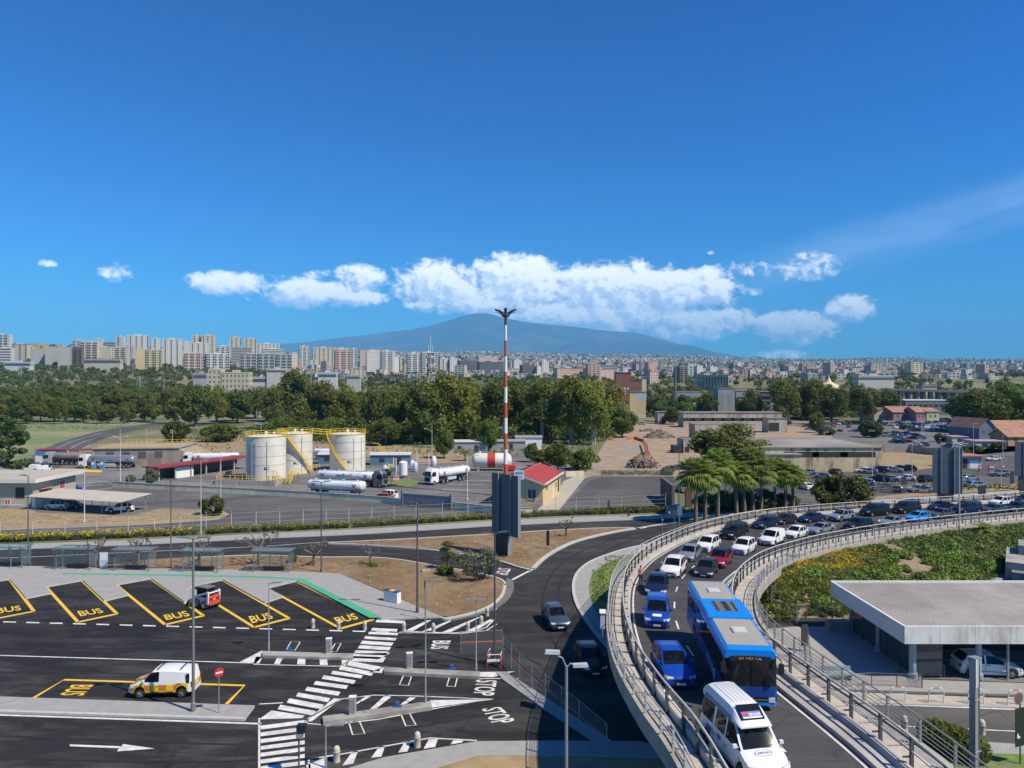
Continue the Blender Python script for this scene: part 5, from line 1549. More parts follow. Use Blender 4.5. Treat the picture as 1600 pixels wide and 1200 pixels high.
for(bx,by,tx,ty,lab)in((1363,745,1364,690,'pale pole in front of the old warehouse at its right end'),(1288,735,1289,676,'pale pole before the stained warehouse wall'),(1338,662,1340,604,'tall thin pole left of the red roofed houses'),(1407,664,1408,606,'tall thin pole in front of the pink house'),(1454,668,1454,612,'tall thin pole before the grey hangar'),(1521,718,1522,662,'pale pole behind the right grey hoarding'),(1567,716,1568,678,'pale pole beside the parked white car at the right edge'),(1425,742,1426,690,'thin pole beside the car park fence'),(1564,764,1566,716,'thin pole at the yellow verge near the right edge'),(1032,676,1033,636,'dark pole before the low ruined shed'),(486,640,486,552,'tall floodlight pole beyond the wood'),(632,622,633,553,'tall floodlight pole by the motorway'),(1056,596,1057,566,'tall thin pole among the far trees'),(256,606,257,588,'thin pole in the green fields')):
 if by<660:
  Yb=520.0;b0=at(bx,by,Yb);H=(by-ty)/F*Yb
  t=thing('street_lamp',lab,'lamp post',(b0.x,b0.y,b0.z),0,'lamp posts')
  b=MB();b.lathe([(.22,-14 if by<630 else-6),(.22,0),(.14,H)],n=8);b.build('post',mat('pole_pale',(.48,.48,.46),.5),t);b=MB();b.box((0,0,H+.1),(1.2,.6,.2));b.build('lamp_head',STEELG,t)
 else:
  lamp_post((bx,by),(tx,ty),lab,mat('pole_pale',(.48,.48,.46),.5)if 'dark' not in lab else DK,heads=1,r=.07)
  # near lamp at the bottom of the picture: foot below the frame
Yb=32.5
b0=at(885,HZ+CH*F/Yb,Yb)
t=thing('street_lamp','near grey lamp post with two pale heads in front of the flyover shadow','lamp post',(b0.x,b0.y,0),0,'lamp posts')
Hh=CH-(1040-HZ)/F*Yb
b=MB();b.lathe([(.13,0),(.13,.8),(.085,.9),(.065,Hh)],n=12);b.build('post',STEEL,t,smooth=40)
for s,hz_ in((1,-.05),(-1,.55)):
 b=MB();b.tube([(0,0,Hh-.1),(s*.18,0,Hh+.12+hz_*.4),(s*.42,s*.1,Hh+hz_*.9)],.04,6);b.build('arm',STEEL,t)
 b=MB();b.add([(s*.3,-.14,Hh+hz_),(s*1.0,-.18,Hh+hz_+.04),(s*1.0,.18,Hh+hz_+.04),(s*.3,.14,Hh+hz_),(s*.3,-.12,Hh+hz_+.13),(s*.95,-.14,Hh+hz_+.15),(s*.95,.14,Hh+hz_+.15),(s*.3,.12,Hh+hz_+.13)],[(0,1,2,3),(7,6,5,4),(0,4,5,1),(1,5,6,2),(2,6,7,3),(3,7,4,0)])
 b.build('lamp_head',mat('lamp_body',(.42,.44,.45),.45),t)
 # big mast painted red and white
Yb=141.0
mx=at(790,773,Yb)
t=thing('floodlight_mast','tall red and white banded mast with floodlights rising before the volcano','mast',(mx.x,Yb,0))
rows=[773,750,725,702,677,653,629,605,581,557,532,508,493]
MR=mat('mast_red',(.50,.10,.035),.5);MW=mat('mast_white',(.74,.73,.70),.5)
def mz(py):return CH-(py-HZ)/F*Yb
for i in range(len(rows)-1):
 z0,z1=max(0,mz(rows[i])),mz(rows[i+1])
 r0,r1=lerp(.46,.24,z0/36),lerp(.46,.24,z1/36)
 red=(i%2==1)if i<11 else False
 b=MB();b.lathe([(r0,z0),(r1,z1)],n=14)
 m_=MR if rows[i+1]in(725,677,629,581,532)else MW
 m_=MR if i in(1,3,5,7,9)else MW
 if i==11:m_=mat('mast_top_dark',(.10,.05,.045),.6)
 b.build('band',m_,t,smooth=40)
zt=mz(492)
b=MB();b.lathe([(.25,zt-.6),(.9,zt-.2),(.9,zt+.05),(.25,zt+.3)],n=12);b.build('head_ring',STEELD,t)
for(ax,ay,hx)in((-1,0,1.35),(1,0,1.35),(0,-1,.3),(0,1,.3),(-.7,.7,.8),(.7,.7,.8)):
 b=MB();b.beam((0,0,zt),(ax*2.0,ay*2.0,zt+.5),.12,.12)
 a_=b.build('head_arm',STEELD,t)
 for k in(0,1):
  b=MB();q_=math.atan2(ay,ax)
  M_=Matrix.Rotation(q_,3,'Z')@Matrix.Rotation(-.55,3,'Y')
  b.box((ax*(1.1+k*.75),ay*(1.1+k*.75),zt+.55+k*.38),(.62,.55,.3),M=M_);b.build('floodlight',BLACK,t)
b=MB()
for s in(-1,1):b.beam((1.75+s*.12,0,zt+1.4),(1.75+s*.16,0,zt+2.1),.05,.05)
b.beam((1.63,0,zt+1.4),(1.87,0,zt+1.4),.05,.05);b.beam((1.4,0,zt+.5),(1.75,0,zt+1.4),.04,.04);b.build('bird_frame',BLACK,t)
# lattice telecom tower in the wood
Yb=300.0
tp=at(673,640,Yb)
t=thing('telecom_tower','red and white lattice telecom tower with dishes rising from the eucalyptus wood','tower',(tp.x,Yb,0),.4)
ztop=CH+(HZ-552)/F*Yb
nb=11
for i in range(nb):
 z0,z1=ztop*i/nb,ztop*(i+1)/nb
 w0,w1=lerp(4.6,1.7,i/nb)/2,lerp(4.6,1.7,(i+1)/nb)/2
 b=MB();C4=[(-1,-1),(1,-1),(1,1),(-1,1)]
 for k in range(4):
  a_,c_=C4[k],C4[(k+1)%4]
  b.beam((a_[0]*w0,a_[1]*w0,z0),(a_[0]*w1,a_[1]*w1,z1),.20,.20)
  b.beam((a_[0]*w0,a_[1]*w0,z0),(c_[0]*w1,c_[1]*w1,z1),.12,.12)
  b.beam((c_[0]*w0,c_[1]*w0,z0),(a_[0]*w1,a_[1]*w1,z1),.12,.12)
  b.beam((a_[0]*w1,a_[1]*w1,z1),(c_[0]*w1,c_[1]*w1,z1),.12,.12)
 b.build('lattice_section',mat('tower_red',(.32,.10,.06),.6)if i%2==0 else mat('tower_white',(.66,.66,.63),.6),t)
for(zz,n_)in((ztop-1.5,9),(ztop-5,8),(ztop-8.5,6)):
 for k in range(n_):
  q_=2*PI*k/n_+zz
  b=MB();rr=RND.choice((.45,.6,.8))
  M_=Matrix.Rotation(q_,3,'Z')
  if k%2:b.lathe([(rr,0),(rr,.35)],(0,0,0),12,axis='X');vs=[tuple(M_@(Vector(p)+Vector((1.5,0,0)))+Vector((0,0,zz+RND.uniform(-1,1)*0)))for p in b.v];b.v=vs;b.build('dish',mat('dish_grey',(.55,.52,.47),.5),t)
  else:b.box(tuple(M_@Vector((1.6,0,0))+Vector((0,0,zz))),(.25,.35,2.2),M=M_);b.build('antenna',mat('antenna_pale',(.6,.57,.50),.5),t)
b=MB()
for(w_,z_)in((1.9,ztop-3.2),(2.0,ztop-6.8),(1.6,ztop)):b.bb(-w_,w_,-w_,w_,z_,z_+.12)
b.build('platform',mat('tower_red',(.32,.10,.06),.6),t)
for(x_,h_)in((0,9),(.8,4),(-.9,4.5)):
 b=MB();b.beam((x_,0,ztop),(x_,0,ztop+h_*.8),.14,.14);b.build('aerial',mat('tower_white',(.66,.66,.63),.6),t)
 # hoardings seen from behind
HB=mat('hoarding_grey',(.115,.125,.14),.55,.15,var=.06,scale=.5)
def hoarding(label,x0,x1,ytop0,ytop1,ybot0,ybot1,Y0,Y1,ped,ybase,depth=.5,zb=0.0):
 """three upright panels between two photo columns at distances Y0 and Y1, on a dark plinth"""
 A=at(x0,ybot0,Y0);B=at(x1,ybot1,Y1)
 u=(B-A);u.z=0;Lh=u.length;u.normalize();n=Vector((u.y,-u.x,0))
 ztop=(at(x0,ytop0,Y0).z+at(x1,ytop1,Y1).z)/2;zbot=(A.z+B.z)/2
 mid=(A+B)/2
 t=thing('hoarding',label,'hoarding',(mid.x,mid.y,zb),math.atan2(u.y,u.x),'grey hoardings seen from behind')
 zt_,zb_=ztop-zb,zbot-zb
 wpan=[(-.5,-.22),(-.22,.24),(.24,.5)]
 for k,(f0,f1)in enumerate(wpan):
  b=MB();b.bb(f0*Lh+.02,f1*Lh-.02,-.06-(.12 if k!=1 else 0),.10,zb_,zt_);b.build('panel',HB,t)
  for h in(.34,.66):
   b=MB();zz=lerp(zb_,zt_,h);b.bb(f0*Lh+.03,f1*Lh-.03,-.085-(.12 if k!=1 else 0),-.063-(.12 if k!=1 else 0),zz,zz+.05);b.build('seam',mat('hoarding_seam',(.075,.08,.09),.6),t)
 for f in(-.22,.24):
  b=MB();b.bb(f*Lh-.07,f*Lh+.07,-.34,-.19,zb_+.02,zt_+.05);b.build('rib',mat('hoarding_rib',(.27,.28,.29),.5,.2),t)
 b=MB();b.bb(.5*Lh,.5*Lh+.10,-.25,.2,zb_-.02,zt_+.03);b.build('edge',mat('hoarding_rib',(.27,.28,.29),.5,.2),t)
 pw0=(ped[0]-(x0+x1)/2)/(x1-x0)*Lh;pw1=(ped[1]-(x0+x1)/2)/(x1-x0)*Lh
 b=MB();b.bb(pw0,pw1,-.30,.30,-.1,zb_);b.build('plinth',mat('plinth_dark',(.03,.032,.036),.5),t)
 b=MB();b.bb(pw1,pw1+.08,-.28,.32,-.1,zb_-.02);b.build('plinth_edge',mat('hoarding_rib',(.27,.28,.29),.5,.2),t)
hoarding('tall grey three panel hoarding on a dark plinth before the cream house',770,811,738,744,833,838,93.5,89.5,(776,796),870,zb=.1)
hoarding('tall grey three panel hoarding rising behind the queue of cars',1457,1502,699,700,769,773,134,133,(1465,1489),781)
hoarding('grey hoarding cut off by the right edge of the view',1586,1632,691,690,743,744,150,149,(1592,1618),768)
# traffic signs and signals
SIGNB=mat('sign_back',(.06,.062,.066),.5,.2)
def sign_post(label,pbase,ptop,boards,zb=0.0,r=.035,cat='sign',col=None,yaw=0):
 b0=G(pbase[0],pbase[1],zb);H=(pbase[1]-ptop[1])/F*b0.y
 t=thing('traffic_sign',label,cat,b0,yaw)
 b=MB();b.lathe([(r,-.1),(r,H)],n=8);b.build('post',col or STEEL,t,smooth=40)
 for(kind,z,w,h,m,nm)in boards:
  b=MB()
  if kind=='disc':b.lathe([(w/2,-.06),(w/2,-.045)],(0,0,H+z),20,axis='Y')
  else:b.box((0,-.055,H+z),(w,.02,h))
  b.build(nm,m,t)
 return t
t=sign_post('red and white no entry sign at the end of the long pavement',(342,1114),(342,1050),[('disc',-.02,.62,0,mat('sign_red_face',(.55,.03,.04),.4),'disc')],zb=.15,yaw=math.radians(38))
H_=64/F*G(342,1114,.15).y
b=MB();b.box((0,-.066,H_-.02),(.44,.008,.11));b.build('white_bar',WHITE,t)
b0=G(331,1109,.16)
sign_post('narrow black sign back on a post in the brown soil triangle',(856,858),(856,830),[('box',-.9,.42,1.9,SIGNB,'board'),('box',-.85,.15,2.2,SIGNB,'spine')],zb=.1)
sign_post('dark signal board beside the green hedge, left one',(951,806),(951,785),[('box',-.5,.40,1.6,SIGNB,'board')])
sign_post('dark signal board in front of the green hedge, right one',(982,809),(982,796),[('box',-.3,.40,1.6,SIGNB,'board')])
sign_post('round sign seen from behind near the palms',(1054,830),(1054,800),[('disc',-.1,.95,0,SIGNB,'disc')],yaw=.2)
sign_post('blue rectangular sign on a grey post near the palms',(1062,828),(1062,796),[('box',-.2,.75,1.5,mat('sign_blue_grey',(.12,.22,.33),.5),'board')])
sign_post('thin post with small sign at the flyover kerb left of the palms',(1035,845),(1036,812),[('box',0,.2,.3,STEELG,'board')])
sign_post('slim black sign in the middle of the soil bed',(664,968),(664,908),[('box',-.3,.18,.75,SIGNB,'board')],zb=.1)
sign_post('dark signal post beside the olive tree',(765,905),(765,885),[('box',-.3,.5,1.3,SIGNB,'board')],zb=.1)
sign_post('black traffic signal at the car park near the right hoarding',(1412,772),(1412,748),[('box',-.4,1.0,1.6,SIGNB,'board')])
sign_post('dark round sign back before the right hoarding',(1443,781),(1443,760),[('disc',-.1,.9,0,SIGNB,'disc')])
for(px,py,w,h,lab)in((1381,752,.5,1.7,'black signal back among the parked cars'),(1534,772,1.5,1.6,'dark board beside the far right traffic lights'),(1581,753,.9,2.6,'tall dark signal board near the right edge of the view'),(1596,768,1.0,2.8,'tall dark signal board at the very edge of the view')):
 sign_post(lab,(px,py+14),(px,py-10),[('box',-.4,w,h,SIGNB,'board')])
 # sign at the bottom right
Yb=41.0;bx=at(1594,1196,Yb)
t=thing('traffic_sign','round sign over a black direction board at the grass corner','sign',(bx.x,Yb,0),.35)
b=MB();b.lathe([(.04,-.1),(.04,4.0)],n=8);b.build('post',STEELD,t)
zc_=CH-(1090-HZ)/F*Yb
b=MB();b.lathe([(.36,-.06),(.36,-.045)],(-.2,0,zc_),20,axis='Y');b.build('disc',mat('sign_ring',(.28,.10,.09),.5),t)
b=MB();b.lathe([(.26,-.07),(.26,-.062)],(-.2,0,zc_),20,axis='Y');b.build('disc_face',mat('sign_face_dark',(.10,.10,.10),.5),t)
b=MB();b.box((.0,-.05,CH-(1135-HZ)/F*Yb),(.95,.03,2.2));bd=b.build('board',mat('board_dark_green',(.014,.022,.018),.4),t)
b=MB();zb0=CH-(1135-HZ)/F*Yb
b.add([(-.34,-.072,zb0-.62),(-.10,-.072,zb0-.62),(-.10,-.072,zb0-.5),(-.22,-.072,zb0-.5),(-.22,-.072,zb0-.35),(-.34,-.072,zb0-.35)],[(0,1,2,3,4,5)]);b.build('symbol',WHITE,bd)
# steel column in front of the canopy
Yb=33.0;cx=at(1523,1200,Yb)
zt=CH-(1030-HZ)/F*Yb
t=thing('steel_column','tall thick grey steel column with two white strips near its top','column',(cx.x,Yb,0),.5)
b=MB();b.bb(-.20,.02,-.14,.14,-.1,zt);b.build('channel',STEELG,t)
b=MB();b.bb(.025,.20,-.12,.12,-.1,zt-.3);b.build('channel',mat('column_dark',(.10,.10,.10),.5,.3),t)
for x_ in(-.16,-.04):
 b=MB();b.bb(x_-.035,x_+.035,-.165,-.142,zt-1.25,zt+.05);b.build('strip',WHITE,t)
b=MB();b.box((-.02,0,zt+.09),(.75,.3,.06),M=Matrix.Rotation(.15,3,'Y'));b.build('cap',STEEL,t)
for h in(2.2,5.0,7.4):
 b=MB();b.bb(-.23,.23,-.17,.17,h,h+.05);b.build('collar',STEELG,t)
 # bollards
BOLL=mat('bollard_stone',(.50,.46,.37),.85,var=.12,scale=3)
bm_=MB();bm_.lathe([(.19,-.05),(.18,.10),(.17,.50),(.185,.52),(.185,.56),(.16,.58)],n=16);bme=bm_.mesh('shaft',[BOLL],40)
bd_=MB();bd_.lathe([(.165,.58),(.17,.66),(.14,.76),(.08,.82),(.0,.84)],n=16,caps=False);bde=bd_.mesh('dome',[BOLL],60)
BL=[(489,981,'leftmost, before the bus bays'),(529,983,'at the tip of the last BUS bay'),(570,984,'between the last bay and the zebra crossing'),(631,986,'at the far end of the zebra crossing'),(677,988,'on the hatched corner nearest the zebra crossing'),(731,986,'on the hatched corner below the soil bed'),(752,976,'on the hatched corner before the red barriers'),(761,962,'at the narrow path round the soil bed'),(526,1190,'at the near hatched strip, left one'),(652,1167,'at the near hatched strip, right one'),(1413,1141,'beside the flyover railing below the canopy'),(1534,1147,'partly behind the thick steel column'),(1459,1030,'under the canopy roof behind the white hatchback')]
for(px,py,lab)in BL:
 k=1.0 if py<1100 else 1.12
 t=thing('bollard','pale stone bollard with domed top '+lab,'bollard',G(px,py),0,'stone bollards');t.scale=(k,k,k)
 link('shaft',bme,t);link('dome',bde,t)
 # ticket meters on the islands
def meter(label,px,py,zb,px2=None):
 t=thing('ticket_machine',label,'ticket machine',G(px,py,zb),.1)
 b=MB();b.bb(-.22,.22,-.16,.16,0,1.15);b.build('cabinet',mat('meter_grey',(.40,.40,.38),.5),t)
 b=MB();b.bb(-.24,.24,-.18,.18,1.152,1.20);b.build('lid',WHITE,t)
 for k in range(3):
  b=MB();b.bb(-.17+k*.12,-.10+k*.12,-.175,-.162,.15,1.05);b.build('groove',mat('meter_groove',(.22,.22,.21),.5),t)
 b=MB();pts=[(.22,0,1.0),(.45,.05,1.25),(.5,.1,.7),(.62,0,.2),(.85,.1,.03)];b.tube(pts,.018,5);b.build('cable',BLACK,t)
meter('ticket machine on the far meter island',514,1020,.22)
meter('ticket machine on the middle meter island',640,1044,.24)
meter('ticket machine on the near meter island',551,1116,.26)
for(px,py,zb,lab)in((452,1017,.23,'blue fitting on the far meter island'),(706,1045,.25,'blue fitting on the middle meter island'),(621,1104,.27,'blue fitting on the near meter island')):
 t=thing('barrier_base',lab,'barrier base',G(px,py,zb));m_=mat('fitting_blue',(.03,.10,.34),.5)
 b=MB();b.bb(-.3,.3,-.12,.12,0,.08);b.build('plate',m_,t)
 b=MB();b.bb(-.12,.12,-.1,.1,.082,.3);b.build('motor',m_,t)
 # camera pole at the bottom of the zebra crossing
t=thing('camera_post','dark post with black camera box at the foot of the zebra crossing','camera post',G(467,1212))
hp=(1212-1135)/F*G(467,1212).y
b=MB();b.lathe([(.05,-.1),(.05,hp)],n=8);b.build('post',STEELD,t)
b=MB();b.box((.16,0,hp-.05),(.5,.4,.32));b.build('camera_box',BLACK,t)
b=MB();b.box((.06,0,hp-.5),(.36,.3,.25));b.build('relay_box',STEELG,t)
b=MB();b.box((-.3,0,hp-1.6),(.7,.1,.12));b.build('bracket',STEELD,t)
# recycling bins on the platform
p=G(613,940,.16)
t=thing('recycling_station','white three part recycling station with coloured lids on the bus platform','recycling bins',p,math.radians(-32))
for k,c_ in enumerate((mat('lid_dark',(.05,.06,.05),.5),mat('lid_yellow',(.65,.45,.03),.5),mat('lid_blue',(.02,.09,.36),.5))):
 b=MB();b.bb(-.9+k*.6+.01,-.3+k*.6-.01,-.3,.3,0,1.05);bn=b.build('bin',WHITE,t)
 b=MB();b.bb(-.9+k*.6+.02,-.3+k*.6-.02,-.29,.29,1.052,1.16);b.build('lid',c_,bn)
 # bus shelters along the platform
SHG=mat('shelter_frame',(.20,.215,.215),.45,.3)
SHGL=mat('shelter_glass',(.55,.62,.62),.08,spec=.6)
def glass_clear(name,tint=(.75,.82,.82),a=.22):
 if name in MATS:return MATS[name]
 m=bpy.data.materials.new(name);m.use_nodes=True
 t_=m.node_tree;q=NT(t_);b_=t_.nodes['Principled BSDF'];o_=t_.nodes['Material Output']
 b_.inputs['Base Color'].default_value=(.35,.42,.43,1);b_.inputs['Roughness'].default_value=.06
 tr=q.n('ShaderNodeBsdfTransparent');tr.inputs[0].default_value=(*tint,1)
 ms=q.n('ShaderNodeMixShader');ms.inputs[0].default_value=a
 t_.links.new(tr.outputs[0],ms.inputs[1]);t_.links.new(b_.outputs[0],ms.inputs[2]);t_.links.new(ms.outputs[0],o_.inputs['Surface'])
 MATS[name]=m;return m
CLEAR=glass_clear('clear_glass',(.95,.97,.97),.09)
CLEARR=glass_clear('roof_glass',(.85,.9,.9),.30)
def make_shelter():
 t=thing('bus_shelter','x','bus shelter',(0,0,0),0,'glass bus shelters on the platform')
 Ls,D,H=4.2,1.5,2.5
 for x_ in(-Ls/2,-Ls/6,Ls/6,Ls/2):
  b=MB();b.bb(x_-.035,x_+.035,D/2-.07,D/2,0,H);b.build('post',SHG,t)
 for x_ in(-Ls/2,Ls/2):
  b=MB();b.bb(x_-.035,x_+.035,-D/2,-D/2+.07,0,H);b.build('post',SHG,t)
 for k in range(3):
  b=MB();x0=-Ls/2+k*Ls/3+.05;b.bb(x0,x0+Ls/3-.1,D/2-.045,D/2-.03,.25,H-.12);b.build('glass_panel',CLEAR,t)
 for x_ in(-Ls/2,Ls/2):
  b=MB();b.bb(x_-.008,x_+.008,-D/2+.1,D/2-.1,.25,H-.12);b.build('glass_panel',CLEAR,t)
 b=MB();b.bb(-Ls/2-.2,Ls/2+.2,-D/2-.25,D/2+.1,H+.003,H+.03);rf=b.build('roof',CLEARR,t)
 b=MB()
 for y_ in(-D/2-.28,D/2+.1):b.bb(-Ls/2-.25,Ls/2+.25,y_,y_+.06,H-.03,H+.09)
 for x_ in(-Ls/2-.25,Ls/2+.19):b.bb(x_,x_+.06,-D/2-.21,D/2+.09,H-.03,H+.09)
 b.build('roof_frame',SHG,rf)
 b=MB();b.bb(-1.3,1.3,-.05,.38,.40,.47);se=b.build('bench',BLACK,t)
 b=MB();b.bb(-1.2,1.2,0.0,.30,0,.395);b.build('bench_base',mat('bench_dark',(.03,.032,.036),.6),t)
 return t
sh=make_shelter()
SHL=[(15,885,'cut by the left edge of the view'),(120,888,'second from the left, behind the first complete BUS bay'),(211,890,'third from the left, between the first two pruned trees'),(317,892,'behind the skid steer loader'),(427,892,'rightmost, next to the soil bed')]
for i,(px,py,lab)in enumerate(SHL):
 loc=G(px,py,.16);rz_=math.radians(-4)
 if i==0:o=sh;o.location=loc;o.rotation_euler=(0,0,rz_)
 else:o=again(sh,loc,rz_)
 o['label']='glass bus shelter with dark bench, '+lab
t=thing('information_panel','pale blue information stand between two bus shelters','sign',G(162,888,.16))
b=MB();b.bb(-.45,.45,-.1,.1,.3,1.9);b.build('panel',mat('panel_pale',(.50,.56,.58),.4),t)
b=MB();b.bb(-.38,.38,-.115,-.102,1.0,1.8);b.build('poster',WHITE,t)
b=MB();b.bb(-.3,.3,-.25,.25,-.02,.298);b.build('foot',STEELG,t)
for(px,py,lab)in((17,887,'thin sign pole beside the leftmost shelter'),(84,889,'thin sign pole left of the second shelter'),(98,889,'thin sign pole nearest the second shelter')):
 sign_post(lab,(px,py),(px,py-34),[('box',-.2,.35,.4,STEELG,'board')],zb=.16,col=STEELG)
 # roadworks barriers by the dark lamp post
def work_barrier(label,px,py,rz,L=1.0):
 t=thing('roadworks_barrier',label,'barrier',G(px,py,.02),rz)
 for s in(-1,1):
  b=MB();b.tube([(s*L/2,0,0),(s*L/2,0,1.0)],.03,6);b.build('leg',MATS['barrier_red'],t)
 b=MB();b.tube([(-L/2,0,1.0),(L/2,0,1.0)],.03,6);b.build('rail',WHITE,t)
 b=MB();b.bb(-L/2,L/2,-.01,.01,.45,.65);b.build('board',WHITE,t)
 return t
mat('barrier_red',(.40,.075,.05),.6)
work_barrier('red and white barrier in front of the dark lamp post',772,1043,.1,1.1)
work_barrier('red and white barrier left of the dark lamp post',764,1036,1.4,.9)
work_barrier('red and white barrier right of the dark lamp post',783,1041,1.5,.9)
def mesh_fence(label,pts,H,posts_m,z=0.0,tape=None,group=None,name='mesh_fence',net=None,step=3.0,cat='fence',wires=3,cap=0.0,r=.03,tilt=False):
 """wire-mesh fence along photo points: posts, net panels, top wire"""
 P=[G(p[0],p[1],z)if len(p)==2 else Vector(p)for p in pts]
 t=thing(name,label,cat,P[0],0,group)
 o0=P[0]
 pm_=MB();pm_.lathe([(r,-.1),(r,H)],n=7)
 if tilt:pm_.beam((0,0,H),(0,-.28,H+.32),r*1.6,r*1.6)
 pmesh=pm_.mesh('post',[posts_m])
 for i in range(len(P)-1):
  d=P[i+1]-P[i];k=max(1,round(d.length/step))
  for j in range(k+(1 if i==len(P)-2 else 0)):
   q=P[i]+d*(j/k)-o0
   link('post',pmesh,t,loc=q,rz=math.atan2(d.y,d.x))
  a,c=P[i]-o0,P[i+1]-o0
  if net:
   b=MB();b.add([(a.x,a.y,a.z+.05),(c.x,c.y,c.z+.05),(c.x,c.y,c.z+H-.05),(a.x,a.y,a.z+H-.05)],[(0,1,2,3)]);b.build('net_panel',net,t)
  b=MB()
  for w in range(wires):
   h=H*(w+1)/wires-.03
   b.tube([a+Vector((0,0,h)),c+Vector((0,0,h))],.012,4)
  if wires:b.build('wire',posts_m,t)
  if tape:
   b=MB();b.add([(a.x,a.y,a.z+tape[0]),(c.x,c.y,c.z+tape[0]),(c.x,c.y,c.z+tape[1]),(a.x,a.y,a.z+tape[1])],[(0,1,2,3)]);b.build('tape',MATS['barrier_red'],t)
 return t
NETG=netmat('wire_net',(.30,.31,.31),width=.16)
NETD=netmat('wire_net_dark',(.10,.10,.10),width=.22)
mesh_fence('wire mesh fence with red tape beside the flyover shadow',[(787,1030),(812,1060),(852,1096),(905,1140),(948,1180)],1.9,STEEL,tape=(.98,1.12),net=NETG,step=2.6,wires=2)
mesh_fence('wire mesh panel with red strip near the dark lamp post',[(720,1020),(785,1018)],1.8,STEEL,tape=(.75,.95),net=NETG,step=2.4,wires=2)
# low stones and boards along the shadowed fence
slab('kerb_blocks',[(776,1050),(790,1049),(858,1093),(945,1150),(1005,1190),(999,1197),(930,1159),(850,1107),(785,1061)],0.10,PAVE)
# fence of pale concrete posts behind the hedge
mesh_fence('fence of pale concrete posts with bent tips behind the flowering hedge',[(-60,844),(0,839),(200,832),(400,822),(545,816)],2.2,mat('post_concrete',(.55,.53,.48),.8),step=4.0,tilt=True,wires=3,r=.05)
mesh_fence('fence of pale concrete posts with bent tips behind the hedge, right of the gap',[(545,816),(650,810),(770,803),(900,797),(1040,792)],2.2,mat('post_concrete',(.55,.53,.48),.8),step=4.2,tilt=True,wires=3,r=.05)
# walkway fence, hoops and canopy at the lower right
mesh_fence('dark barred railing beside the glazed lobby',[(1322,1077),(1362,1074),(1441,1078)],1.1,STEELD,net=NETD,step=1.4,wires=2)
mesh_fence('dark barred railing returning to the lobby wall',[(1441,1078),(1430,1056)],1.1,STEELD,net=NETD,step=1.4,wires=2)
mesh_fence('wire mesh fence at the foot of the planted embankment',[(1218,966),(1245,978),(1300,976),(1338,975)],2.0,STEELG,net=NETG,step=2.6,wires=3)
mesh_fence('tall slatted fence climbing beside the abutment of the flyover',[(1205,960),(1222,938),(1236,915)],2.4,STEELG,net=NETD,step=2.0,wires=6)
mesh_fence('low barred fence under the flyover railing',[(1262,1000),(1268,1052),(1322,1077)],1.1,STEELG,net=NETG,step=2.0,wires=2)
hoop=None
HRED=mat('hoop_red',(.50,.10,.08),.5)
for i,(px,lab)in enumerate(((1342,'first from the flyover railing'),(1403,'second from the flyover railing'),(1463,'third from the flyover railing'),(1525,'behind the thick steel column'),(1587,'rightmost, behind the round sign'))):
 loc=G(px,1094+(px-1342)*.03,.14)
 lab='white hoop barrier with red bands, '+lab
 if hoop is None:
  hoop=thing('hoop_barrier',lab,'barrier',loc,0,'white hoop barriers along the kerb')
  b=MB();b.tube([(-.52,0,-.1),(-.52,0,.75),(-.44,0,.92),(-.3,0,1.0),(.3,0,1.0),(.44,0,.92),(.52,0,.75),(.52,0,-.1)],.035,8);b.build('hoop',WHITE,hoop,smooth=50)
  b=MB();b.tube([(-.52,0,.50),(.52,0,.50)],.028,8);b.build('crossbar',WHITE,hoop)
  b=MB();b.tube([(-.22,0,1.0),(.22,0,1.0)],.038,8);b.build('red_band',HRED,hoop)
 else:again(hoop,loc,0,lab)
for(px,lab)in((1465,'thin hoop rail left, in front of the white hatchback'),(1522,'thin hoop rail middle, in front of the white hatchback'),(1578,'thin hoop rail right, in front of the white hatchback')):
 t=thing('hoop_barrier',lab,'barrier',G(px,1056,.14),0,'thin hoops under the canopy')
 b=MB();b.tube([(-.5,0,-.1),(-.5,0,.8),(.5,0,.8),(.5,0,-.1)],.03,6);b.build('hoop',STEELG,t)
slab('station_pavement',[(1205,988),(1240,980),(1345,980),(1440,1010),(1445,1060),(1445,1078),(1700,1085),(2200,1098),(2200,1070),(1620,1062),(1445,1058),(1445,1040),(1440,985),(1300,975),(1225,975),(1150,985),(1190,1030),(1290,1090),(1330,1079),(1270,1040)][0:0]or[(1165,985),(1240,979),(1345,979),(1432,1012),(1440,1062),(1620,1068),(2200,1085),(2200,1100),(1620,1086),(1300,1076),(1230,1062)],0.14,PAVE)
slab('hoop_pavement',[(1235,1070),(1300,1080),(1600,1092),(2200,1112),(2200,1125),(1600,1105),(1300,1096),(1240,1090)],0.13,PAVE2,KERB)
slab('lower_pavement',[(1330,1160),(1440,1152),(1600,1163),(2200,1200),(2200,1218),(1600,1178),(1440,1176),(1380,1190)],0.14,PAVE)
slab('grass_corner',[(1440,1176),(1600,1178),(2200,1220),(2200,1400),(1500,1400),(1420,1230)],0.16,GRASSM)
mb=MB()
line_px(mb,[(1300,1097),(1340,1099),(1600,1109),(2000,1126)],.16,PZ);line_px(mb,[(1395,1134),(1600,1143),(2000,1160)],.12,PZ);line_px(mb,[(1442,1030),(1600,1036),(1900,1046)],.12,PZ)
mb.build('edge_line',PWHITE,kind='structure')
sheet('station_road',[(1200,1065),(1300,1094),(1600,1104),(2300,1128),(2300,1225),(1600,1176),(1440,1150),(1330,1158),(1230,1120)],.010,ASPH3)
sheet('canopy_road',[(1438,1014),(2300,1030),(2300,1086),(1620,1067),(1438,1060)],.010,ASPH4)
CANW=mat('canopy_white',(.66,.67,.67),.5,var=.05,scale=.8)
CANF=stained_mat('canopy_fascia',(.72,.71,.67),(.32,.25,.18),.6,.7)
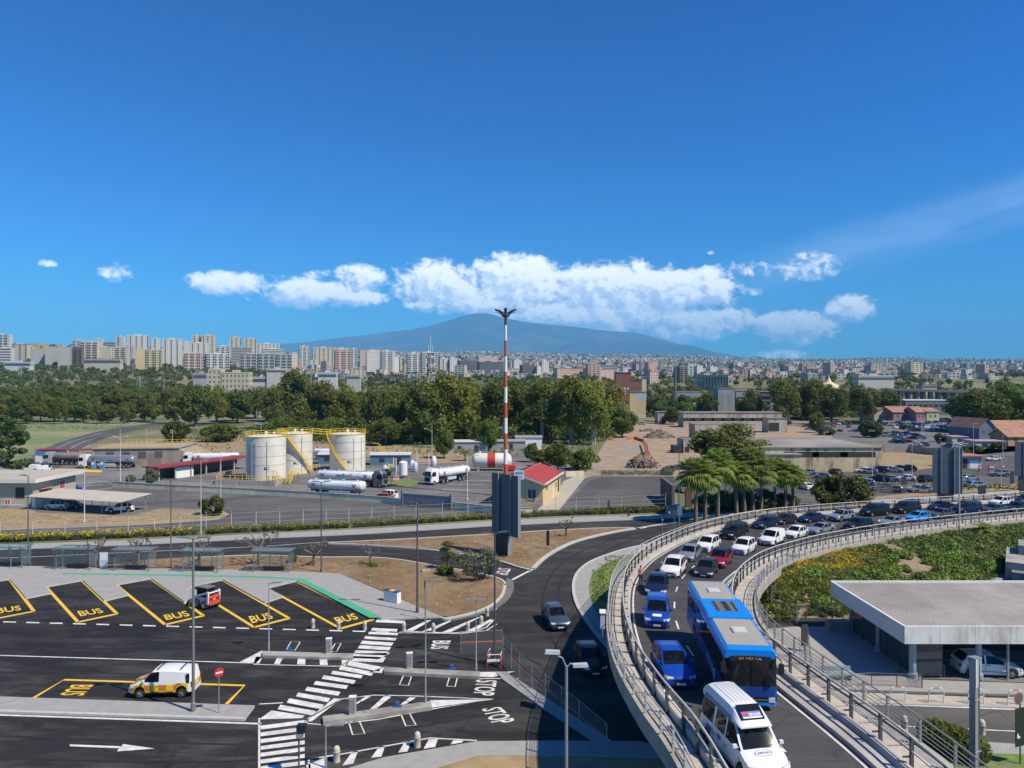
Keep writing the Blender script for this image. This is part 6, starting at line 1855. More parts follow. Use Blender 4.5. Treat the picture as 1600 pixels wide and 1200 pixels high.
X0c,X1c,Y0c,Y1c,ZB,ZT=28.9,74.0,52.3,64.5,2.95,4.25
t=thing('station_canopy','large flat canopy with corrugated grey roof and white fascia at the lower right','canopy',(X0c,Y0c,0))
LX,LY=X1c-X0c,Y1c-Y0c
CORR=mat('corrugated_sheet',(.60,.54,.44),.6,.0,var=.14,scale=.5,rgb2=(.48,.43,.35),patch=.12)
b=MB();b.bb(.2,LX-.2,.2,LY-.2,ZT-.30,ZT-.18);deck_=b.build('roof_deck',CORR,t)
b=MB();n_=int((LX-.5)/.30)
for k in range(n_):
 x_=.28+k*.30
 b.add([(x_,.22,ZT-.178),(x_+.09,.22,ZT-.10),(x_+.15,.22,ZT-.10),(x_+.24,.22,ZT-.178),(x_,LY-.22,ZT-.178),(x_+.09,LY-.22,ZT-.10),(x_+.15,LY-.22,ZT-.10),(x_+.24,LY-.22,ZT-.178)],[(0,1,5,4),(1,2,6,5),(2,3,7,6),(0,3,2,1),(4,5,6,7)])
b.build('corrugation',CORR,deck_,kind='stuff')
k=0;x_=0.0
while x_<LX-.1:
 w_=2.6
 b=MB();b.bb(x_+.012,min(LX,x_+w_)-.012,0,.16,ZB,ZT);b.build('fascia_panel',CANF,t)
 b=MB();b.bb(x_+.012,min(LX,x_+w_)-.012,LY-.16,LY,ZB,ZT+.02);b.build('fascia_panel',CANW,t)
 x_+=w_
y_=0.165
while y_<LY-.2:
 w_=min(3.0,LY-.165-y_)
 b=MB();b.bb(-.02,.15,y_+.01,y_+w_-.01,ZB,ZT);b.build('fascia_panel',CANW,t);y_+=w_
b=MB();b.bb(.2,LX-.2,.2,LY-.2,ZB+.25,ZB+.32);b.build('soffit',mat('soffit_grey',(.35,.35,.34),.7),t)
for(x_,y_,w_)in((1.1,.9,.5),(5.9,.7,.42),(11.5,.9,.42),(17.5,.9,.42),(1.3,LY-1.2,.35),(1.2,LY*.5,.35),(8.5,LY-1.6,.4),(16,LY-1.6,.4)):
 b=MB();b.lathe([(w_/2+.1,.1),(w_/2+.1,.5),(w_/2,.52),(w_/2,ZB+.25)],(x_,y_,0),14);b.build('column',mat('column_blue_grey',(.30,.36,.42),.5),t,smooth=35)
b=MB();b.bb(8.0,8.14,.6,.74,.1,ZB+.25);b.build('column',STEELG,t)
# glazed lobby under the left side
lob=bpy.data.objects.new('glazed_lobby',None);COL.objects.link(lob);lob.parent=t
for k in range(5):
 y0=1.2+k*1.9
 b=MB();b.bb(1.28,1.31,y0+.06,y0+1.84,.25,ZB+.2);b.build('glass_panel',GLASSB,lob)
 b=MB();b.bb(1.24,1.34,y0-.05,y0+.05,.1,ZB+.24);b.build('mullion',STEELD,lob)
b=MB();b.bb(1.32,3.4,1.0,1.06,.25,ZB+.2);b.build('glass_panel',GLASSB,lob)
b=MB();b.bb(1.36,3.3,1.1,LY-2,.14,.5);b.build('plinth_wall',CONCD,lob)
b=MB();b.bb(3.3,3.4,1.1,LY-2,.14,ZB+.2);b.build('inner_wall',CANW,lob)
t=thing('hedge','dark clipped round bush below the flyover railing at the bottom right','bush',(0,0,0));HEDGE_BR=t
# litter bin and info board seen in the shade of the canopy
t=thing('litter_bin','dark slim board standing on the sunlit pavement below the flyover','sign',G(1257,1018,.14),.3)
b=MB();b.bb(-.3,.3,-.04,.04,.5,2.2);b.build('board',SIGNB,t);b=MB();b.bb(-.04,.04,-.04,.04,0,.495);b.build('post',STEELD,t)
t=thing('concrete_block','pale concrete block at the foot of the embankment in the canopy shade','block',G(1308,985,.14));b=MB();b.bb(-.9,.9,-.4,.4,0,.9);b.build('block',CONC,t)
t=thing('bench','pale green metal bench below the barred railing','bench',G(1300,1062,.14),.05)
b=MB()
for k in range(3):b.bb(-1.6,1.6,-.3+k*.22,-.12+k*.22,.40,.46)
b.build('seat',mat('bench_green',(.25,.33,.31),.6),t)
for s in(-1,1):
 b=MB();b.bb(s*1.3-.06,s*1.3+.06,-.25,.25,0,.395);b.build('leg',STEELD,t)
b=MB();b.bb(-1.6,1.6,.38,.42,.5,.85);b.build('backrest',mat('bench_green',(.25,.33,.31),.6),t)
# fuel depot
TANKC=mat('storage_tank_white',(.70,.66,.56),.55,var=.07,scale=.25,rgb2=(.62,.575,.48),patch=.2,coords='World')
def storage_tank(label,px,pytop,pybase,wpx,stair=None,signs=()):
 base=G(px,pybase);Yb=base.y
 R=wpx/2/F*Yb;H=(pybase-pytop)/F*Yb
 # the base seen is the near rim; the axis stands one radius further back
 cx,cy=base.x*(1+R/Yb),Yb+R
 t=thing('storage_tank',label,'tank',(cx,cy,0))
 b=MB();b.lathe([(R,-.1),(R,H)],n=48);sh_=b.build('shell',TANKC,t,smooth=40)
 b=MB();b.lathe([(R+.02,H+.003),(R*.6,H+.35),(.05,H+.55)],n=40,caps=True);b.build('roof',TANKC,t,smooth=40)
 b=MB()
 for z in(.35,.55,.80):b.lathe([(R+.005,H*z),(R+.05,H*z),(R+.05,H*z+.06),(R+.005,H*z+.06)],n=48,caps=False)
 b.build('ring',mat('tank_ring',(.46,.43,.38),.6),t)
 rail=bpy.data.objects.new('guard_rail',None);COL.objects.link(rail);rail.parent=t
 n=22
 for k in range(n):
  a=2*PI*k/n
  b=MB();b.tube([(R*1.01*math.cos(a),R*1.01*math.sin(a),H),(R*1.01*math.cos(a),R*1.01*math.sin(a),H+1.15)],.045,5);b.build('post',YELM,rail)
 for h,r_ in((1.15,.05),(.62,.04),(.14,.09)):
  b=MB();b.tube([(R*1.01*math.cos(2*PI*k/48),R*1.01*math.sin(2*PI*k/48),H+h)for k in range(49)],r_,5);b.build('rail',YELM,rail)
 for(dx,dy)in((0,0),(R*.5,-R*.3)):
  b=MB();b.lathe([(.25,H+.3),(.25,H+.9),(.4,H+.95),(.3,H+1.15)],(dx,dy,0),10);b.build('vent',WHITE,t)
 for a in signs:
  b=MB();b.tube([((R+.15)*math.cos(a),(R+.15)*math.sin(a),z)for z in(0,H*.5,H*.92)],.05,6);b.build('pipe',mat('pipe_grey',(.30,.29,.27),.6),t)
 if stair:
  a0,a1=stair;m=26
  for k in range(m):
   f=k/m;a=lerp(a0,a1,f);z=lerp(.3,H+.1,f)
   M_=Matrix.Rotation(a,3,'Z');b=MB();b.box(tuple(M_@Vector((R+.45,0,0))+Vector((0,0,z))),(.8,.34,.07),M=M_);b.build('tread',YELM,t)
  for rr,h in((R+.82,.0),(R+.82,.55),(R+.82,1.05)):
   b=MB();b.tube([(rr*math.cos(lerp(a0,a1,f/20)),rr*math.sin(lerp(a0,a1,f/20)),lerp(.3,H+.1,f/20)+h)for f in range(21)],.05 if h else.14,5);b.build('stair_rail',YELM,t)
  for f in range(0,21,3):
   a=lerp(a0,a1,f/20);z=lerp(.3,H+.1,f/20)
   b=MB();b.tube([((R+.82)*math.cos(a),(R+.82)*math.sin(a),z),((R+.82)*math.cos(a),(R+.82)*math.sin(a),z+1.05)],.04,5);b.build('stair_post',YELM,t)
   # small plate
 a=-PI/2+.35
 M_=Matrix.Rotation(a,3,'Z')
 b=MB();b.box(tuple(M_@Vector((R+.03,0,0))+Vector((0,0,H*.28))),(.03,1.1,.55),M=M_);pl=b.build('name_plate',mat('plate_dark',(.06,.08,.07),.5),t)
 b=MB();b.box(tuple(M_@Vector((R+.05,.2,0))+Vector((0,0,H*.28))),(.012,.55,.3),M=M_);b.build('plate_print',WHITE,pl)
 return(cx,cy,R,H)
T1=storage_tank('left cream fuel storage tank with yellow guard rail, nearest of the three',416,684,751,61,None,(-2.2,-2.0,-1.75,-1.2))
T2=storage_tank('middle cream fuel storage tank with diagonal yellow stair, partly behind the left tank',461,679,741,54,(-.35,-1.75),(-.9,))
T3=storage_tank('right cream fuel storage tank with curved yellow stair on its left side',543,680,738,56,(-1.35,-2.7),(-1.0,-.5))
# catwalk between the tank tops
t=thing('catwalk','yellow railed catwalk linking the tops of the storage tanks','catwalk',(0,0,0))
for(A,B)in((T1,T2),(T2,T3)):
 a=Vector((A[0],A[1],A[3]));c=Vector((B[0],B[1],B[3]));d=(c-a);d.z=0;d.normalize()
 a=a+d*A[2];c=c-d*B[2]
 n=Vector((-d.y,d.x,0))*.5
 b=MB();b.beam(a,c,1.0,.12);b.build('walkway',YELM,t)
 for s in(1,-1):
  for h in(.6,1.15):
   b=MB();b.tube([a+n*s+Vector((0,0,h)),c+n*s+Vector((0,0,h))],.045,5);b.build('rail',YELM,t)
  k=max(2,int((c-a).length/1.6))
  for i in range(k+1):
   p=a.lerp(c,i/k)+n*s;b=MB();b.tube([p,p+Vector((0,0,1.15))],.04,5);b.build('post',YELM,t)
   # bund wall and pipework
BUND=stained_mat('bund_wall',(.42,.38,.30),(.2,.17,.13),.5,.4)
def wall_line(name,label,pts,H,m,th=.3,cat='wall',cap=None,z=0.0,kind='thing',piece=None):
 """masonry wall along photo points; with piece it is built of separate sections"""
 P=[G(p[0],p[1],z)for p in pts]
 t=thing(name,label,cat,P[0]);o=P[0]
 for i in range(len(P)-1):
  d=P[i+1]-P[i];L=d.length;u=d.normalized()
  k=max(1,round(L/(piece or L)))
  for j in range(k):
   a=P[i]+u*(L*j/k+.008)-o;c=P[i]+u*(L*(j+1)/k-.008)-o
   b=MB();b.beam(a+Vector((0,0,H/2-.05)),c+Vector((0,0,H/2-.05)),th,H+.1);b.build('wall_section',m,t)
  if cap:
   b=MB();b.beam(P[i]-o+Vector((0,0,H+.045)),P[i+1]-o+Vector((0,0,H+.045)),th+.12,.09);b.build('coping',cap,t)
 return t
wall_line('wall','low concrete bund wall round the left storage tank',[(336,757),(372,758),(430,760),(442,754)],1.1,BUND,piece=6)
wall_line('wall','reddish low wall at the corner left of the storage tanks',[(338,756),(343,745),(362,743)],1.2,stained_mat('bund_red',(.40,.25,.19),(.2,.14,.1),.4,.4))
WALLB=stained_mat('wall_beige',(.74,.66,.45),(.28,.23,.15),.4,.5)
wall_line('wall','long low beige wall in front of the fuel depot, left of the grey gate',[(176,761),(280,767),(400,773),(500,779),(600,786),(628,790)],1.15,WALLB,cap=CONC,piece=8)
wall_line('wall','low beige wall right of the grey gate running behind the hoarding',[(704,796),(740,800),(790,806),(832,806)],1.3,WALLB,cap=CONC,piece=6)
wall_line('wall','pale wall stub at the end of the green hedge by the palms',[(1042,803),(1062,800)],1.4,CONCL)
wall_line('wall','low cream wall with planter at the entrance of the paved lot',[(884,745),(912,744)],1.3,WALLB)
mesh_fence('wire fence on the low beige wall of the fuel depot',[(176,760),(280,766),(400,772),(500,778),(600,785),(625,788)],2.3,mat('post_pale',(.5,.5,.47),.6),step=4.5,wires=4)
mesh_fence('wire fence right of the grey gate',[(706,795),(740,799),(790,804)],2.6,mat('post_brown',(.30,.26,.20),.7),step=1.6,wires=4)
mesh_fence('wire fence at the back of the paved lot before the building site',[(905,744),(960,744),(1050,744)],1.6,STEELG,step=4,wires=3,net=NETG)
mesh_fence('wire fence beside the narrow ramp of the cream house',[(836,802),(858,782),(880,757)],1.8,STEELG,step=3,wires=3,net=NETD)
mesh_fence('fence along the car park behind the flyover',[(1365,772),(1450,766),(1520,760)],1.6,STEELG,step=3,wires=3,net=NETG)
# sliding gate
a,c=G(629,791),G(704,797)
u=(c-a);L=u.length
t=thing('gate','wide grey sliding gate of sheet panels','gate',(a.x,a.y,0),math.atan2(u.y,u.x))
GM=mat('gate_grey',(.22,.235,.24),.55,.2)
n=7
for k in range(n):
 b=MB();b.bb(.2+k*(L-.4)/n+.03,.2+(k+1)*(L-.4)/n-.03,-.03,.03,.25,2.3);b.build('panel',GM,t)
for z in(.15,2.33):
 b=MB();b.bb(.15,L-.15,-.06,.06,z-.07,z+.07);b.build('rail',STEELG,t)
for k in range(n+1):
 b=MB();x_=.2+k*(L-.4)/n;b.bb(x_-.028,x_+.028,-.055,.055,.225,2.255);b.build('upright',STEELG,t)
for x_ in(-.1,L+.1):
 b=MB();b.bb(x_-.18,x_+.18,-.18,.18,0,2.9);b.build('gate_post',CONCD,t)
def wbox(p,a,b_,z0,z1):pass
def house_box(name,label,cat,corner,rz,LX_,LY_,H,wall,roof=None,rh=0.0,over=.35,ridge='x',openings=(),parapet=0.0,group=None,roofname='roof',z=0.0):
 """building with its near-left corner at the origin; openings = (face, u, z, w, h, kind)"""
 t=thing(name,label,cat,(corner[0],corner[1],z),rz,group)
 b=MB();b.bb(0,LX_,0,LY_,-.3,H)
 if roof and rh:
  if ridge=='x':b.add([(0,0,H),(0,LY_,H),(0,LY_/2,H+rh),(LX_,0,H),(LX_,LY_,H),(LX_,LY_/2,H+rh)],[(0,2,1),(3,4,5)])
  else:b.add([(0,0,H),(LX_,0,H),(LX_/2,0,H+rh),(0,LY_,H),(LX_,LY_,H),(LX_/2,LY_,H+rh)],[(0,1,2),(3,5,4)])
 b.build('wall',wall,t)
 if roof:
  if rh:
   for s in(0,1):
    b=MB();th=.12
    if ridge=='x':
     y0=-over if s==0 else LY_+over;zz=H-rh*over/(LY_/2);ym=LY_/2
     V=[(-over,y0,zz),(LX_+over,y0,zz),(LX_+over,ym,H+rh),(-over,ym,H+rh)]
    else:
     x0=-over if s==0 else LX_+over;zz=H-rh*over/(LX_/2);xm=LX_/2
     V=[(x0,-over,zz),(x0,LY_+over,zz),(xm,LY_+over,H+rh),(xm,-over,H+rh)]
    V2=[(p[0],p[1],p[2]+.02)for p in V]+[(p[0],p[1],p[2]+.02+th)for p in V]
    b.add(V2,[(3,2,1,0),(4,5,6,7),(0,1,5,4),(1,2,6,5),(2,3,7,6),(3,0,4,7)])
    b.build(roofname,roof,t)
  else:
   b=MB();b.bb(-over,LX_+over,-over,LY_+over,H+.003,H+.25);b.build(roofname,roof,t)
 if parapet:
  b=MB()
  for(x0,x1,y0,y1)in((0,LX_,0,.2),(0,LX_,LY_-.2,LY_),(0,.2,.2,LY_-.2),(LX_-.2,LX_,.2,LY_-.2)):b.bb(x0,x1,y0,y1,H+.003,H+parapet)
  b.build('parapet',wall,t)
 for(face,u,zz,w,h,kind)in openings:
  fr,gl=MB(),MB()
  dep=.06
  if face=='f':R=[(u-w/2,u+w/2,-dep,-.003)]
  elif face=='b':R=[(u-w/2,u+w/2,LY_+.003,LY_+dep)]
  elif face=='r':R=[(LX_+.003,LX_+dep,u-w/2,u+w/2)]
  else:R=[(-dep,-.003,u-w/2,u+w/2)]
  x0,x1,y0,y1=R[0]
  mm={'win':GLASSB,'door':mat('door_dark',(.06,.06,.06),.5),'white':WHITE,'red':mat('shutter_red',(.42,.07,.08),.6),'dark':mat('opening_dark',(.035,.032,.03),.8),'shut':mat('shutter_grey',(.26,.27,.27),.6),'brown':mat('shutter_brown',(.16,.10,.065),.7)}[kind]
  gl.bb(x0,x1,y0,y1,zz,zz+h)
  o=gl.build('window' if kind in('win','red','dark','shut','brown')else 'door',mm,t)
  if kind in('win','red'):
   e=.08
   if face in 'fb':
    yy=(y0-.03,y0+.02)if face=='f' else(y1-.02,y1+.03)
    fr.bb(x0-e,x0-.002,*yy,zz-e,zz+h+e);fr.bb(x1+.002,x1+e,*yy,zz-e,zz+h+e);fr.bb(x0,x1,*yy,zz-e,zz-.002);fr.bb(x0,x1,*yy,zz+h+.002,zz+h+e);fr.bb((x0+x1)/2-.03,(x0+x1)/2+.03,*yy,zz,zz+h)
   else:
    xx=(x1-.02,x1+.03)if face=='r' else(x0-.03,x0+.02)
    fr.bb(*xx,y0-e,y0-.002,zz-e,zz+h+e);fr.bb(*xx,y1+.002,y1+e,zz-e,zz+h+e);fr.bb(*xx,y0,y1,zz-e,zz-.002);fr.bb(*xx,y0,y1,zz+h+.002,zz+h+e)
   fr.build('frame',WHITE,o)
 return t
REDROOF=mat('red_roof_sheet',(.40,.055,.05),.6,var=.12,scale=.8)
TERRA=mat('terracotta_roof',(.36,.185,.125),.85,var=.25,scale=.7,rgb2=(.27,.15,.105),patch=.3)
# cream house with the red roof
C=G(848,791);ang=math.atan2(17.0,4.4)-PI/2
ux=Vector((math.cos(ang),math.sin(ang),0))
LXh,LYh=8.6,17.4
c0=C-ux*LXh
t=house_box('gatehouse','cream single storey house with red gabled roof and white eaves behind the hoarding','house',c0,ang,LXh,LYh,4.2,mat('house_cream',(.60,.46,.24),.85,var=.07,scale=.8),REDROOF,1.55,.55,'y',[('f',6.6,1.3,1.5,1.7,'win'),('f',3.6,.1,1.1,2.6,'door'),('r',3.6,2.5,.8,.8,'dark'),('r',9.5,.1,1.0,2.2,'white'),('r',15.2,.5,1.2,2.6,'dark'),('r',12.6,1.6,.9,1.2,'win')])
b=MB();b.bb(LXh+.42,LXh+.66,-.6,LYh+.6,3.86,4.18);b.build('eaves_board',mat('eaves_white',(.62,.56,.47),.7),t)
b=MB();b.beam((LXh+.60,-.60,3.92),(LXh/2,-.60,5.62),.08,.34);b.beam((-.6,-.60,3.92),(LXh/2,-.60,5.62),.08,.34);b.build('verge_board',mat('eaves_white',(.62,.56,.47),.7),t)
for k in range(15):
 for s in(0,1):
  x0=LXh+.5 if s else-.5
  b=MB();y_=-.3+k*(LYh+.6)/14;z0=4.2-1.55*.5/(LXh/2)+.16
  b.beam((x0,y_,z0),(LXh/2,y_,5.91),.06,.06);b.build('roof_seam',mat('red_roof_seam',(.33,.045,.045),.6),t)
b=MB();b.beam((LXh/2,-.6,5.93),(LXh/2,LYh+.6,5.93),.3,.08);b.build('ridge_cap',mat('ridge_pink',(.45,.20,.17),.6),t)
sp=at(811,742,124)
t=thing('sign_board','small white and blue board standing before the red roofed house','sign',(sp.x,124,0))
b=MB();b.bb(-.9,.9,-.04,.04,sp.z-.8,sp.z+.8);bd=b.build('board',mat('board_pale',(.55,.62,.64),.5),t)
b=MB();b.bb(-.7,.7,-.055,-.043,sp.z+.1,sp.z+.5);b.bb(-.5,.6,-.055,-.043,sp.z-.5,sp.z-.3);b.build('print',mat('print_blue',(.10,.30,.42),.5),bd)
b=MB();b.bb(-.08,.08,-.06,.06,0,sp.z-.803);b.build('post',STEELG,t)
# office at the left edge
C=G(52,792)
t=house_box('office','beige flat roofed office with white roof edge at the left edge of the view','building',(C.x-15.0,C.y,0),.0,15.0,12.5,4.6,stained_mat('office_wall',(.42,.37,.29),(.30,.25,.19),.25,.5),None,0,0,'x',[('f',12.6,1.6,1.6,1.9,'dark'),('f',6.5,1.6,1.6,1.9,'dark'),('r',8.2,2.2,1.6,1.5,'red'),('r',3.4,1.8,1.2,1.0,'dark'),('f',10.4,.4,.9,.9,'red')])
b=MB();b.bb(-.5,15.9,-.9,13.2,4.603,4.75);b.build('roof',mat('flat_roof_gravel',(.42,.37,.30),.9,var=.2,scale=.6),t)
b=MB()
for(x0,x1,y0,y1)in((-.6,16.1,-1.1,-.9),(-.6,16.1,13.2,13.4),(15.9,16.1,-.9,13.2)):b.bb(x0,x1,y0,y1,4.45,5.15)
b.build('roof_edge',mat('roof_edge_white',(.60,.58,.53),.7),t)
b=MB();b.bb(9.5,13.5,-1.3,-.02,.0,.5);b.build('step',CONC,t)
b=MB();b.bb(15.005,15.8,1.5,5.0,2.9,3.02);b.build('porch_roof',TERRA,t)
# flat canopy over parked cars
A,B=G(46,795),G(190,805)
u=B-A
ang=math.atan2(u.y,u.x)
t=thing('carport','flat grey sheet canopy over parked cars on the dry verge','carport',(A.x,A.y,0),ang)
Lc=u.length;Dc=5.6
for k in range(6):
 for y_ in(.15,Dc-.2):
  b=MB();b.lathe([(.06,0),(.06,2.25+y_*.06)],(.3+k*(Lc-.6)/5,y_,0),8);b.build('post',STEELG,t)
ns=9
for k in range(ns):
 x0=-.4+k*(Lc+.8)/ns;x1=x0+(Lc+.8)/ns
 b=MB();b.add([(x0+.01,-.7,2.26),(x1-.01,-.7,2.26),(x1-.01,Dc+.5,2.75),(x0+.01,Dc+.5,2.75),(x0+.01,-.7,2.33),(x1-.01,-.7,2.33),(x1-.01,Dc+.5,2.82),(x0+.01,Dc+.5,2.82)],[(3,2,1,0),(4,5,6,7),(0,1,5,4),(1,2,6,5),(2,3,7,6),(3,0,4,7)])
 b.build('roof_sheet',mat('carport_sheet',(.47,.43,.35),.7,var=.1,scale=.5),t)
b=MB();b.bb(.2,1.0,.2,Dc,0,2.2);b.build('side_wall',WHITE,t)
# long shelter with red roof
A,B=G(248,752),G(386,732)
u=B-A;ang=math.atan2(u.y,u.x);Ls_=u.length
t=thing('shelter','long open shed with narrow dark red roof in the fuel depot','shed',(A.x,A.y,0),ang)
b=MB();b.bb(-.8,Ls_+.8,-.8,4.5,3.05,3.3);b.build('roof',mat('shed_red',(.26,.04,.04),.6),t)
b=MB();b.bb(-.8,Ls_+.8,-.83,-.803,2.95,3.34);b.build('fascia',mat('shed_red',(.26,.04,.04),.6),t)
for k in range(7):
 b=MB();x_=k*Ls_/6;b.bb(x_-.15,x_+.15,-.15,.15,0,3.045);b.build('post',CONCL,t)
b=MB();b.bb(5.0,10.0,.16,.3,0,2.6);b.build('wall_panel',WHITE,t)
b=MB();b.bb(0,Ls_,4.0,4.2,0,3.04);b.build('back_wall',CONCD,t)
# concrete bunker with yellow railings
A,B=G(133,731),G(268,729)
u=B-A;ang=math.atan2(u.y,u.x);Lb=u.length
BK=stained_mat('bunker_wall',(.33,.28,.215),(.18,.15,.12),.5,.3)
t=thing('bunker','low concrete bunker with sloping right flank and yellow railings on its roof','building',(A.x,A.y+4,0),ang)
b=MB();b.add([(0,0,-.2),(Lb,0,-.2),(Lb,0,4.6),(0,0,4.6),(0,16,-.2),(Lb,16,-.2),(Lb,16,4.6),(0,16,4.6)],[(0,1,2,3),(5,4,7,6),(1,5,6,2),(4,0,3,7),(3,2,6,7)]);b.build('wall',BK,t)
b=MB();b.add([(Lb+.01,0,0),(Lb+9,0,0),(Lb+.01,0,4.4),(Lb+.01,14,0),(Lb+9,14,0),(Lb+.01,14,4.4)],[(0,1,2),(4,3,5),(1,4,5,2)]);b.build('sloping_flank',BK,t)
b=MB();b.bb(-.3,Lb+.3,-.3,16.3,4.603,4.85);b.build('roof',mat('bunker_roof',(.34,.28,.20),.9,var=.2,scale=.4),t)
b=MB();b.bb(Lb-8,Lb-4.5,-.05,-.003,0,3.3);b.build('door',mat('bunker_door',(.22,.19,.15),.7),t)
for k in range(4):
 b=MB();b.bb(3+k*4.2,5+k*4.2,-.06,-.003,2.0,3.8);b.build('window',mat('bunker_window',(.10,.095,.085),.7),t)
rl=bpy.data.objects.new('roof_railing',None);COL.objects.link(rl);rl.parent=t
for k in range(15):
 for y_ in(.4,15.5):
  b=MB();x_=1+k*(Lb-2)/14;b.tube([(x_,y_,4.85),(x_,y_,5.9)],.05,5);b.build('post',YELM,rl)
for y_ in(.4,15.5):
 for h in(5.35,5.9):
  b=MB();b.tube([(1,y_,h),(Lb-1,y_,h)],.05,5);b.build('rail',YELM,rl)
b=MB()
for k in range(5):b.beam((Lb+1.5,1+k*3,3.9),(Lb+8.6,1+k*3,.5),.12,.12)
b.build('flank_pipe',YELM,t)
for k in range(3):
 b=MB();b.lathe([(.10,4.85),(.07,9.5)],(4+k*7,7,0),7);b.build('vent_pipe',CONCL,t)
 # small hut with red roof at the left, white hut, pumps
A=G(55,722)
house_box('hut','small white hut with dark red roof beside the old dark tanker','hut',A,.02,7.0,4.0,3.2,WHITE,None,0,0,'x',[('f',3.2,1.6,1.2,1.0,'dark'),('f',5.8,0,1.2,2.3,'dark')])
t=thing('pump_canopy','narrow dark red canopy over the old dark tanker','canopy',A)
b=MB();b.bb(.2,17,-.6,3.4,3.4,3.65);b.build('roof',mat('shed_red',(.26,.04,.04),.6),t)
for k in range(3):
 b=MB();b.bb(7.6+k*4.4,7.9+k*4.4,.2,.5,0,3.395);b.build('post',WHITE,t)
for i,(px,lab)in enumerate(((146,'left'),(160,'right'))):
 t=thing('fuel_pump','blue fuel pump in front of the silver tanker, %s one'%lab,'pump',G(px,733),0,'blue fuel pumps')
 b=MB();b.bb(-.5,.5,-.3,.3,0,2.1);b.build('cabinet',mat('pump_blue',(.10,.26,.45),.5),t);b=MB();b.bb(-.35,.35,-.32,-.303,1.2,1.8);b.build('display',WHITE,t)
slab('pump_kerb',[(86,732),(120,733),(160,735),(158,738),(120,737),(86,735)],.15,PYEL)
# LPG tank
a,c=at(737,732,Yg(735)),at(800,736,Yg(735))
Lt=(c-a).length
t=thing('gas_tank','white horizontal gas tank with red middle band on saddles','tank',((a.x+c.x)/2,a.y,0))
Rt=11.5/F*a.y
GT=mat('gas_tank_white',(.68,.64,.56),.5)
b=MB();b.lathe([(0.02,-Lt/2),(Rt*.6,-Lt/2+.25),(Rt*.9,-Lt/2+.7),(Rt,-Lt/2+1.2),(Rt,Lt/2-1.2),(Rt*.9,Lt/2-.7),(Rt*.6,Lt/2-.25),(0.02,Lt/2)],(0,0,Rt+.7),28,axis='X');b.build('shell',GT,t,smooth=40)
b=MB();b.lathe([(Rt+.02,-1.0),(Rt+.02,1.0)],(-.1,0,Rt+.7),28,axis='X',caps=False);b.build('band',REDM,t,smooth=40)
b=MB();b.bb(.2*Lt+2,.2*Lt+4,-Rt-.05,Rt,.3,1.5);b.build('red_box',REDM,t)
for x_ in(-Lt*.33,Lt*.3):
 b=MB();b.bb(x_-.3,x_+.3,-Rt*.8,Rt*.8,-.1,1.3);b.build('saddle',mat('saddle_pink',(.45,.30,.24),.8),t)
b=MB();b.lathe([(.3,2*Rt+.65),(.3,2*Rt+1.2)],(-Lt*.3,0,0),10);b.build('dome',GT,t)
# vertical white vessel and pipework cluster
t=thing('vessel','slim white upright vessel beside the lettered tanker','tank',G(630,747))
b=MB();b.lathe([(.6,0),(.6,.7),(1.0,.75),(1.0,3.7),(.7,4.0),(.1,4.15)],n=18);b.build('shell',WHITE,t,smooth=40)
b=MB();b.tube([(1.1,0,0),(1.1,0,4.4),(.4,0,4.5)],.07,6);b.build('pipe',STEELG,t)
b=MB();b.lathe([(.65,.1),(.65,.35)],n=14);b.build('base_ring',mat('base_green',(.08,.16,.12),.6),t)
RND.seed(21)
t=thing('pipe_rack','tangle of pipes, valves and small vessels behind the tanker trucks','pipework',G(655,742))
o_=G(655,742)
for k in range(26):
 px=RND.uniform(600,690);py=RND.uniform(722,744);p=G(px,py)-o_
 kind=k%4
 b=MB()
 if kind==0:b.lathe([(.12,0),(.12,RND.uniform(2,4.5))],p,8);b.build('standpipe',WHITE,t)
 elif kind==1:b.tube([p+Vector((0,0,.8)),p+Vector((RND.uniform(3,6),RND.uniform(-1,1),.8))],.14,7);b.build('pipe',STEEL,t)
 elif kind==2:b.box(p+Vector((0,0,.6)),(RND.uniform(.6,1.4),.8,1.2));b.build('valve_box',RND.choice([mat('box_teal',(.08,.20,.24),.6),YELM,CONC,REDM]),t)
 else:b.lathe([(.5,0),(.7,.4),(.7,2.0),(.3,2.5)],p,12);b.build('small_vessel',RND.choice([WHITE,mat('vessel_blue',(.42,.52,.58),.5)]),t,smooth=40)
 # yellow stairs and railing pieces
def yellow_stair(label,px,py,H,rz,w=1.0):
 t=thing('metal_stair',label,'stair',G(px,py),rz)
 n=int(H/.25)
 for k in range(n):
  b=MB();b.box((k*.26,0,(k+1)*.25),(.28,w,.05));b.build('tread',YELM,t)
 for s in(-1,1):
  b=MB();b.beam((0,s*w/2,.2),(n*.26,s*w/2,H),.06,.22);b.build('stringer',YELM,t)
  b=MB();b.tube([(0,s*w/2,1.2),(n*.26,s*w/2,H+1.0),(n*.26+1.5,s*w/2,H+1.0)],.05,5);b.build('handrail',YELM,t)
  for k in range(0,n+1,3):
   b=MB();b.tube([(k*.26,s*w/2,(k+.5)*.25),(k*.26,s*w/2,(k+.5)*.25+1.0)],.035,5);b.build('post',YELM,t)
 b=MB();b.bb(n*.26,n*.26+1.5,-w/2,w/2,H-.06,H);b.build('platform',YELM,t)
 for s in(-1,1):
  b=MB();b.bb(n*.26+1.35,n*.26+1.45,s*w/2-.05,s*w/2+.05,0,H-.065);b.build('leg',mat('leg_green',(.08,.18,.10),.6),t)
yellow_stair('yellow metal stair with platform right of the storage tanks',613,721,4.2,PI)
yellow_stair('yellow spiral like stair frame at the foot of the left storage tank',449,757,2.2,1.3)
yellow_stair('yellow stair on the pipe bund between the left and middle tanks',437,756,1.6,2.6)
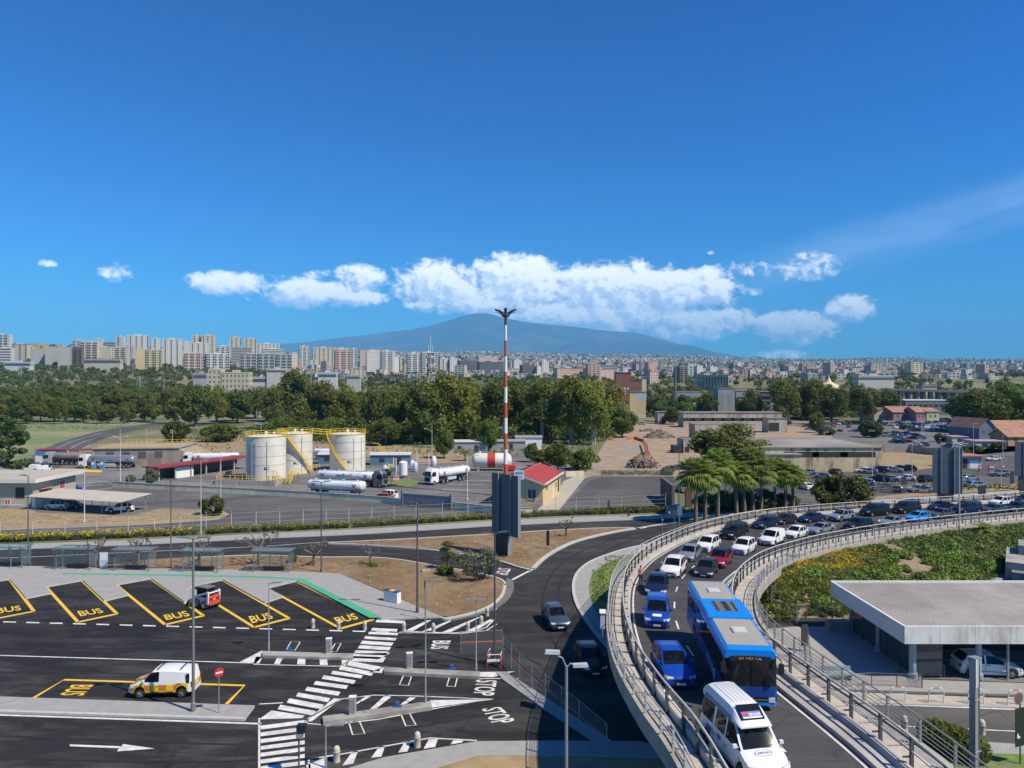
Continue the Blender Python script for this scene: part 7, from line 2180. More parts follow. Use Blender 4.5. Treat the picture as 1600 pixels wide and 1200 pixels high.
t=thing('guard_rail','yellow guard rail round the pipe bund below the middle tank','railing',(0,0,0))
for(pa,pb)in(((338,757),(440,760)),((452,752),(484,742)),((484,742),(500,738)),((360,748),(385,752))):
 a,c=G(*pa),G(*pb);k=max(2,int((c-a).length/1.5))
 for h in(.6,1.2):
  b=MB();b.tube([a+Vector((0,0,h+.9)),c+Vector((0,0,h+.9))],.05,5);b.build('rail',YELM,t)
 for i in range(k+1):
  p=a.lerp(c,i/k);b=MB();b.tube([p,p+Vector((0,0,2.1))],.045,5);b.build('post',YELM,t)
for(px,py,w,d,h,col,rc,lab)in((420,0,0,0,0,0,0,''),(497,725,8,4,2.6,mat('shed_teal',(.10,.20,.26),.6),mat('shed_roof_pale',(.50,.50,.47),.7),'teal shed between the middle and right tanks'),(578,727,11,5,2.8,mat('shed_teal',(.10,.20,.26),.6),mat('shed_roof_pale',(.50,.50,.47),.7),'teal shed with pale roof right of the right tank'),(700,706,13,6,3.2,mat('shed_grey',(.33,.34,.33),.8),mat('shed_roof_cream',(.52,.47,.38),.8),'grey shed with cream roof among the trees behind the gas tank'),(742,704,17,6,3.0,mat('shed_grey',(.33,.34,.33),.8),mat('shed_roof_grey',(.27,.265,.26),.8),'long shed with grey sheet roof beside the mast'),(806,702,9,5,4.0,WHITE,mat('shed_roof_grey',(.27,.265,.26),.8),'white shed with grey roof right of the mast'),(880,728,4,4,3.2,mat('shed_white_grey',(.48,.47,.44),.8),mat('shed_roof_grey',(.27,.265,.26),.8),'small pale hut at the corner of the building site'),(725,679,30,6,3.0,mat('wall_far',(.40,.36,.30),.9),None,'low pale building seen below the eucalyptus crowns')):
 if not w:continue
 house_box('shed',lab,'shed',G(px,py),.03,w,d,h,col,rc,.5 if rc else 0,.3,'x',[('f',w*.3,.9,1.4,1.0,'dark'),('f',w*.72,.2,1.2,2.0,'dark')])
slab('grass_island',[(604,752),(640,748),(655,752),(652,757),(632,760),(606,759)],.14,GRASSM)
t=thing('road_barrier','orange and white barrier box on the grass island','barrier',G(619,754));b=MB();b.bb(-.6,.6,-.3,.3,0,1.6);b.build('box',mat('barrier_orange',(.60,.28,.12),.6),t);b=MB();b.bb(-.62,.62,-.31,.31,.7,1.0);b.build('band',WHITE,t)
# yard markings
mb=MB()
for(x0,y0,x1,y1)in((700,757,760,757),(690,764,735,765),(720,750,770,751),(95,757,170,752),(100,763,160,757),(85,774,175,762)):
 line_px(mb,[(x0,y0),(x1,y1)],.3,.03)
mb.build('yard_marking',PWHITE,kind='structure')
# ruins and warehouses to the right
RUIN=stained_mat('ruin_wall',(.62,.50,.30),(.10,.085,.07),.95,.34)
RUIN2=stained_mat('ruin_wall_pale',(.48,.42,.33),(.16,.14,.115),.75,.3)
RROOF=mat('ruin_roof',(.30,.27,.23),.9,var=.25,scale=.2,rgb2=(.20,.185,.165),patch=.1)
RROOFD=mat('ruin_roof_dark',(.19,.18,.165),.9,var=.25,scale=.3)
def block(label,x0,x1,ybase,ytop,D,wall,roof,opens=(),name='warehouse',cat='warehouse',over=.3,rz=0.0,z=0.0,ybase1=None):
 A=G(x0,ybase,z);B=G(x1,ybase1 or ybase,z);H=(ybase-ytop)/F*A.y
 u=B-A
 return house_box(name,label,cat,A,math.atan2(u.y,u.x)+rz,u.length,D,H,wall,roof,0,over,'x',[(f,a*(u.length if f in 'fb' else D),zz*H,w,h*H,k)for(f,a,zz,w,h,k)in opens],z=z),u.length,H
block('long stained warehouse with cracked walls and broad flat roof behind the car park',1190,1378,737,700,33,RUIN,RROOF,[('f',.33,.62,9,.22,'dark'),('f',.57,.62,9,.22,'dark'),('f',.8,.62,9,.22,'dark'),('f',.07,0,2.2,.42,'dark'),('f',.17,0,2.6,.36,'dark'),('l',.5,.1,3,.5,'dark')])
block('lower front part of the stained warehouse with ribbed wall',1180,1252,739.5,711,3.0,RUIN,RROOF,[('f',.48,0,1.8,.38,'dark'),('f',.82,0,3.0,.42,'dark')])
block('roofless white ruin behind the green tree',1086,1180,686,664,10,RUIN2,RROOFD,[('f',.12,.1,1.6,.5,'dark'),('f',.36,.3,3,.3,'dark'),('f',.7,.2,2.5,.4,'dark'),('f',.88,.2,1.5,.4,'dark')],name='ruin',cat='ruin',over=0)
block('long low derelict shed with a row of small openings',1068,1222,668,645,12,RUIN2,RROOF,[('f',.05+k*.10,.45,6.5,.2,'dark')for k in range(10)],name='ruin',cat='ruin')
block('small white ruined hut at the edge of the building site',1068,1096,708,688,9,RUIN2,RROOFD,[('f',.2,.1,1.4,.4,'dark')],name='ruin',cat='ruin',over=0)
block('low pale shed before the wood at the far edge of the building site',1028,1052,662,644,9,RUIN2,RROOF,[('f',.4,.05,2.2,.6,'dark')],name='ruin',cat='ruin')
block('broken concrete block at the right end of the long derelict shed',1200,1230,676,654,8,RUIN2,RROOFD,[('f',.3,.1,5,.6,'dark')],name='ruin',cat='ruin')
# cream wall and the brick tower
BRICK=mat('brick_red',(.25,.095,.07),.9,var=.2,scale=.5)
t,l_,h_=block('tall cream end wall of a demolished building with grey plaster patch',984,1009,655,613,5,stained_mat('cream_wall',(.62,.46,.22),(.42,.36,.28),.5,.25),None,name='ruin',cat='ruin')
b=MB();b.bb(l_*.40,l_-.1,-.05,-.003,h_*.68,h_);b.build('plaster_patch',mat('plaster_grey',(.42,.43,.43),.9,var=.15,scale=.5),t)
b=MB();b.bb(-.2,l_+.2,-.3,5.2,h_+.003,h_+.6);b.build('wall_top',CONCD,t)
b=MB();b.bb(0,l_,-.08,-.003,0,h_*.16);b.build('base_band',mat('base_pale',(.55,.52,.46),.9),t)
t,l_,h_=block('dark red brick tower rising over the wood',962,986,640,582,9,BRICK,CONCD,[('f',.6,.55,1.6,.04,'white'),('f',.6,.48,1.6,.04,'white'),('f',.6,.41,1.6,.04,'white'),('f',.8,.55,1.6,.04,'white')],name='brick_tower',cat='tower',over=.5)
block('red brick block with cream end wall right of the brick tower',986,1003,640,595,12,BRICK,CONCD,[('f',.4,.62,4,.05,'brown'),('f',.4,.75,4,.05,'brown')],name='brick_building',cat='building',over=.3)
block('narrow cream end of the red brick building',1003,1010,640,593,12,mat('cream_end',(.60,.49,.36),.9),None,[],name='brick_building',cat='building')
# grey housing block with balconies behind the ruins
for(x0,x1,yb,yt,lab,nb,op)in((1122,1148,655,607,'grey concrete block with two pale panels behind the derelict shed, left part',0,1),(1150,1184,650,611,'grey housing block with flat roof behind the trees, middle part',3,0),(1186,1219,650,612,'grey housing block with red balconies and bright right end',4,0),(1058,1096,645,612,'grey flat roofed block half hidden by trees left of the palms',3,0)):
 t,l_,h_=block(lab,x0,x1,yb,yt,12,mat('block_grey',(.30,.31,.31),.85,var=.12,scale=.3),CONCL,[('f',.22,.1,2.6,.75,'shut'),('f',.72,.1,2.6,.75,'shut')]if op else[],name='housing_block',cat='building')
 for k in range(nb):
  b=MB();b.bb(.3,l_*.6,-1.2,-.003,h_*(.18+k*.22),h_*(.18+k*.22)+1.0);b.build('balcony',mat('balcony_red',(.24,.12,.11),.8)if 'red' in lab else CONCL,t)
  b=MB();b.bb(.5,l_*.55,-.05,-.003,h_*(.18+k*.22)+1.05,h_*(.18+k*.22)+2.6);b.build('window',GLASSB,t)
  # red-roofed houses of the village side
for(x0,x1,yb,yt,D,col,rh,lab,rid)in((1366,1396,659,645,14,(.48,.40,.26),3.0,'cream gabled house left of the pink house','y'),(1396,1432,660,644,18,(.34,.20,.19),3.2,'long dark pink house with brown red tiled roof','x'),(1432,1448,661,644,14,(.42,.20,.22),3.0,'pink end house with tiled roof','x'),(1448,1468,661,643,14,(.46,.50,.30),2.0,'pale green house at the right end of the tiled roofs','x'),(1530,1556,688,668,18,(.14,.17,.24),3.5,'dark blue grey house with broad terracotta roof near the right edge','y'),(1556,1640,688,671,14,(.36,.28,.20),3.2,'long house with terracotta roof running off the right edge','x'),(1575,1640,697,682,9,(.55,.30,.14),2.6,'orange house with terracotta roof at the right edge','x')):
 A,B=G(x0,yb),G(x1,yb);H=(yb-yt)/F*A.y
 L_=(B-A).length
 house_box('house',lab,'house',A,.06,L_,D,H,mat('house_%d'%x0,col,.85,var=.1,scale=.4),TERRA,rh,.5,rid,[('f',L_*f,H*.5,1.3,1.5,'brown')for f in((.2,.5,.8)if L_>12 else(.3,.7))])
 # grey hangar
t,l_,h_=block('long dark grey hangar with pale roof edge behind the houses',1415,1505,652,626,40,mat('hangar_grey',(.15,.165,.19),.7,var=.1,scale=.2),mat('hangar_roof',(.52,.52,.50),.6),[('f',.08+k*.09,.62,2.6,.16,'dark')for k in range(10)],name='hangar',cat='hangar')
# car park kiosk and small sheds
wall_line('wall','dark concrete wall between the waste ground and the upper car park',[(1380,707),(1420,707),(1458,711)],2.2,stained_mat('yard_wall',(.30,.27,.23),(.1,.09,.08),.7,.4),piece=5)
t,l_,h_=block('car park kiosk with rusty red flat roof behind the right hoarding',1494,1534,732,713,6,mat('kiosk_grey',(.36,.37,.36),.8),mat('kiosk_roof',(.36,.17,.13),.8),[('f',.2,0,3.2,.8,'dark'),('f',.7,0,2.4,.65,'white')],name='kiosk',cat='kiosk',over=.8)
block('small shed with pink roof among the bushes beyond the car park',1488,1512,692,683,7,mat('shed_pale',(.46,.44,.42),.8),mat('roof_pink',(.42,.26,.24),.8),[('f',.5,.2,2,.5,'dark')],name='shed',cat='shed')
block('white shed with pink roof next to the terracotta roofs',1525,1572,701,690,7,mat('shed_pale',(.46,.44,.42),.8),mat('roof_pink',(.42,.26,.24),.8),[('f',.3,.2,2,.5,'dark'),('f',.7,.2,2,.5,'dark')],name='shed',cat='shed')
for(px,py,lab)in((1531,737,'orange red bollard post left of the car park entrance'),(1547,736,'red post left in a pair at the car park entrance'),(1551,736,'red post right in a pair at the car park entrance'),(1567,735,'dark red post by the car park barrier')):
 t=thing('car_park_post',lab,'post',G(px,py));b=MB();b.bb(-.3,.3,-.2,.2,0,1.5);b.build('cabinet',mat('post_redorange',(.50,.10,.05),.5),t);b=MB();b.bb(-.3,.3,-.22,-.203,.9,1.2);b.build('panel',WHITE,t)
 # retaining structures at the right end of the embankment
t=thing('retaining_wall','grey concrete structure with inclined top at the right end of the embankment','wall',G(1571,905),-.62)
b=MB();b.bb(0,9,0,9,-.1,2.0);b.build('wall',CONC,t)
b=MB();b.bb(1.2,9,5,9,2.003,3.1);b.build('upper_wall',mat('wall_blue_grey',(.24,.26,.27),.8),t)
b=MB();b.bb(.6,9,-1.4,-.01,-.1,1.2);b.build('lower_wall',CONCD,t)
slab('side_path',[(1478,918),(1520,905),(1562,890),(1580,888),(1580,918)],.10,PAVE)
# motorway viaduct and railings beyond the wood
for(pts,Yv,lab,col)in(([(600,590),(770,603)],700,'dark motorway carriageway sloping through the far trees',(.14,.14,.145)),([(1378,609),(1520,613)],620,'grey railway viaduct beyond the tiled houses',(.20,.21,.21)),([(1085,588),(1140,588)],900,'pale low viaduct among the far trees',(.4,.4,.38))):
 a,c=at(pts[0][0],pts[0][1],Yv),at(pts[1][0],pts[1][1],Yv*.97)
 t=thing('viaduct',lab,'viaduct',(a.x,a.y,0))
 o_=Vector((a.x,a.y,0));n_=12
 b=MB();b.beam(a-o_,c-o_,10,1.4);b.build('deck',mat('viaduct_%d'%Yv,col,.85),t)
 b=MB()
 for s in(-4.9,4.9):b.beam(a-o_+Vector((0,s,1.1)),c-o_+Vector((0,s,1.1)),.25,.8)
 b.build('parapet',CONC,t)
 for k in range(n_):
  p=a.lerp(c,(k+.5)/n_)-o_;b=MB();b.bb(p.x-.8,p.x+.8,p.y-3,p.y+3,-2,p.z-.705);b.build('pier',MATS['viaduct_%d'%Yv],t)
  # pale marquee
p=at(1295,597,900)
t=thing('marquee','pointed cream marquee roof beyond the wood','tent',(p.x,900,p.z-8))
b=MB();b.lathe([(17,0),(15,3),(8,5.5),(3,9),(.8,14),(.1,19)],n=14,caps=False);b.build('canopy',mat('marquee_cream',(.66,.56,.36),.8),t,smooth=50)
b=MB();b.lathe([(16,-14),(16,-.01)],n=14);b.build('wall',WHITE,t)
# chimney stacks far right
for(px,yt,yb,Yc,w,lab,col)in((1475,575,603,2500,6,'pink brick chimney in the old town',(.50,.30,.24)),(1465,584,600,2300,7,'slanting pale tower left of the pink chimney',(.55,.40,.33)),(1570,583,600,1900,7,'white tower at the right edge of the old town',(.62,.62,.60))):
 p=at(px,yb,Yc);H=(yb-yt)/F*Yc
 t=thing('chimney',lab,'chimney',(p.x,Yc,p.z-12));b=MB();b.lathe([(w/2*1.2,0),(w/2*.8,H+12)],n=12);b.build('stack',mat('stack_%d'%px,col,.85),t);b=MB();b.lathe([(w/2*.9,H+12.01),(w/2*.9,H+13.5)],n=12);b.build('cap',CONCL,t)
 # lattice pylons on the left
for(px,yb,yt,Yc,lab)in((207,582,540,1150,'grey lattice power pylon before the yellow housing block'),(33,590,572,1000,'faint lattice pylon at the far left'),(218,606,588,800,'small lattice mast among the green fields')):
 p=at(px,yb,Yc);H=(yb-yt)/F*Yc
 t=thing('power_pylon',lab,'pylon',(p.x,Yc,p.z))
 b=MB();n=8
 for i in range(n):
  z0,z1=H*i/n,H*(i+1)/n;w0,w1=lerp(3.2,.5,i/n),lerp(3.2,.5,(i+1)/n)
  for sx,sy in((1,1),(1,-1),(-1,1),(-1,-1)):b.beam((sx*w0,sy*w0,z0),(sx*w1,sy*w1,z1),.35,.35)
  b.beam((-w0,-w0,z0),(w1,-w1,z1),.22,.22);b.beam((w0,-w0,z0),(-w1,-w1,z1),.22,.22)
 b.build('lattice',STEELG,t)
 b=MB()
 for z in(.72,.84,.95):b.beam((-4.5,0,H*z),(4.5,0,H*z),.35,.4)
 b.build('cross_arm',STEELG,t)
 # vegetation
def rnd_unit(r):
 while True:
  v=Vector((r.uniform(-1,1),r.uniform(-1,1),r.uniform(-1,1)))
  if 0.05<v.length<1:return v.normalized()
def cards(mb,r,c,rad,n,size,mi=0,squash=1.0,droop=0.0,shell=0.55):
 """n leaf-clump faces through the outer part of a ball"""
 c=Vector(c)
 for k in range(n):
  d=rnd_unit(r)
  rr=rad*(shell+(1-shell)*r.random()**0.6)
  p=c+Vector((d.x*rr,d.y*rr,d.z*rr*squash))
  nrm=(d+rnd_unit(r)*0.85).normalized()
  u=nrm.cross(rnd_unit(r)).normalized();w=nrm.cross(u)
  if droop:w=(w+Vector((0,0,-droop))).normalized()
  s=size*r.uniform(.6,1.25);s2=s*r.uniform(.45,.9)
  a=p-u*s2*.5-w*s*.5;b=p+u*s2*.5-w*s*.35
  mb.add([a,b,p+u*s2*.35+w*s*.5,p-u*s2*.55+w*s*.4],[(0,1,2,3)],mi)
L_EUC=leafmat('eucalyptus_leaves',(.11,.135,.024),(.25,.255,.065),trans=.48)
L_EUCB=leafmat('eucalyptus_leaves_bright',(.17,.20,.028),(.34,.345,.07),trans=.5)
L_DARK=leafmat('dark_leaves',(.070,.098,.020),(.155,.175,.038),trans=.42)
L_MID=leafmat('mid_leaves',(.10,.15,.024),(.20,.245,.048),trans=.48)
L_PINE=leafmat('pine_needles',(.050,.085,.022),(.095,.135,.038))
L_OLIVE=leafmat('olive_leaves',(.12,.145,.075),(.20,.22,.13),trans=.3)
L_HEDGE=leafmat('hedge_leaves',(.13,.19,.024),(.24,.29,.045),trans=.4)
L_FLOW=leafmat('yellow_flowers',(.72,.52,.02),(.60,.34,.015),trans=.3)
L_PALM=leafmat('palm_leaves',(.17,.24,.035),(.34,.38,.09),scale=1.5,trans=.4)
L_PALMD=leafmat('palm_dead_leaves',(.24,.17,.09),(.17,.12,.07),scale=1.5)
L_SUCC=leafmat('succulent_leaves',(.20,.26,.055),(.34,.36,.12),scale=1.2)
L_BRIGHT=leafmat('bright_mounds',(.14,.23,.03),(.22,.29,.05),scale=1.0)
L_MAT=leafmat('dark_ground_cover',(.070,.115,.024),(.145,.185,.045),scale=.5)
L_GRASS=leafmat('grass_blades',(.09,.15,.03),(.15,.18,.05),scale=.8)
L_DRYL=leafmat('dry_leaves',(.26,.17,.08),(.18,.11,.055),scale=1.0)
def limb(mb,a,b,r0,r1,n=6,bend=0.1,r=None,mi=0):
 a,b=Vector(a),Vector(b)
 m=a.lerp(b,.5)+Vector((r.uniform(-bend,bend),r.uniform(-bend,bend),0))*(b-a).length if r else a.lerp(b,.5)
 mb.tube([a,m,b],[r0,(r0+r1)/2,r1],n,mi)
def proto_tree(seed,H,kind):
 """returns (trunk mesh, crown mesh) for a tree of height H with its foot at the origin"""
 r=random.Random(seed)
 tk,cr=MB(),MB()
 if kind=='euc':
  nst=r.choice((2,3,3))
  cl=[]
  for s in range(nst):
   a=r.uniform(0,2*PI);lean=r.uniform(.05,.16)*H
   top=Vector((math.cos(a)*lean,math.sin(a)*lean,H*r.uniform(.66,.80)))
   base=Vector((math.cos(a)*.4,math.sin(a)*.4,-.5))
   m=base.lerp(top,.5)+Vector((r.uniform(-.6,.6),r.uniform(-.6,.6),0))
   tk.tube([base,m,top],[H*.017,H*.012,H*.005],7)
   for q in range(9):
    f=r.uniform(.24,1.0);p=base.lerp(m,f*2)if f<.5 else m.lerp(top,f*2-1)
    b=r.uniform(0,2*PI);ln=H*r.uniform(.10,.21)*(1.25-.5*f)
    e=p+Vector((math.cos(b)*ln,math.sin(b)*ln,ln*r.uniform(.25,.8)))
    limb(tk,p,e,H*.006,H*.002,5,.1,r)
    cl.append((e,H*r.uniform(.070,.115)))
    if r.random()<.75:cl.append((e+Vector((r.uniform(-1,1),r.uniform(-1,1),-r.uniform(.6,1.4)))*H*.06,H*r.uniform(.05,.08)))
   cl.append((top+Vector((0,0,H*.10)),H*.095));cl.append((top+Vector((r.uniform(-1,1),r.uniform(-1,1),.2))*H*.09,H*.085))
  for(c,rad)in cl:cards(cr,r,c,rad*1.3,170,H*.032,0,1.2,.35,.35)
 elif kind=='round':
  tk.tube([(0,0,-.5),(r.uniform(-.2,.2),r.uniform(-.2,.2),H*.25),(r.uniform(-.3,.3),0,H*.55)],[H*.028,H*.02,H*.008],8)
  W_=H*.40
  for k in range(36):
   d=rnd_unit(r);d.z=d.z*.9
   c=Vector((d.x*W_*.75,d.y*W_*.75,H*.50+d.z*H*.34))
   if k%3==0:limb(tk,(0,0,H*r.uniform(.2,.45)),c,H*.009,H*.003,5,.1,r)
   cards(cr,r,c,H*r.uniform(.12,.18),190,H*.042,0,.85,.1,.4)
 elif kind=='bush':
  for k in range(3):limb(tk,(0,0,-.3),(r.uniform(-.2,.2)*H,r.uniform(-.2,.2)*H,H*.5),H*.03,H*.01,5,.1,r)
  for k in range(22):
   d=rnd_unit(r);c=Vector((d.x*H*.48,d.y*H*.48,H*.45+d.z*H*.32));c.z=max(c.z,H*.15)
   cards(cr,r,c,H*r.uniform(.17,.26),150,H*.075,0,.9,0,.4)
 elif kind=='pine':
  tk.tube([(0,0,-.5),(.2,.1,H*.4),(.1,0,H*.8)],[H*.028,H*.02,H*.006],8)
  for k in range(40):
   a=r.uniform(0,2*PI);f=r.random();rr=H*.45*math.sqrt(r.random())*(1-.35*f)
   c=Vector((math.cos(a)*rr,math.sin(a)*rr,H*(.14+.78*f)))
   if k%2==0:limb(tk,(0,0,c.z*.75),c,H*.008,H*.003,5,.05,r)
   cards(cr,r,c,H*r.uniform(.08,.13),190,H*.035,0,.55,0,.3)
 elif kind=='olive':
  for s in range(4):
   a=s*PI/2+r.uniform(-.5,.5);top=Vector((math.cos(a)*H*.42,math.sin(a)*H*.42,H*r.uniform(.6,.85)))
   limb(tk,(math.cos(a)*.1,math.sin(a)*.1,-.2),top,H*.035,H*.010,6,.12,r)
   for q in range(5):
    c=top+Vector((r.uniform(-1,1),r.uniform(-1,1),r.uniform(-.7,.5)))*H*.26
    limb(tk,top*.8,c,H*.010,H*.003,4,.1,r);cards(cr,r,c,H*.17,85,H*.055,0,.9,.1,.2)
 elif kind=='pruned':
  tk.tube([(0,0,-.2),(r.uniform(-.1,.1),r.uniform(-.1,.1),H*.45)],[H*.055,H*.045],8)
  for s in range(7):
   a=s*2*PI/7+r.uniform(-.3,.3);f=r.uniform(.35,.9)
   e=Vector((math.cos(a)*H*.48*r.uniform(.6,1),math.sin(a)*H*.48*r.uniform(.6,1),H*r.uniform(.6,.95)))
   limb(tk,(0,0,H*.40),e,H*.030,H*.016,6,.10,r)
   for q in range(2):
    e2=e+Vector((r.uniform(-1,1),r.uniform(-1,1),r.uniform(.1,1)))*H*.16;limb(tk,e,e2,H*.012,H*.005,4,.1,r)
    cards(cr,r,e2,H*.09,14,H*.05,0,1,.2,.1)
 return tk.mesh('trunk',[BARK],50),cr.mesh('crown',[L_EUC])
PROTO={}
def proto(kind,i):
 if(kind,i)not in PROTO:
  H={'euc':22,'round':10,'bush':3,'pine':12,'olive':4,'pruned':4}[kind]
  PROTO[(kind,i)]=(proto_tree(hash((kind,i))%9973 if False else(sum(map(ord,kind))*31+i*101),H,kind),H)
 return PROTO[(kind,i)]
NVAR=dict(euc=7,round=5,bush=3,pine=1,olive=2,pruned=4)
RT=random.Random(99)
def tree(kind,loc,H,label,leaf=L_EUC,bark=BARK,name='tree',group=None,wide=1.0,cat='tree',var=None):
 (tm,cm),H0=proto(kind,RT.randrange(NVAR[kind])if var is None else var)
 k=H/H0
 t=thing(name,label,cat,loc,RT.uniform(0,2*PI),group)
 t.scale=(k*wide*RT.uniform(.85,1.2),k*wide*RT.uniform(.85,1.2),k)
 for nm,me,m in(('trunk',tm,bark),('crown',cm,leaf)):
  o=link(nm,me,t);o.material_slots[0].link='OBJECT';o.material_slots[0].material=m
 return t
def tree_px(kind,px,ytop,Y,label,**kw):
 x=(px-800)/F*Y;z=terrain(x,Y)
 H=CH-(ytop-HZ)/F*Y-z
 return tree(kind,(x,Y,z),H,label,**kw)
 # big single trees that stand out
for(kind,px,yt,Y,wide,leaf,bark,lab)in(('euc',928,590,262,1.05,L_EUCB,BARKP,'bright eucalyptus with white trunks beside the building site, rightmost of the wood'),('euc',893,588,268,.95,L_EUCB,BARKP,'bright eucalyptus left of the rightmost white trunked one'),('euc',845,588,275,1.15,L_EUC,BARKP,'broad eucalyptus right of the striped mast'),('euc',812,594,300,1.0,L_EUC,BARK,'eucalyptus directly right behind the striped mast'),('euc',764,586,300,1.0,L_EUC,BARK,'eucalyptus directly left behind the striped mast'),('euc',712,582,272,1.35,L_EUCB,BARKP,'huge domed eucalyptus left of the striped mast'),('euc',668,592,268,1.1,L_EUC,BARKP,'eucalyptus at the foot of the red and white lattice tower'),('euc',628,600,275,1.1,L_EUC,BARK,'dark eucalyptus behind the right storage tank'),('euc',588,600,300,1.1,L_EUC,BARK,'eucalyptus above the gap between the storage tanks and the tanker trucks'),('euc',545,598,330,1.1,L_EUCB,BARK,'yellowish eucalyptus above the right storage tank'),('euc',500,594,350,1.1,L_EUC,BARK,'eucalyptus above the middle storage tank'),('euc',462,578,380,1.0,L_EUC,BARK,'tallest tree of the left part of the wood, its top near the housing rows'),('euc',425,602,360,1.0,L_EUC,BARK,'round topped tree above the left storage tank'),('round',306,598,385,1.0,L_DARK,BARK,'broad dark tree standing alone at the bend of the country road'),('euc',370,606,470,1.1,L_DARK,BARK,'dark tree with bare trunks left in the roadside row'),('euc',398,602,460,1.1,L_DARK,BARK,'dark tree with bare trunks right in the roadside row'),('euc',1235,588,420,1.1,L_EUC,BARK,'large eucalyptus behind the long derelict shed'),('euc',1268,592,440,1.1,L_EUC,BARK,'eucalyptus right of the grey housing block'),('euc',1300,600,400,1.2,L_DARK,BARK,'dark eucalyptus below the pointed cream marquee'),('euc',1345,598,400,1.25,L_DARK,BARK,'dark spreading eucalyptus left of the tiled houses'),('round',1532,601,330,1.45,L_DARK,BARK,'huge dark spreading tree in front of the grey hangar'),('euc',1586,598,350,1.2,L_MID,BARK,'green tree at the right edge behind the terracotta roofs'),('round',1138,655,186,1.55,L_EUC,BARK,'leafy green tree rising behind the fan palms'),('round',1276,640,330,.8,L_MID,BARK,'light green small tree in front of the wood by the upper car park'),('bush',1360,655,300,1.1,L_DARK,BARK,'dark bushy tree at the corner of the stained warehouse'),('round',1105,612,460,1.0,L_DARK,BARK,'dark tree left of the grey housing block'),('round',1068,624,430,1.0,L_MID,BARK,'green tree before the grey flat roofed block'),('round',1032,622,430,.8,L_MID,BARK,'narrow green tree right of the cream wall'),('round',1050,632,400,1.1,L_DARK,BARK,'dark bushy tree behind the low pale shed'),('round',1172,606,430,.9,L_DARK,BARK,'dark tree growing against the grey housing block'),('euc',1420,608,900,1.2,L_DARK,BARK,'dark tree clump above the railway viaduct'),('round',972,630,300,.9,L_MID,BARK,'green tree leaning over the building site beside the cream wall')):
 tree_px(kind,px,yt,Y,lab,leaf=leaf,bark=bark,wide=wide)
 # front bushes and small trees
for(kind,px,py,yt,wide,leaf,lab,nm)in(('bush',1319,798,737,1.3,L_DARK,'big round dark bush tree between the palms and the right hoarding','tree'),('bush',332,805,773,1.0,L_DARK,'round dark bush at the right end of the dry verge','bush'),('round',236,757,729,.9,L_OLIVE,'small round olive tree left of the red roofed shelter','tree'),('bush',205,757,741,.8,L_OLIVE,'little potted olive beside the compound fence','bush'),('bush',456,880,866,1.0,L_MID,'small green bush behind the rightmost bus shelter','bush'),('bush',582,886,878,1.8,L_HEDGE,'low green tuft under a bare sapling in the soil bed','bush'),('bush',695,899,881,1.1,L_BRIGHT,'rounded bright green shrub beside the tiered tree','bush'),('olive',752,905,861,1.2,L_OLIVE,'airy grey green olive tree in the soil bed before the dark plinth','tree'),('round',872,735,688,1.0,L_MID,'leafy tree behind the red roofed house','tree'),('bush',850,728,700,1.1,L_DARK,'dark bush behind the ridge of the red roofed house','bush'),('bush',912,734,700,1.0,L_MID,'green bush at the corner of the building site','bush'),('round',830,722,690,.9,L_MID,'green tree between the white shed and the red roof','tree'),('round',762,705,650,.7,L_MID,'slender light green tree left of the mast','tree'),('round',694,716,665,.9,L_MID,'small tree in front of the cream roofed shed','tree'),('bush',605,743,731,1.2,L_DARK,'dark clipped bush beside the tractor of the lettered tanker','bush'),('bush',345,690,660,1.6,L_MID,'wide green bush right of the bend tree','bush'),('bush',275,690,655,1.0,L_DARK,'dark bush under the bend tree','bush'),('bush',1487,745,735,1.0,L_DARK,'dark bush at the foot of the right hoarding','bush'),('bush',1112,800,768,1.3,L_DARK,'dark bush between the first palm trunks','bush'),('bush',1150,798,760,1.2,L_MID,'green bush behind the thick brown palm trunk','bush'),('bush',1192,796,762,1.3,L_DARK,'dark bush behind the straight palm trunk','bush'),('bush',1228,795,768,1.1,L_MID,'green bush behind the rightmost palm trunks','bush'),('bush',1065,800,792,1.0,L_HEDGE,'small bush by the pale wall stub near the palms','bush'),('bush',1045,742,728,1.5,L_OLIVE,'grey green weeds at the back right corner of the paved lot','bush'),('bush',1560,702,690,1.4,L_DARK,'dark bush among the sheds near the right edge','bush'),('bush',1520,708,694,1.6,L_DARK,'dark bushes behind the kiosk','bush'),('bush',1470,690,676,1.4,L_DARK,'bush below the upper car park','bush')):
 p=G(px,py);H=(py-yt)/F*p.y
 tree(kind,p,H,lab,leaf=leaf,wide=wide,name=nm,cat='tree' if nm=='tree' else 'bush')
tree('pine',G(12,742),(742-645)/F*Yg(742),'broad dark pine at the left edge above the white vans',leaf=L_PINE,name='pine_tree',wide=.85)
tree('pine',G(-12,722),(722-648)/F*Yg(722),'dark pine cut by the left edge behind the other pine',leaf=L_PINE,name='pine_tree',wide=.8)
for(px,py,yt,v,lab)in((150,884,838,0,'bare pruned tree behind the second bus shelter'),(216,882,838,1,'bare pruned tree between the second and third bus shelters'),(311,884,836,2,'pruned tree with dark limbs at the fourth bus shelter'),(405,882,834,3,'pruned tree leaning over the rightmost bus shelter'),(491,884,845,0,'bare forked tree at the left of the soil bed'),(578,882,852,1,'thin bare sapling in the middle of the soil bed'),(885,838,809,2,'bare pruned tree in the brown soil triangle')):
 p=G(px,py,.15);tree('pruned',p,(py-yt)/F*p.y,lab,leaf=L_OLIVE,name='pruned_tree',var=v)
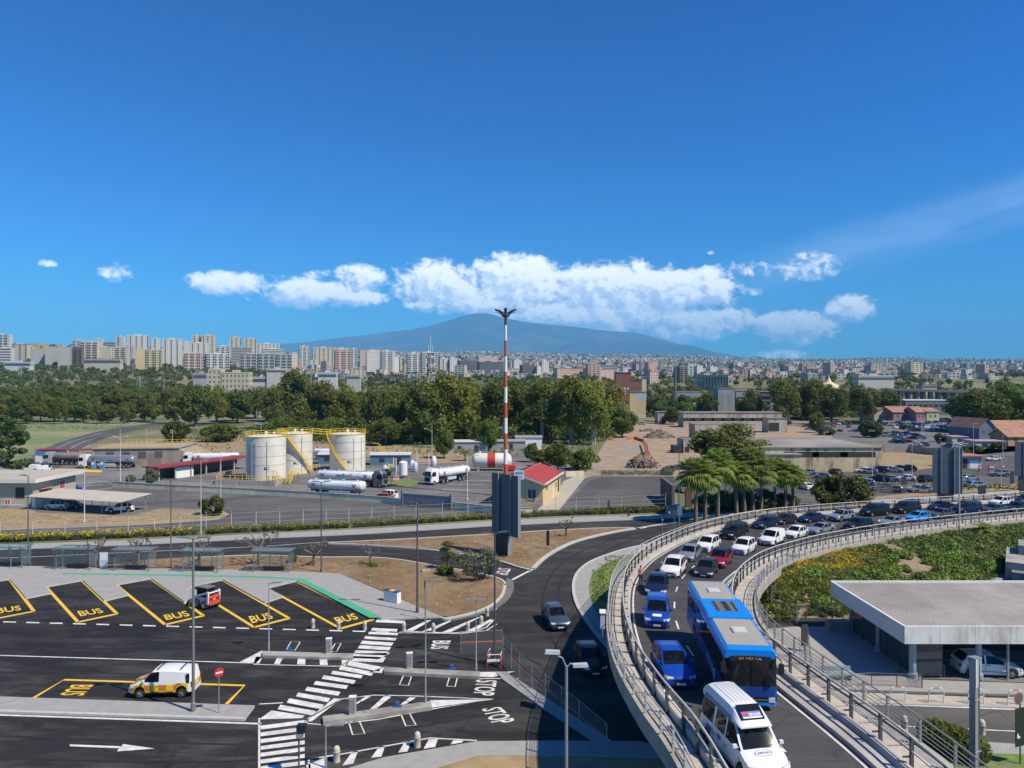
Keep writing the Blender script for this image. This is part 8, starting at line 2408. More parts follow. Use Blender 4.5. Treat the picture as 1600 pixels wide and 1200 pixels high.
 # tiered garden tree
p=G(699,889,.15)
t=thing('tiered_tree','small cloud pruned tree with stacked leaf pads in the soil bed','tree',p)
b=MB();b.tube([(0,0,-.1),(.1,0,1.0),(-.1,.1,2.6)],[.14,.1,.05],7);b.build('trunk',BARK,t)
rr_=random.Random(5);b=MB()
for(x_,z_,w_)in((0,3.0,.85),(-.25,2.3,.75),(.3,1.8,.7),(-.1,1.2,.9)):cards(b,rr_,(x_,0,z_),w_,260,.16,0,.32,0,.2)
b.build('crown',L_DARK,t)
# forests behind: individual trees of the mass
fr=random.Random(4)
def forest(n,x0,x1,Y0,Y1,t0,t1,kinds,leafs,label,group,wide=(1.0,1.4),name='tree'):
 for i in range(n):
  px=lerp(x0,x1,(i+fr.uniform(.1,.9))/n);Y=fr.uniform(Y0,Y1)
  tree_px(fr.choice(kinds),px,fr.uniform(t0,t1),Y,label,leaf=fr.choice(leafs),wide=fr.uniform(*wide),group=group,name=name)
forest(18,-60,275,400,430,612,634,['round','euc','round'],[L_MID,L_EUC,L_DARK],'leafy tree in the first row of the dense wood beyond the left field','first row of the left wood',(1.0,1.3))
forest(22,-60,300,470,540,603,616,['euc','round'],[L_DARK,L_EUC,L_MID],'dark tree in the middle of the dense wood beyond the left field','middle of the left wood',(1.2,1.6))
forest(22,-60,320,600,720,598,606,['euc','round'],[L_DARK,L_EUC,L_MID],'tree at the back of the dense wood beyond the left field','back of the left wood',(1.2,1.7))
forest(20,320,620,400,500,600,612,['euc','euc','round'],[L_EUC,L_EUCB,L_DARK],'eucalyptus in the dense wood behind the storage tanks','wood behind the storage tanks',(1.0,1.3))
forest(20,600,960,320,400,590,602,['euc'],[L_EUC,L_DARK,L_EUCB],'eucalyptus in the back rows of the central wood','back rows of the central wood',(1.0,1.25))
forest(14,410,620,290,330,645,662,['bush','round'],[L_MID,L_MID,L_DARK],'green bushy tree at the edge of the wood behind the storage tanks','bushy edge behind the storage tanks',(1.2,1.8))
forest(16,600,900,246,290,645,685,['bush','round'],[L_DARK,L_MID],'low dark tree under the eucalyptus crowns','undergrowth of the central wood',(1.0,1.5))
forest(15,1010,1230,470,560,612,624,['round','euc'],[L_DARK,L_MID],'tree in the belt behind the derelict sheds','belt behind the derelict sheds',(1.0,1.5))
forest(16,1215,1400,440,560,600,612,['euc','round'],[L_DARK,L_EUC],'tree in the dark belt left of the tiled houses','dark belt left of the tiled houses',(1.0,1.4))
forest(8,1500,1640,400,520,606,622,['round','euc'],[L_DARK,L_MID],'tree in the belt around the huge dark tree at the right','belt at the right edge',(1.0,1.4))
forest(12,1080,1260,330,420,652,668,['bush'],[L_DARK,L_MID,L_OLIVE],'low bush growing among the derelict sheds','bushes among the derelict sheds',(.8,1.6),'bush')
forest(14,1400,1620,255,300,688,697,['bush'],[L_DARK,L_MID],'low bush between the car parks','bushes between the car parks',(1.0,1.8),'bush')
forest(12,1270,1420,300,400,662,676,['bush'],[L_DARK,L_MID,L_OLIVE],'low bush behind the stained warehouse','bushes behind the stained warehouse',(1.0,2.0),'bush')
# far wooded patches and scrub as one mass
def far_wood():
 r=random.Random(12)
 b=MB()
 def blob(x,y,h,mi):
  z=terrain(x,y)
  for k in range(3):
   cards(b,r,(x+r.uniform(-.4,.4)*h,y+r.uniform(-.4,.4)*h,z+h*r.uniform(.35,.7)),h*.42,20,h*.32,mi,.9,0,.4)
 for i in range(1900):
  a=r.uniform(-60,520);y=r.uniform(640,1500);x=(a-800)/F*y
  if noise.noise(Vector((x*.008,y*.006,4)))<-.32:continue
  blob(x,y,r.uniform(3,8.5),r.choice((0,1,1,2)))
 for i in range(3000):
  a=r.uniform(460,1660);y=640+2200*r.random()**1.5;x=(a-800)/F*y
  if noise.noise(Vector((x*.004,y*.004,9)))<-.28:continue
  blob(x,y,r.uniform(4,10),r.choice((0,0,1,2)))
 for i in range(2000):
  a=r.uniform(420,1680);y=r.uniform(2200,9400);x=(a-800)/F*y
  if noise.noise(Vector((x*.0016,y*.0012,2)))<-.05:continue
  blob(x,y,r.uniform(9,20),r.choice((0,0,1)))
 for i in range(900):
  a=r.uniform(-40,560);y=r.uniform(1500,4000);x=(a-800)/F*y
  blob(x,y,r.uniform(7,13),r.choice((0,0,1)))
 b.build('far_trees',[L_DARK,L_MID,L_EUC],kind='stuff')
far_wood()
# undergrowth and tall grass
def scatter_cards(name,n,region,h,mats,size,seed,z0=0.0,weights=None):
 r=random.Random(seed);b=MB()
 for i in range(n):
  p=region(r)
  if p is None:continue
  hh=h*r.uniform(.5,1.2)
  cards(b,r,(p.x,p.y,p.z+hh*.45),hh*.5,5 if h<4 else 26,size,r.randrange(len(mats)),1.0,0,.1)
 return b.build(name,mats,kind='stuff')
def px_region(x0,x1,y0,y1):return lambda r:G(r.uniform(x0,x1),r.uniform(y0,y1))
scatter_cards('undergrowth',900,px_region(420,960,660,694),7.0,[L_EUC,L_MID,L_DARK],1.0,41)
scatter_cards('undergrowth',900,px_region(-60,330,630,650),8.0,[L_EUC,L_MID,L_DARK],1.4,42)
scatter_cards('undergrowth',500,px_region(1010,1400,646,655),6.0,[L_DARK,L_MID],1.2,43)
scatter_cards('undergrowth',700,px_region(-60,330,646,653),2.6,[L_MID,L_DARK],.9,1)
scatter_cards('undergrowth',520,px_region(400,640,672,690),2.2,[L_MID,L_DARK],.7,2)
scatter_cards('undergrowth',420,px_region(640,930,690,712),1.5,[L_DARK,L_MID,L_OLIVE],.5,3)
scatter_cards('weeds',260,px_region(940,1050,738,743),.9,[L_OLIVE,L_GRASS],.35,4)
scatter_cards('weeds',300,px_region(1370,1600,757,766),.7,[L_GRASS,L_DRYL,L_FLOW],.3,5)
scatter_cards('weeds',420,px_region(260,420,668,690),1.4,[L_OLIVE,L_MID],.5,6)
scatter_cards('weeds',700,px_region(-60,255,648,672),.5,[L_GRASS,L_OLIVE],.4,8)
scatter_cards('weeds',240,px_region(560,610,880,889),.3,[L_GRASS,L_MID],.12,9)
scatter_cards('dry_leaf_litter',160,px_region(705,745,897,908),.25,[L_DRYL],.14,10,z0=.15)
scatter_cards('dry_leaf_litter',110,px_region(566,592,902,909),.22,[L_DRYL],.14,11)
scatter_cards('grass',900,lambda r:(lambda p:p)(G(*r.choice([(r.uniform(925,945),r.uniform(890,940)),(r.uniform(935,980),r.uniform(880,915)),(r.uniform(945,1000),r.uniform(868,885))]),.14)),.14,[L_GRASS,L_BRIGHT],.10,12)
scatter_cards('grass',500,px_region(1450,1640,1180,1230),.16,[L_GRASS,L_BRIGHT],.11,13)
def in_poly(px,py,P):
 c=False
 for i in range(len(P)):
  (x0,y0),(x1,y1)=P[i],P[i-1]
  if(y0>py)!=(y1>py)and px<(x1-x0)*(py-y0)/(y1-y0)+x0:c=not c
 return c
def poly_region(P,z=.1):
 xs=[p[0]for p in P];ys=[p[1]for p in P]
 def f(r):
  x,y=r.uniform(min(xs),max(xs)),r.uniform(min(ys),max(ys))
  return G(x,y,z)if in_poly(x,y,P)else None
 return f
VERGE=[(-60,838),(-60,800),(48,797),(60,803),(205,808),(250,797),(345,798),(355,803),(338,810),(200,818),(0,826)]
scatter_cards('weeds',420,poly_region(BED1,.14),.16,[L_DRYL,L_GRASS,L_OLIVE],.09,61)
scatter_cards('weeds',420,poly_region(BED2,.14),.18,[L_DRYL,L_GRASS,L_OLIVE],.10,62)
scatter_cards('weeds',500,poly_region(VERGE,.08),.2,[L_DRYL,L_DRYL,L_OLIVE],.10,63)
scatter_cards('weeds',260,px_region(260,640,690,712),.6,[L_OLIVE,L_MID],.35,65)
rs_=random.Random(8);b=MB()
for P_,n_ in((BED1,260),(BED2,220),(VERGE,200)):
 f_=poly_region(P_,.16 if P_ is not VERGE else.1)
 for i in range(n_):
  p=f_(rs_)
  if p is not None:b.box(p,(rs_.uniform(.06,.28),rs_.uniform(.06,.2),rs_.uniform(.06,.14)),0,M=Matrix.Rotation(rs_.uniform(0,6),3,'Z')@Matrix.Rotation(rs_.uniform(-.5,.5),3,'X'))
b.build('stones',mat('stone_pale',(.34,.30,.24),.9,var=.2,scale=3),kind='stuff')
# flowering hedges
def hedge(label,T,B,H,flowers,name='hedge',dens=60):
 r=random.Random(len(label));n=len(T)
 t=thing(name,label,'hedge',G(*T[0]))
 o=G(*T[0])
 g,f,s=MB(),MB(),MB()
 for i in range(n-1):
  a,c=(G(*T[i])+G(*B[i]))/2-o,(G(*T[i+1])+G(*B[i+1]))/2-o
  L=(c-a).length;u=(c-a).normalized();w=Vector((-u.y,u.x,0))
  k=int(L/.42)
  for j in range(k):
   p=a.lerp(c,(j+r.random())/k)+w*r.uniform(-.75,.75)+Vector((0,0,H*r.uniform(.45,.75)))
   cards(g,r,p,.52,34,.20,0,.8,0,.4)
   for _ in range(2 if flowers>.8 else 1):
    if flowers and r.random()<flowers:cards(f,r,p+Vector((r.uniform(-.3,.3),0,.16)),.58,20,.15,0,.75,0,.8)
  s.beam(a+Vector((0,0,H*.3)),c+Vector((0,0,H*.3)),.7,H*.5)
 g.build('foliage',L_HEDGE,t)
 if f.f:f.build('flowers',L_FLOW,t)
 s.build('shade_core',mat('hedge_inside',(.035,.04,.015),.95),t)  # solid near-black core: shade inside the hedge put into its colour
def seg_px(P,x0,x1):
 out=[]
 xs=[p[0]for p in P];ys=[p[1]for p in P]
 k=max(2,int((x1-x0)/60))
 for i in range(k+1):
  x=lerp(x0,x1,i/k);out.append((x,interp(x,xs,ys)))
 return out
hedge('yellow flowering clipped hedge left of the gap with the tall pale pole',seg_px(HEDGE_T,-60,309),seg_px(HEDGE_B,-60,309),1.0,.85)
hedge('yellow flowering clipped hedge between the two gaps',seg_px(HEDGE_T,322,545),seg_px(HEDGE_B,322,545),1.0,.6)
hedge('clipped hedge with fewer yellow flowers running behind the grey hoarding',seg_px(HEDGE_T,552,800),seg_px(HEDGE_B,552,800),1.0,.5)
hedge('plain green clipped hedge in front of the paved lot',seg_px(HEDGE_T,801,1040),seg_px(HEDGE_B,801,1040),1.0,.0)
# clipped bush bottom right
b=MB();r=random.Random(3);s_=MB()
t=HEDGE_BR;t.location=(0,0,0)
for k in range(5):
 p=at(1462+k*14,1190,43.0-k*.4);p.z=.9
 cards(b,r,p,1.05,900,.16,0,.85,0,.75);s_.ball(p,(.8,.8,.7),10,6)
b.build('foliage',L_MID,t);s_.build('shade_core',mat('hedge_inside',(.035,.04,.015),.95),t)  # dark balls behind the leaves paint the bush's inner shade
# fan palms
def palm_proto(seed,H):
 r=random.Random(seed);tk,cr,dd=MB(),MB(),MB()
 pts=[];rs=[]
 for k in range(13):
  f=k/12;pts.append((math.sin(f*2+seed)*.12,math.cos(f*1.5+seed)*.1,-.2+f*H));rs.append(lerp(.36,.21,f**.7)*(1.0+(.06 if k%2 else-.04)))
 tk.tube(pts,rs,10)
 top=Vector(pts[-1])
 def fan(mb,dirv,pet,R,nseg,droop,spread):
  d=dirv.normalized();side=d.cross(Vector((0,0,1)))
  if side.length<.05:side=Vector((1,0,0))
  side.normalize();upv=side.cross(d).normalized()
  hub=top+d*pet+Vector((0,0,-droop*pet*.3))
  mb.tube([top,top+d*pet*.5+Vector((0,0,.04)),hub],.022,4)
  for k in range(nseg):
   a=lerp(-spread,spread,k/(nseg-1));wd=spread*2/(nseg-1)*.52
   def ray(ang,rr,lift):return hub+(d*math.cos(ang)+side*math.sin(ang))*rr+upv*lift+Vector((0,0,-droop*rr*rr*.35))
   L_=R*(1-.25*(abs(a)/spread)**2)*r.uniform(.9,1.08)
   mb.add([hub,ray(a-wd,L_*.62,.05),ray(a,L_*1.0,-.02-droop*.25),ray(a+wd,L_*.62,.05),ray(a,L_*.6,-.03)],[(0,1,4),(1,2,4),(4,2,3),(0,4,3)])
 for k in range(50):
  el=lerp(-1.05,1.40,((k+.5)/50)**.85);az=k*2.39996+seed
  d=Vector((math.cos(az)*math.cos(el),math.sin(az)*math.cos(el),math.sin(el)))
  fan(cr,d,r.uniform(1.0,1.5),r.uniform(1.3,1.75),11,.42+.35*(el<.2),1.2)
 for k in range(16):
  el=r.uniform(-1.35,-.7);az=r.uniform(0,2*PI)
  fan(dd,Vector((math.cos(az)*math.cos(el),math.sin(az)*math.cos(el),math.sin(el))),.7,.85,7,.6,1.0)
 return tk.mesh('trunk',[PALMBARK],50),cr.mesh('crown',[L_PALM]),dd.mesh('dead_fronds',[L_PALMD])
PALMS=[palm_proto(s,8.0)for s in(1,2,3)]
for i,(px,py,yt,lab)in enumerate(((1086,818,710,'leftmost of the row, its thick trunk crossing the railing'),(1101,815,724,'second from the left'),(1121,810,700,'third from the left, close behind the railing'),(1151,806,718,'fourth from the left, with the thick brown trunk'),(1163,804,730,'fifth from the left, half hidden'),(1176,802,702,'sixth from the left, below the leafy tree'),(1190,802,716,'seventh from the left, straight trunk'),(1211,799,710,'third from the right'),(1228,799,720,'second from the right'),(1238,798,726,'rightmost of the row next to the big round bush'))):
 p=G(px,py);H=(py-yt)/F*p.y;k=H/10.2
 t=thing('fan_palm','fan palm, '+lab,'palm',p,i*1.3,'fan palms behind the flyover railing');t.scale=(1.0,1.0,k*RT.uniform(.98,1.06))
 for nm,me in zip(('trunk','crown','dead_fronds'),PALMS[i%3]):link(nm,me,t)
 q_=RT.uniform(1.05,1.25)
 for c in t.children:
  if not c.name.startswith('trunk'):c.scale=(q_,q_,1.0)
for i,(px,py,H,lab)in enumerate(((1062,660,6.5,'single fan palm beside the low pale shed at the building site'),)):
 p=G(px,py);t=thing('fan_palm',lab,'palm',p);t.scale=(1.3,1.3,H/9)
 for nm,me in zip(('trunk','crown','dead_fronds'),PALMS[1]):link(nm,me,t)
def feather_palm(label,loc,th,fl,n=26,seed=1):
 r=random.Random(seed)
 t=thing('feather_palm',label,'palm',loc)
 b=MB();b.lathe([(.35,-.2),(.30,th*.6),(.36,th)],n=10);b.build('trunk',PALMBARK,t)
 b=MB()
 for k in range(n):
  az=k*2.4;el=r.uniform(-.1,1.2)
  d=Vector((math.cos(az)*math.cos(el),math.sin(az)*math.cos(el),math.sin(el)));side=d.cross(Vector((0,0,1))).normalized()if abs(d.z)<.98 else Vector((1,0,0))
  P=[Vector((0,0,th))+d*(fl*f)+Vector((0,0,-1.0*fl*f*f*.6))for f in[j/7 for j in range(8)]]
  b.tube(P,.02,4)
  for j in range(1,8):
   for s in(1,-1):
    for q in(0,.5):
     a=P[j-1].lerp(P[j],q);ln=fl*.22*(1-abs(j/7-.45)*.9)
     e=a+side*s*ln+(P[j]-P[j-1]).normalized()*ln*.5+Vector((0,0,-ln*.25));w_=(P[j]-P[j-1]).normalized()*.06
     b.add([a-w_,a+w_,e],[(0,1,2)])
 b.build('crown',L_PALM,t)
 # planted embankment under the ramp
EB=[(23.5,70.5),(24.5,67.6),(30,66.8),(38,67.4),(45,72.0),(52,78.0),(60,85.5),(75,95.5),(95,106),(120,116)]
s_a=None
for i in range(len(ARC)):
 if SECS[i][1].y>71.5:s_a=ARC[i];break
EBc=[Vector(p)for p in EB]
EBl=[0.0]
for i in range(1,len(EBc)):EBl.append(EBl[-1]+(EBc[i]-EBc[i-1]).length)
def emb(u,v,lift=0.0):
 tp=deck_pt(lerp(s_a,S_END-1,u),-0.05,'R')
 d=u*EBl[-1]
 for i in range(len(EBl)-1):
  if EBl[i+1]>=d:break
 bt=EBc[i].lerp(EBc[i+1],min(1,(d-EBl[i])/(EBl[i+1]-EBl[i])))
 zt=tp.z-.35
 x,y=lerp(bt.x,tp.x,v),lerp(bt.y,tp.y,v)
 z=zt*(v+.28*math.sin(PI*v))+.30*noise.noise(Vector((x*.35,y*.35,0)))*math.sin(PI*v)+.02
 return Vector((x,y,z+lift))
b=MB();nu,nv=130,14
vs=[emb(i/nu,j/nv)for i in range(nu+1)for j in range(nv+1)]
b.add(vs,[(i*(nv+1)+j,(i+1)*(nv+1)+j,(i+1)*(nv+1)+j+1,i*(nv+1)+j+1)for i in range(nu)for j in range(nv)])
b.build('embankment',mat('embankment_soil',(.27,.195,.13),.95,var=.35,scale=1.2,bump=.5,coords='World',rgb2=(.20,.17,.11),patch=.4),smooth=True,kind='structure')
r=random.Random(77)
b=MB()
for i in range(3400):
 u,v=r.uniform(0,.20),r.uniform(.02,.95)
 if r.random()>.85-1.2*max(0,u-.12):continue
 p=emb(u,v);R_=r.uniform(.25,.55)
 for k in range(11):
  a=k*2.4+r.random();el=r.uniform(.35,1.2);d=Vector((math.cos(a)*math.cos(el),math.sin(a)*math.cos(el),math.sin(el)));s_=d.cross(Vector((0,0,1))).normalized()*R_*.16
  m=p+d*R_*.5;e=p+d*R_*1.15+Vector((0,0,-.1*R_))
  b.add([p,m-s_,e,m+s_],[(0,1,2,3)],r.choice((0,0,1)))
b.build('succulents',[L_SUCC,L_MID],kind='stuff')
b=MB()
for i in range(1700):
 u,v=r.uniform(.015,.21),r.uniform(.45,.98)
 n_=noise.noise(Vector((u*26,v*4.5,1)))
 if n_<-.10 or(u<.04 and v>.8):continue
 p=emb(u,v,.15);cards(b,r,p,.38,16,.14,0,.6,0,.2)
 if r.random()<.6:cards(b,r,p-Vector((0,0,.1)),.4,12,.16,1,.6,0,.2)
b.build('flowering_ground_cover',[L_FLOW,L_MAT],kind='stuff')
b=MB()
for i in range(9500):
 u,v=r.uniform(.12,1.0),r.uniform(.02,.97)
 n_=noise.noise(Vector((u*14,v*3,5)))+(.05+.7*sstep(.10,.24,u))+(.25*(v-.4))
 if n_<(.55 if u<.27 else.05):continue
 p=emb(u,v,.10+.55*max(0,noise.noise(Vector((u*40,v*8,9)))));cards(b,r,p,.52,9,.25,0 if r.random()<.8 else 1,.5,0,.2)
b.build('creeping_ground_cover',[L_MAT,L_BRIGHT],kind='stuff')
mo=MB();cards(mo,random.Random(8),(0,0,.22),.6,420,.13,0,.62,0,.6);mom=mo.mesh('foliage',[L_BRIGHT])
k=0
for i in range(260):
 u,v=r.uniform(.05,.36),r.uniform(.03,.70)
 if noise.noise(Vector((u*20,v*5,3)))<-.05:continue
 o=link('shrub_mound',mom,loc=emb(u,v,0.0),rz=r.uniform(0,6));s_=r.uniform(.6,1.8);o.scale=(s_,s_,s_)
 tag(o,'bright green rounded shrub mound on the planted embankment','shrub','bright green mounds on the embankment');k+=1
 if k>=130:break
p_=emb(.40,.72);feather_palm('small feather palm growing on the dark embankment below the ramp railing',G(1534,838,.8),1.1,2.7,seed=4)
feather_palm('feather palm in the undergrowth behind the white tanker truck',G(727,720),2.5,4.0,seed=7)
# leafy plants in the shade below the flyover
r=random.Random(31);b=MB()
for i in range(130):
 p=G(r.uniform(1180,1245),r.uniform(925,972));cards(b,r,(p.x,p.y,.5),.55,16,.28,r.choice((0,1)),1,0,.2)
b.build('undergrowth',[L_MID,L_SUCC],kind='stuff')
# rubble heaps on the building site
def heap(label,px,py,w,d,h,n,seed,mats,debris=(.3,1.6)):
 r=random.Random(seed);p0=G(px,py);t=thing('rubble_heap',label,'rubble heap',p0)
 b=MB();n1,n2=18,7;vs=[]
 for j in range(n2+1):
  f=j/n2
  for i in range(n1):
   a=2*PI*i/n1;k=(1-f);jig=1+.22*noise.noise(Vector((math.cos(a)*2,math.sin(a)*2,seed+f*3)))
   vs.append((math.cos(a)*w*.5*k*jig,math.sin(a)*d*.5*k*jig,h*(1-(1-f)**1.5)*jig-.1))
 b.add(vs,[(j*n1+i,j*n1+(i+1)%n1,(j+1)*n1+(i+1)%n1,(j+1)*n1+i)for j in range(n2)for i in range(n1)]);b.build('earth',mat('heap_earth',(.19,.14,.10),.95,var=.35,scale=1.0,coords='World'),t)
 b=MB()
 for k in range(n):
  a=r.uniform(0,2*PI);f=math.sqrt(r.random());z=h*(1-f)**.8
  b.box((math.cos(a)*w*.5*f,math.sin(a)*d*.5*f,z+.1),(r.uniform(*debris),r.uniform(.1,.5),r.uniform(.08,.35)),r.randrange(len(mats)),M=Matrix.Rotation(r.uniform(0,6),3,'Z')@Matrix.Rotation(r.uniform(-.7,.7),3,'Y'))
 b.build('debris',mats,t,kind='stuff')
WOODD=mat('old_timber',(.12,.085,.06),.9,var=.3,scale=2);CONCR=mat('rubble_concrete',(.33,.29,.25),.9,var=.2,scale=2)
heap('dark heap of broken timber and rubble in front on the building site',1004,730,9.0,7,3.9,190,1,[WOODD,CONCR,BARK])
heap('wide heap of rubble farther back on the building site',1030,684,13,8,3.4,160,2,[WOODD,CONCR,BARK])
heap('low strip of debris at the back of the building site',1012,674,9,4,1.3,60,3,[WOODD,CONCR])
heap('pale rubble in front of the white ruin',1112,690,16,9,2.6,200,4,[CONCR,mat('rubble_pale',(.45,.42,.37),.9,var=.2,scale=2),WOODD])
heap('small rubble at the cream wall',1018,653,8,5,2.2,60,5,[CONCR,WOODD])
t=thing('debris_mesh','orange plastic mesh draped down the side of the front rubble heap','mesh',G(1016,720))
o_=G(1016,720);b=MB();P=[G(1004,690,1.2),G(1010,698,1.8),G(1010,706,2.2),G(1014,714,2.2),G(1022,724,.8)];rr_=random.Random(2)
for i in range(len(P)-1):
 a,c=P[i]-o_,P[i+1]-o_;w_=Vector((.6,.15,.2));b.add([a-w_,a+w_+Vector((0,0,.3)),c+w_+Vector((0,0,.2)),c-w_],[(0,1,2,3)])
b.build('sheet',ORANGE,t)
for(P_,lab)in(([(952,687),(958,686)],'orange site mesh fence next to the white trunks'),([(980,688),(992,686),(1006,691)],'orange site mesh fence in the middle of the building site')):
 t=thing('site_fence',lab,'fence',G(*P_[0]));o_=G(*P_[0])
 for i in range(len(P_)-1):
  a,c=G(*P_[i])-o_,G(*P_[i+1])-o_;b=MB();b.beam(a+Vector((0,0,.55)),c+Vector((0,0,.55)),.05,1.1);b.build('panel',ORANGE,t)
 for q in P_:
  b=MB();p=G(*q)-o_;b.bb(p.x-.05,p.x+.05,p.y-.1,p.y-.03,0,1.3);b.build('post',BLACK,t)
  # stained gate post with climbing plant between the lot and the palms
t=thing('wall_pier','tall dark weathered wall end between the paved lot and the palms','wall',G(1052,792));b=MB();b.beam((0,0,1.9),(.4,12,1.9),.5,4.0);b.build('wall',stained_mat('pier_dark',(.16,.13,.10),(.07,.06,.05),.6,.5),t)
b=MB();b.bb(2.2,3.4,-.4,.4,0,3.2);b.build('gate_post',mat('post_brown_red',(.17,.09,.06),.8),t)
t=thing('dark_container','dark open container beside the small white ruin','container',G(1058,708));b=MB();b.bb(-1.2,1.6,0,4,0,2.4);b.build('body',mat('container_dark',(.03,.03,.032),.7),t);b=MB();b.bb(-1.25,1.65,-.05,4.05,2.403,2.5);b.build('rim',STEELD,t)  # solid container in one even near-black colour, steel rim on top
# car parks
rc=random.Random(17)
PK=[(1241,744,'suv','white',170),(1262,742,'hatch','silver',175),(1305,741,'hatch','darkgrey',95),(1349,739,'hatch','white',165),(1358,740,'hatch','silver',160),(1371,738,'suv','navy',160),(1384,737,'wagon','white',162),(1396,738,'sedan','silver',160),(1404,735,'sedan','black',160),(1417,736,'suv','black',162),(1371,752,'wagon','black',158),(1390,752,'sedan','silver',158),(1415,751,'hatch','white',165),(1449,753,'suv','black',20),(1352,758,'hatch','teal',160),(1338,757,'suv','white',165),(1382,768,'wagon','darkgrey',170),(1396,769,'sedan','grey',172),(1432,768,'hatch','teal',170),(1440,770,'hatch','silver',172),(1515,751,'sedan','silver',5),(1507,760,'hatch','silver',5),(1526,762,'hatch','teal',4),(1561,744,'suv','silver',172),(1552,720,'hatch','white',185),(1258,764,'hatch','white',100),(1248,752,'hatch','darkgrey',130),(1221,786,'hatch','navy',175),(1178,786,'hatch','white',175),(1152,786,'hatch','silver',175),(1162,776,'suv','white',175),(1193,778,'hatch','silver',178),(1285,748,'hatch','silver',150)]
ORD=['first','second','third','fourth','fifth','sixth','seventh','eighth','ninth','tenth','eleventh','twelfth']
CN=dict(white='white',silver='silver',grey='grey',black='black',navy='dark navy',blue='blue',teal='pale teal',darkgrey='dark grey',red2='red',lightgrey='light grey',bluegrey='blue grey',sky='light blue',red='dark red')
TN=dict(hatch='hatchback',suv='crossover',sedan='saloon',wagon='estate',van='van',mini='small car',mpv='people carrier',minibus='minibus')
def zone(px,py):
 if px<1235 and py>770:return 'behind the palm trunks'
 if py>764:return 'along the fence nearest the road'
 if px>1490:return 'right of the grey hoarding in the car park'
 if py>748:return 'in the middle row of the car park'
 if px<1320:return 'left part of the car park below the warehouse'
 return 'in the far row of the car park before the waste ground'
cnt={}
for(px,py,T,col,h)in sorted(PK):
 k_=(zone(px,py),col,T);cnt.setdefault(k_,[]).append((px,py,h))
for(z_,col,T),L_ in cnt.items():
 for i,(px,py,h)in enumerate(L_):
  lab='%s %s parked %s'%(CN[col],TN[T],z_)
  if len(L_)>1:lab+=', %s from the left'%ORD[i]
  simple_car('parked_'+car_name(T),T,col,lab,'car',G(px,py),math.radians(h),'cars in the car park behind the flyover')
  # upper car park: dense rows
for(ya,xa,xb,n,hd)in((657,1368,1480,15,165),(661,1300,1490,22,160),(665,1372,1500,18,165),(669,1395,1500,15,20),(674,1420,1500,9,160),(679,1365,1420,5,150),(686,1400,1440,4,150),(690,1500,1512,2,100),(664,1285,1310,4,175),(667,1255,1300,7,170),(672,1262,1290,4,150),(675,1330,1350,3,160),(692,1395,1420,4,140),(697,1425,1445,3,145),(683,1385,1440,7,150),(700,1478,1510,4,150)):
 for i in range(n):
  px=lerp(xa,xb,(i+rc.uniform(.2,.8))/n);T=rc.choice(['hatch','suv','sedan','wagon','hatch']);col=rc.choice(['white','white','silver','silver','grey','black','navy','darkgrey','lightgrey','bluegrey','red2' if rc.random()<.3 else 'white','blue' if rc.random()<.4 else 'silver'])
  simple_car('parked_'+car_name(T),T,col,'small distant car parked in the crowded upper car park before the tiled houses','car',G(px,ya+rc.uniform(-.8,.8)),math.radians(hd+rc.uniform(-8,8)),'cars in the crowded upper car park')
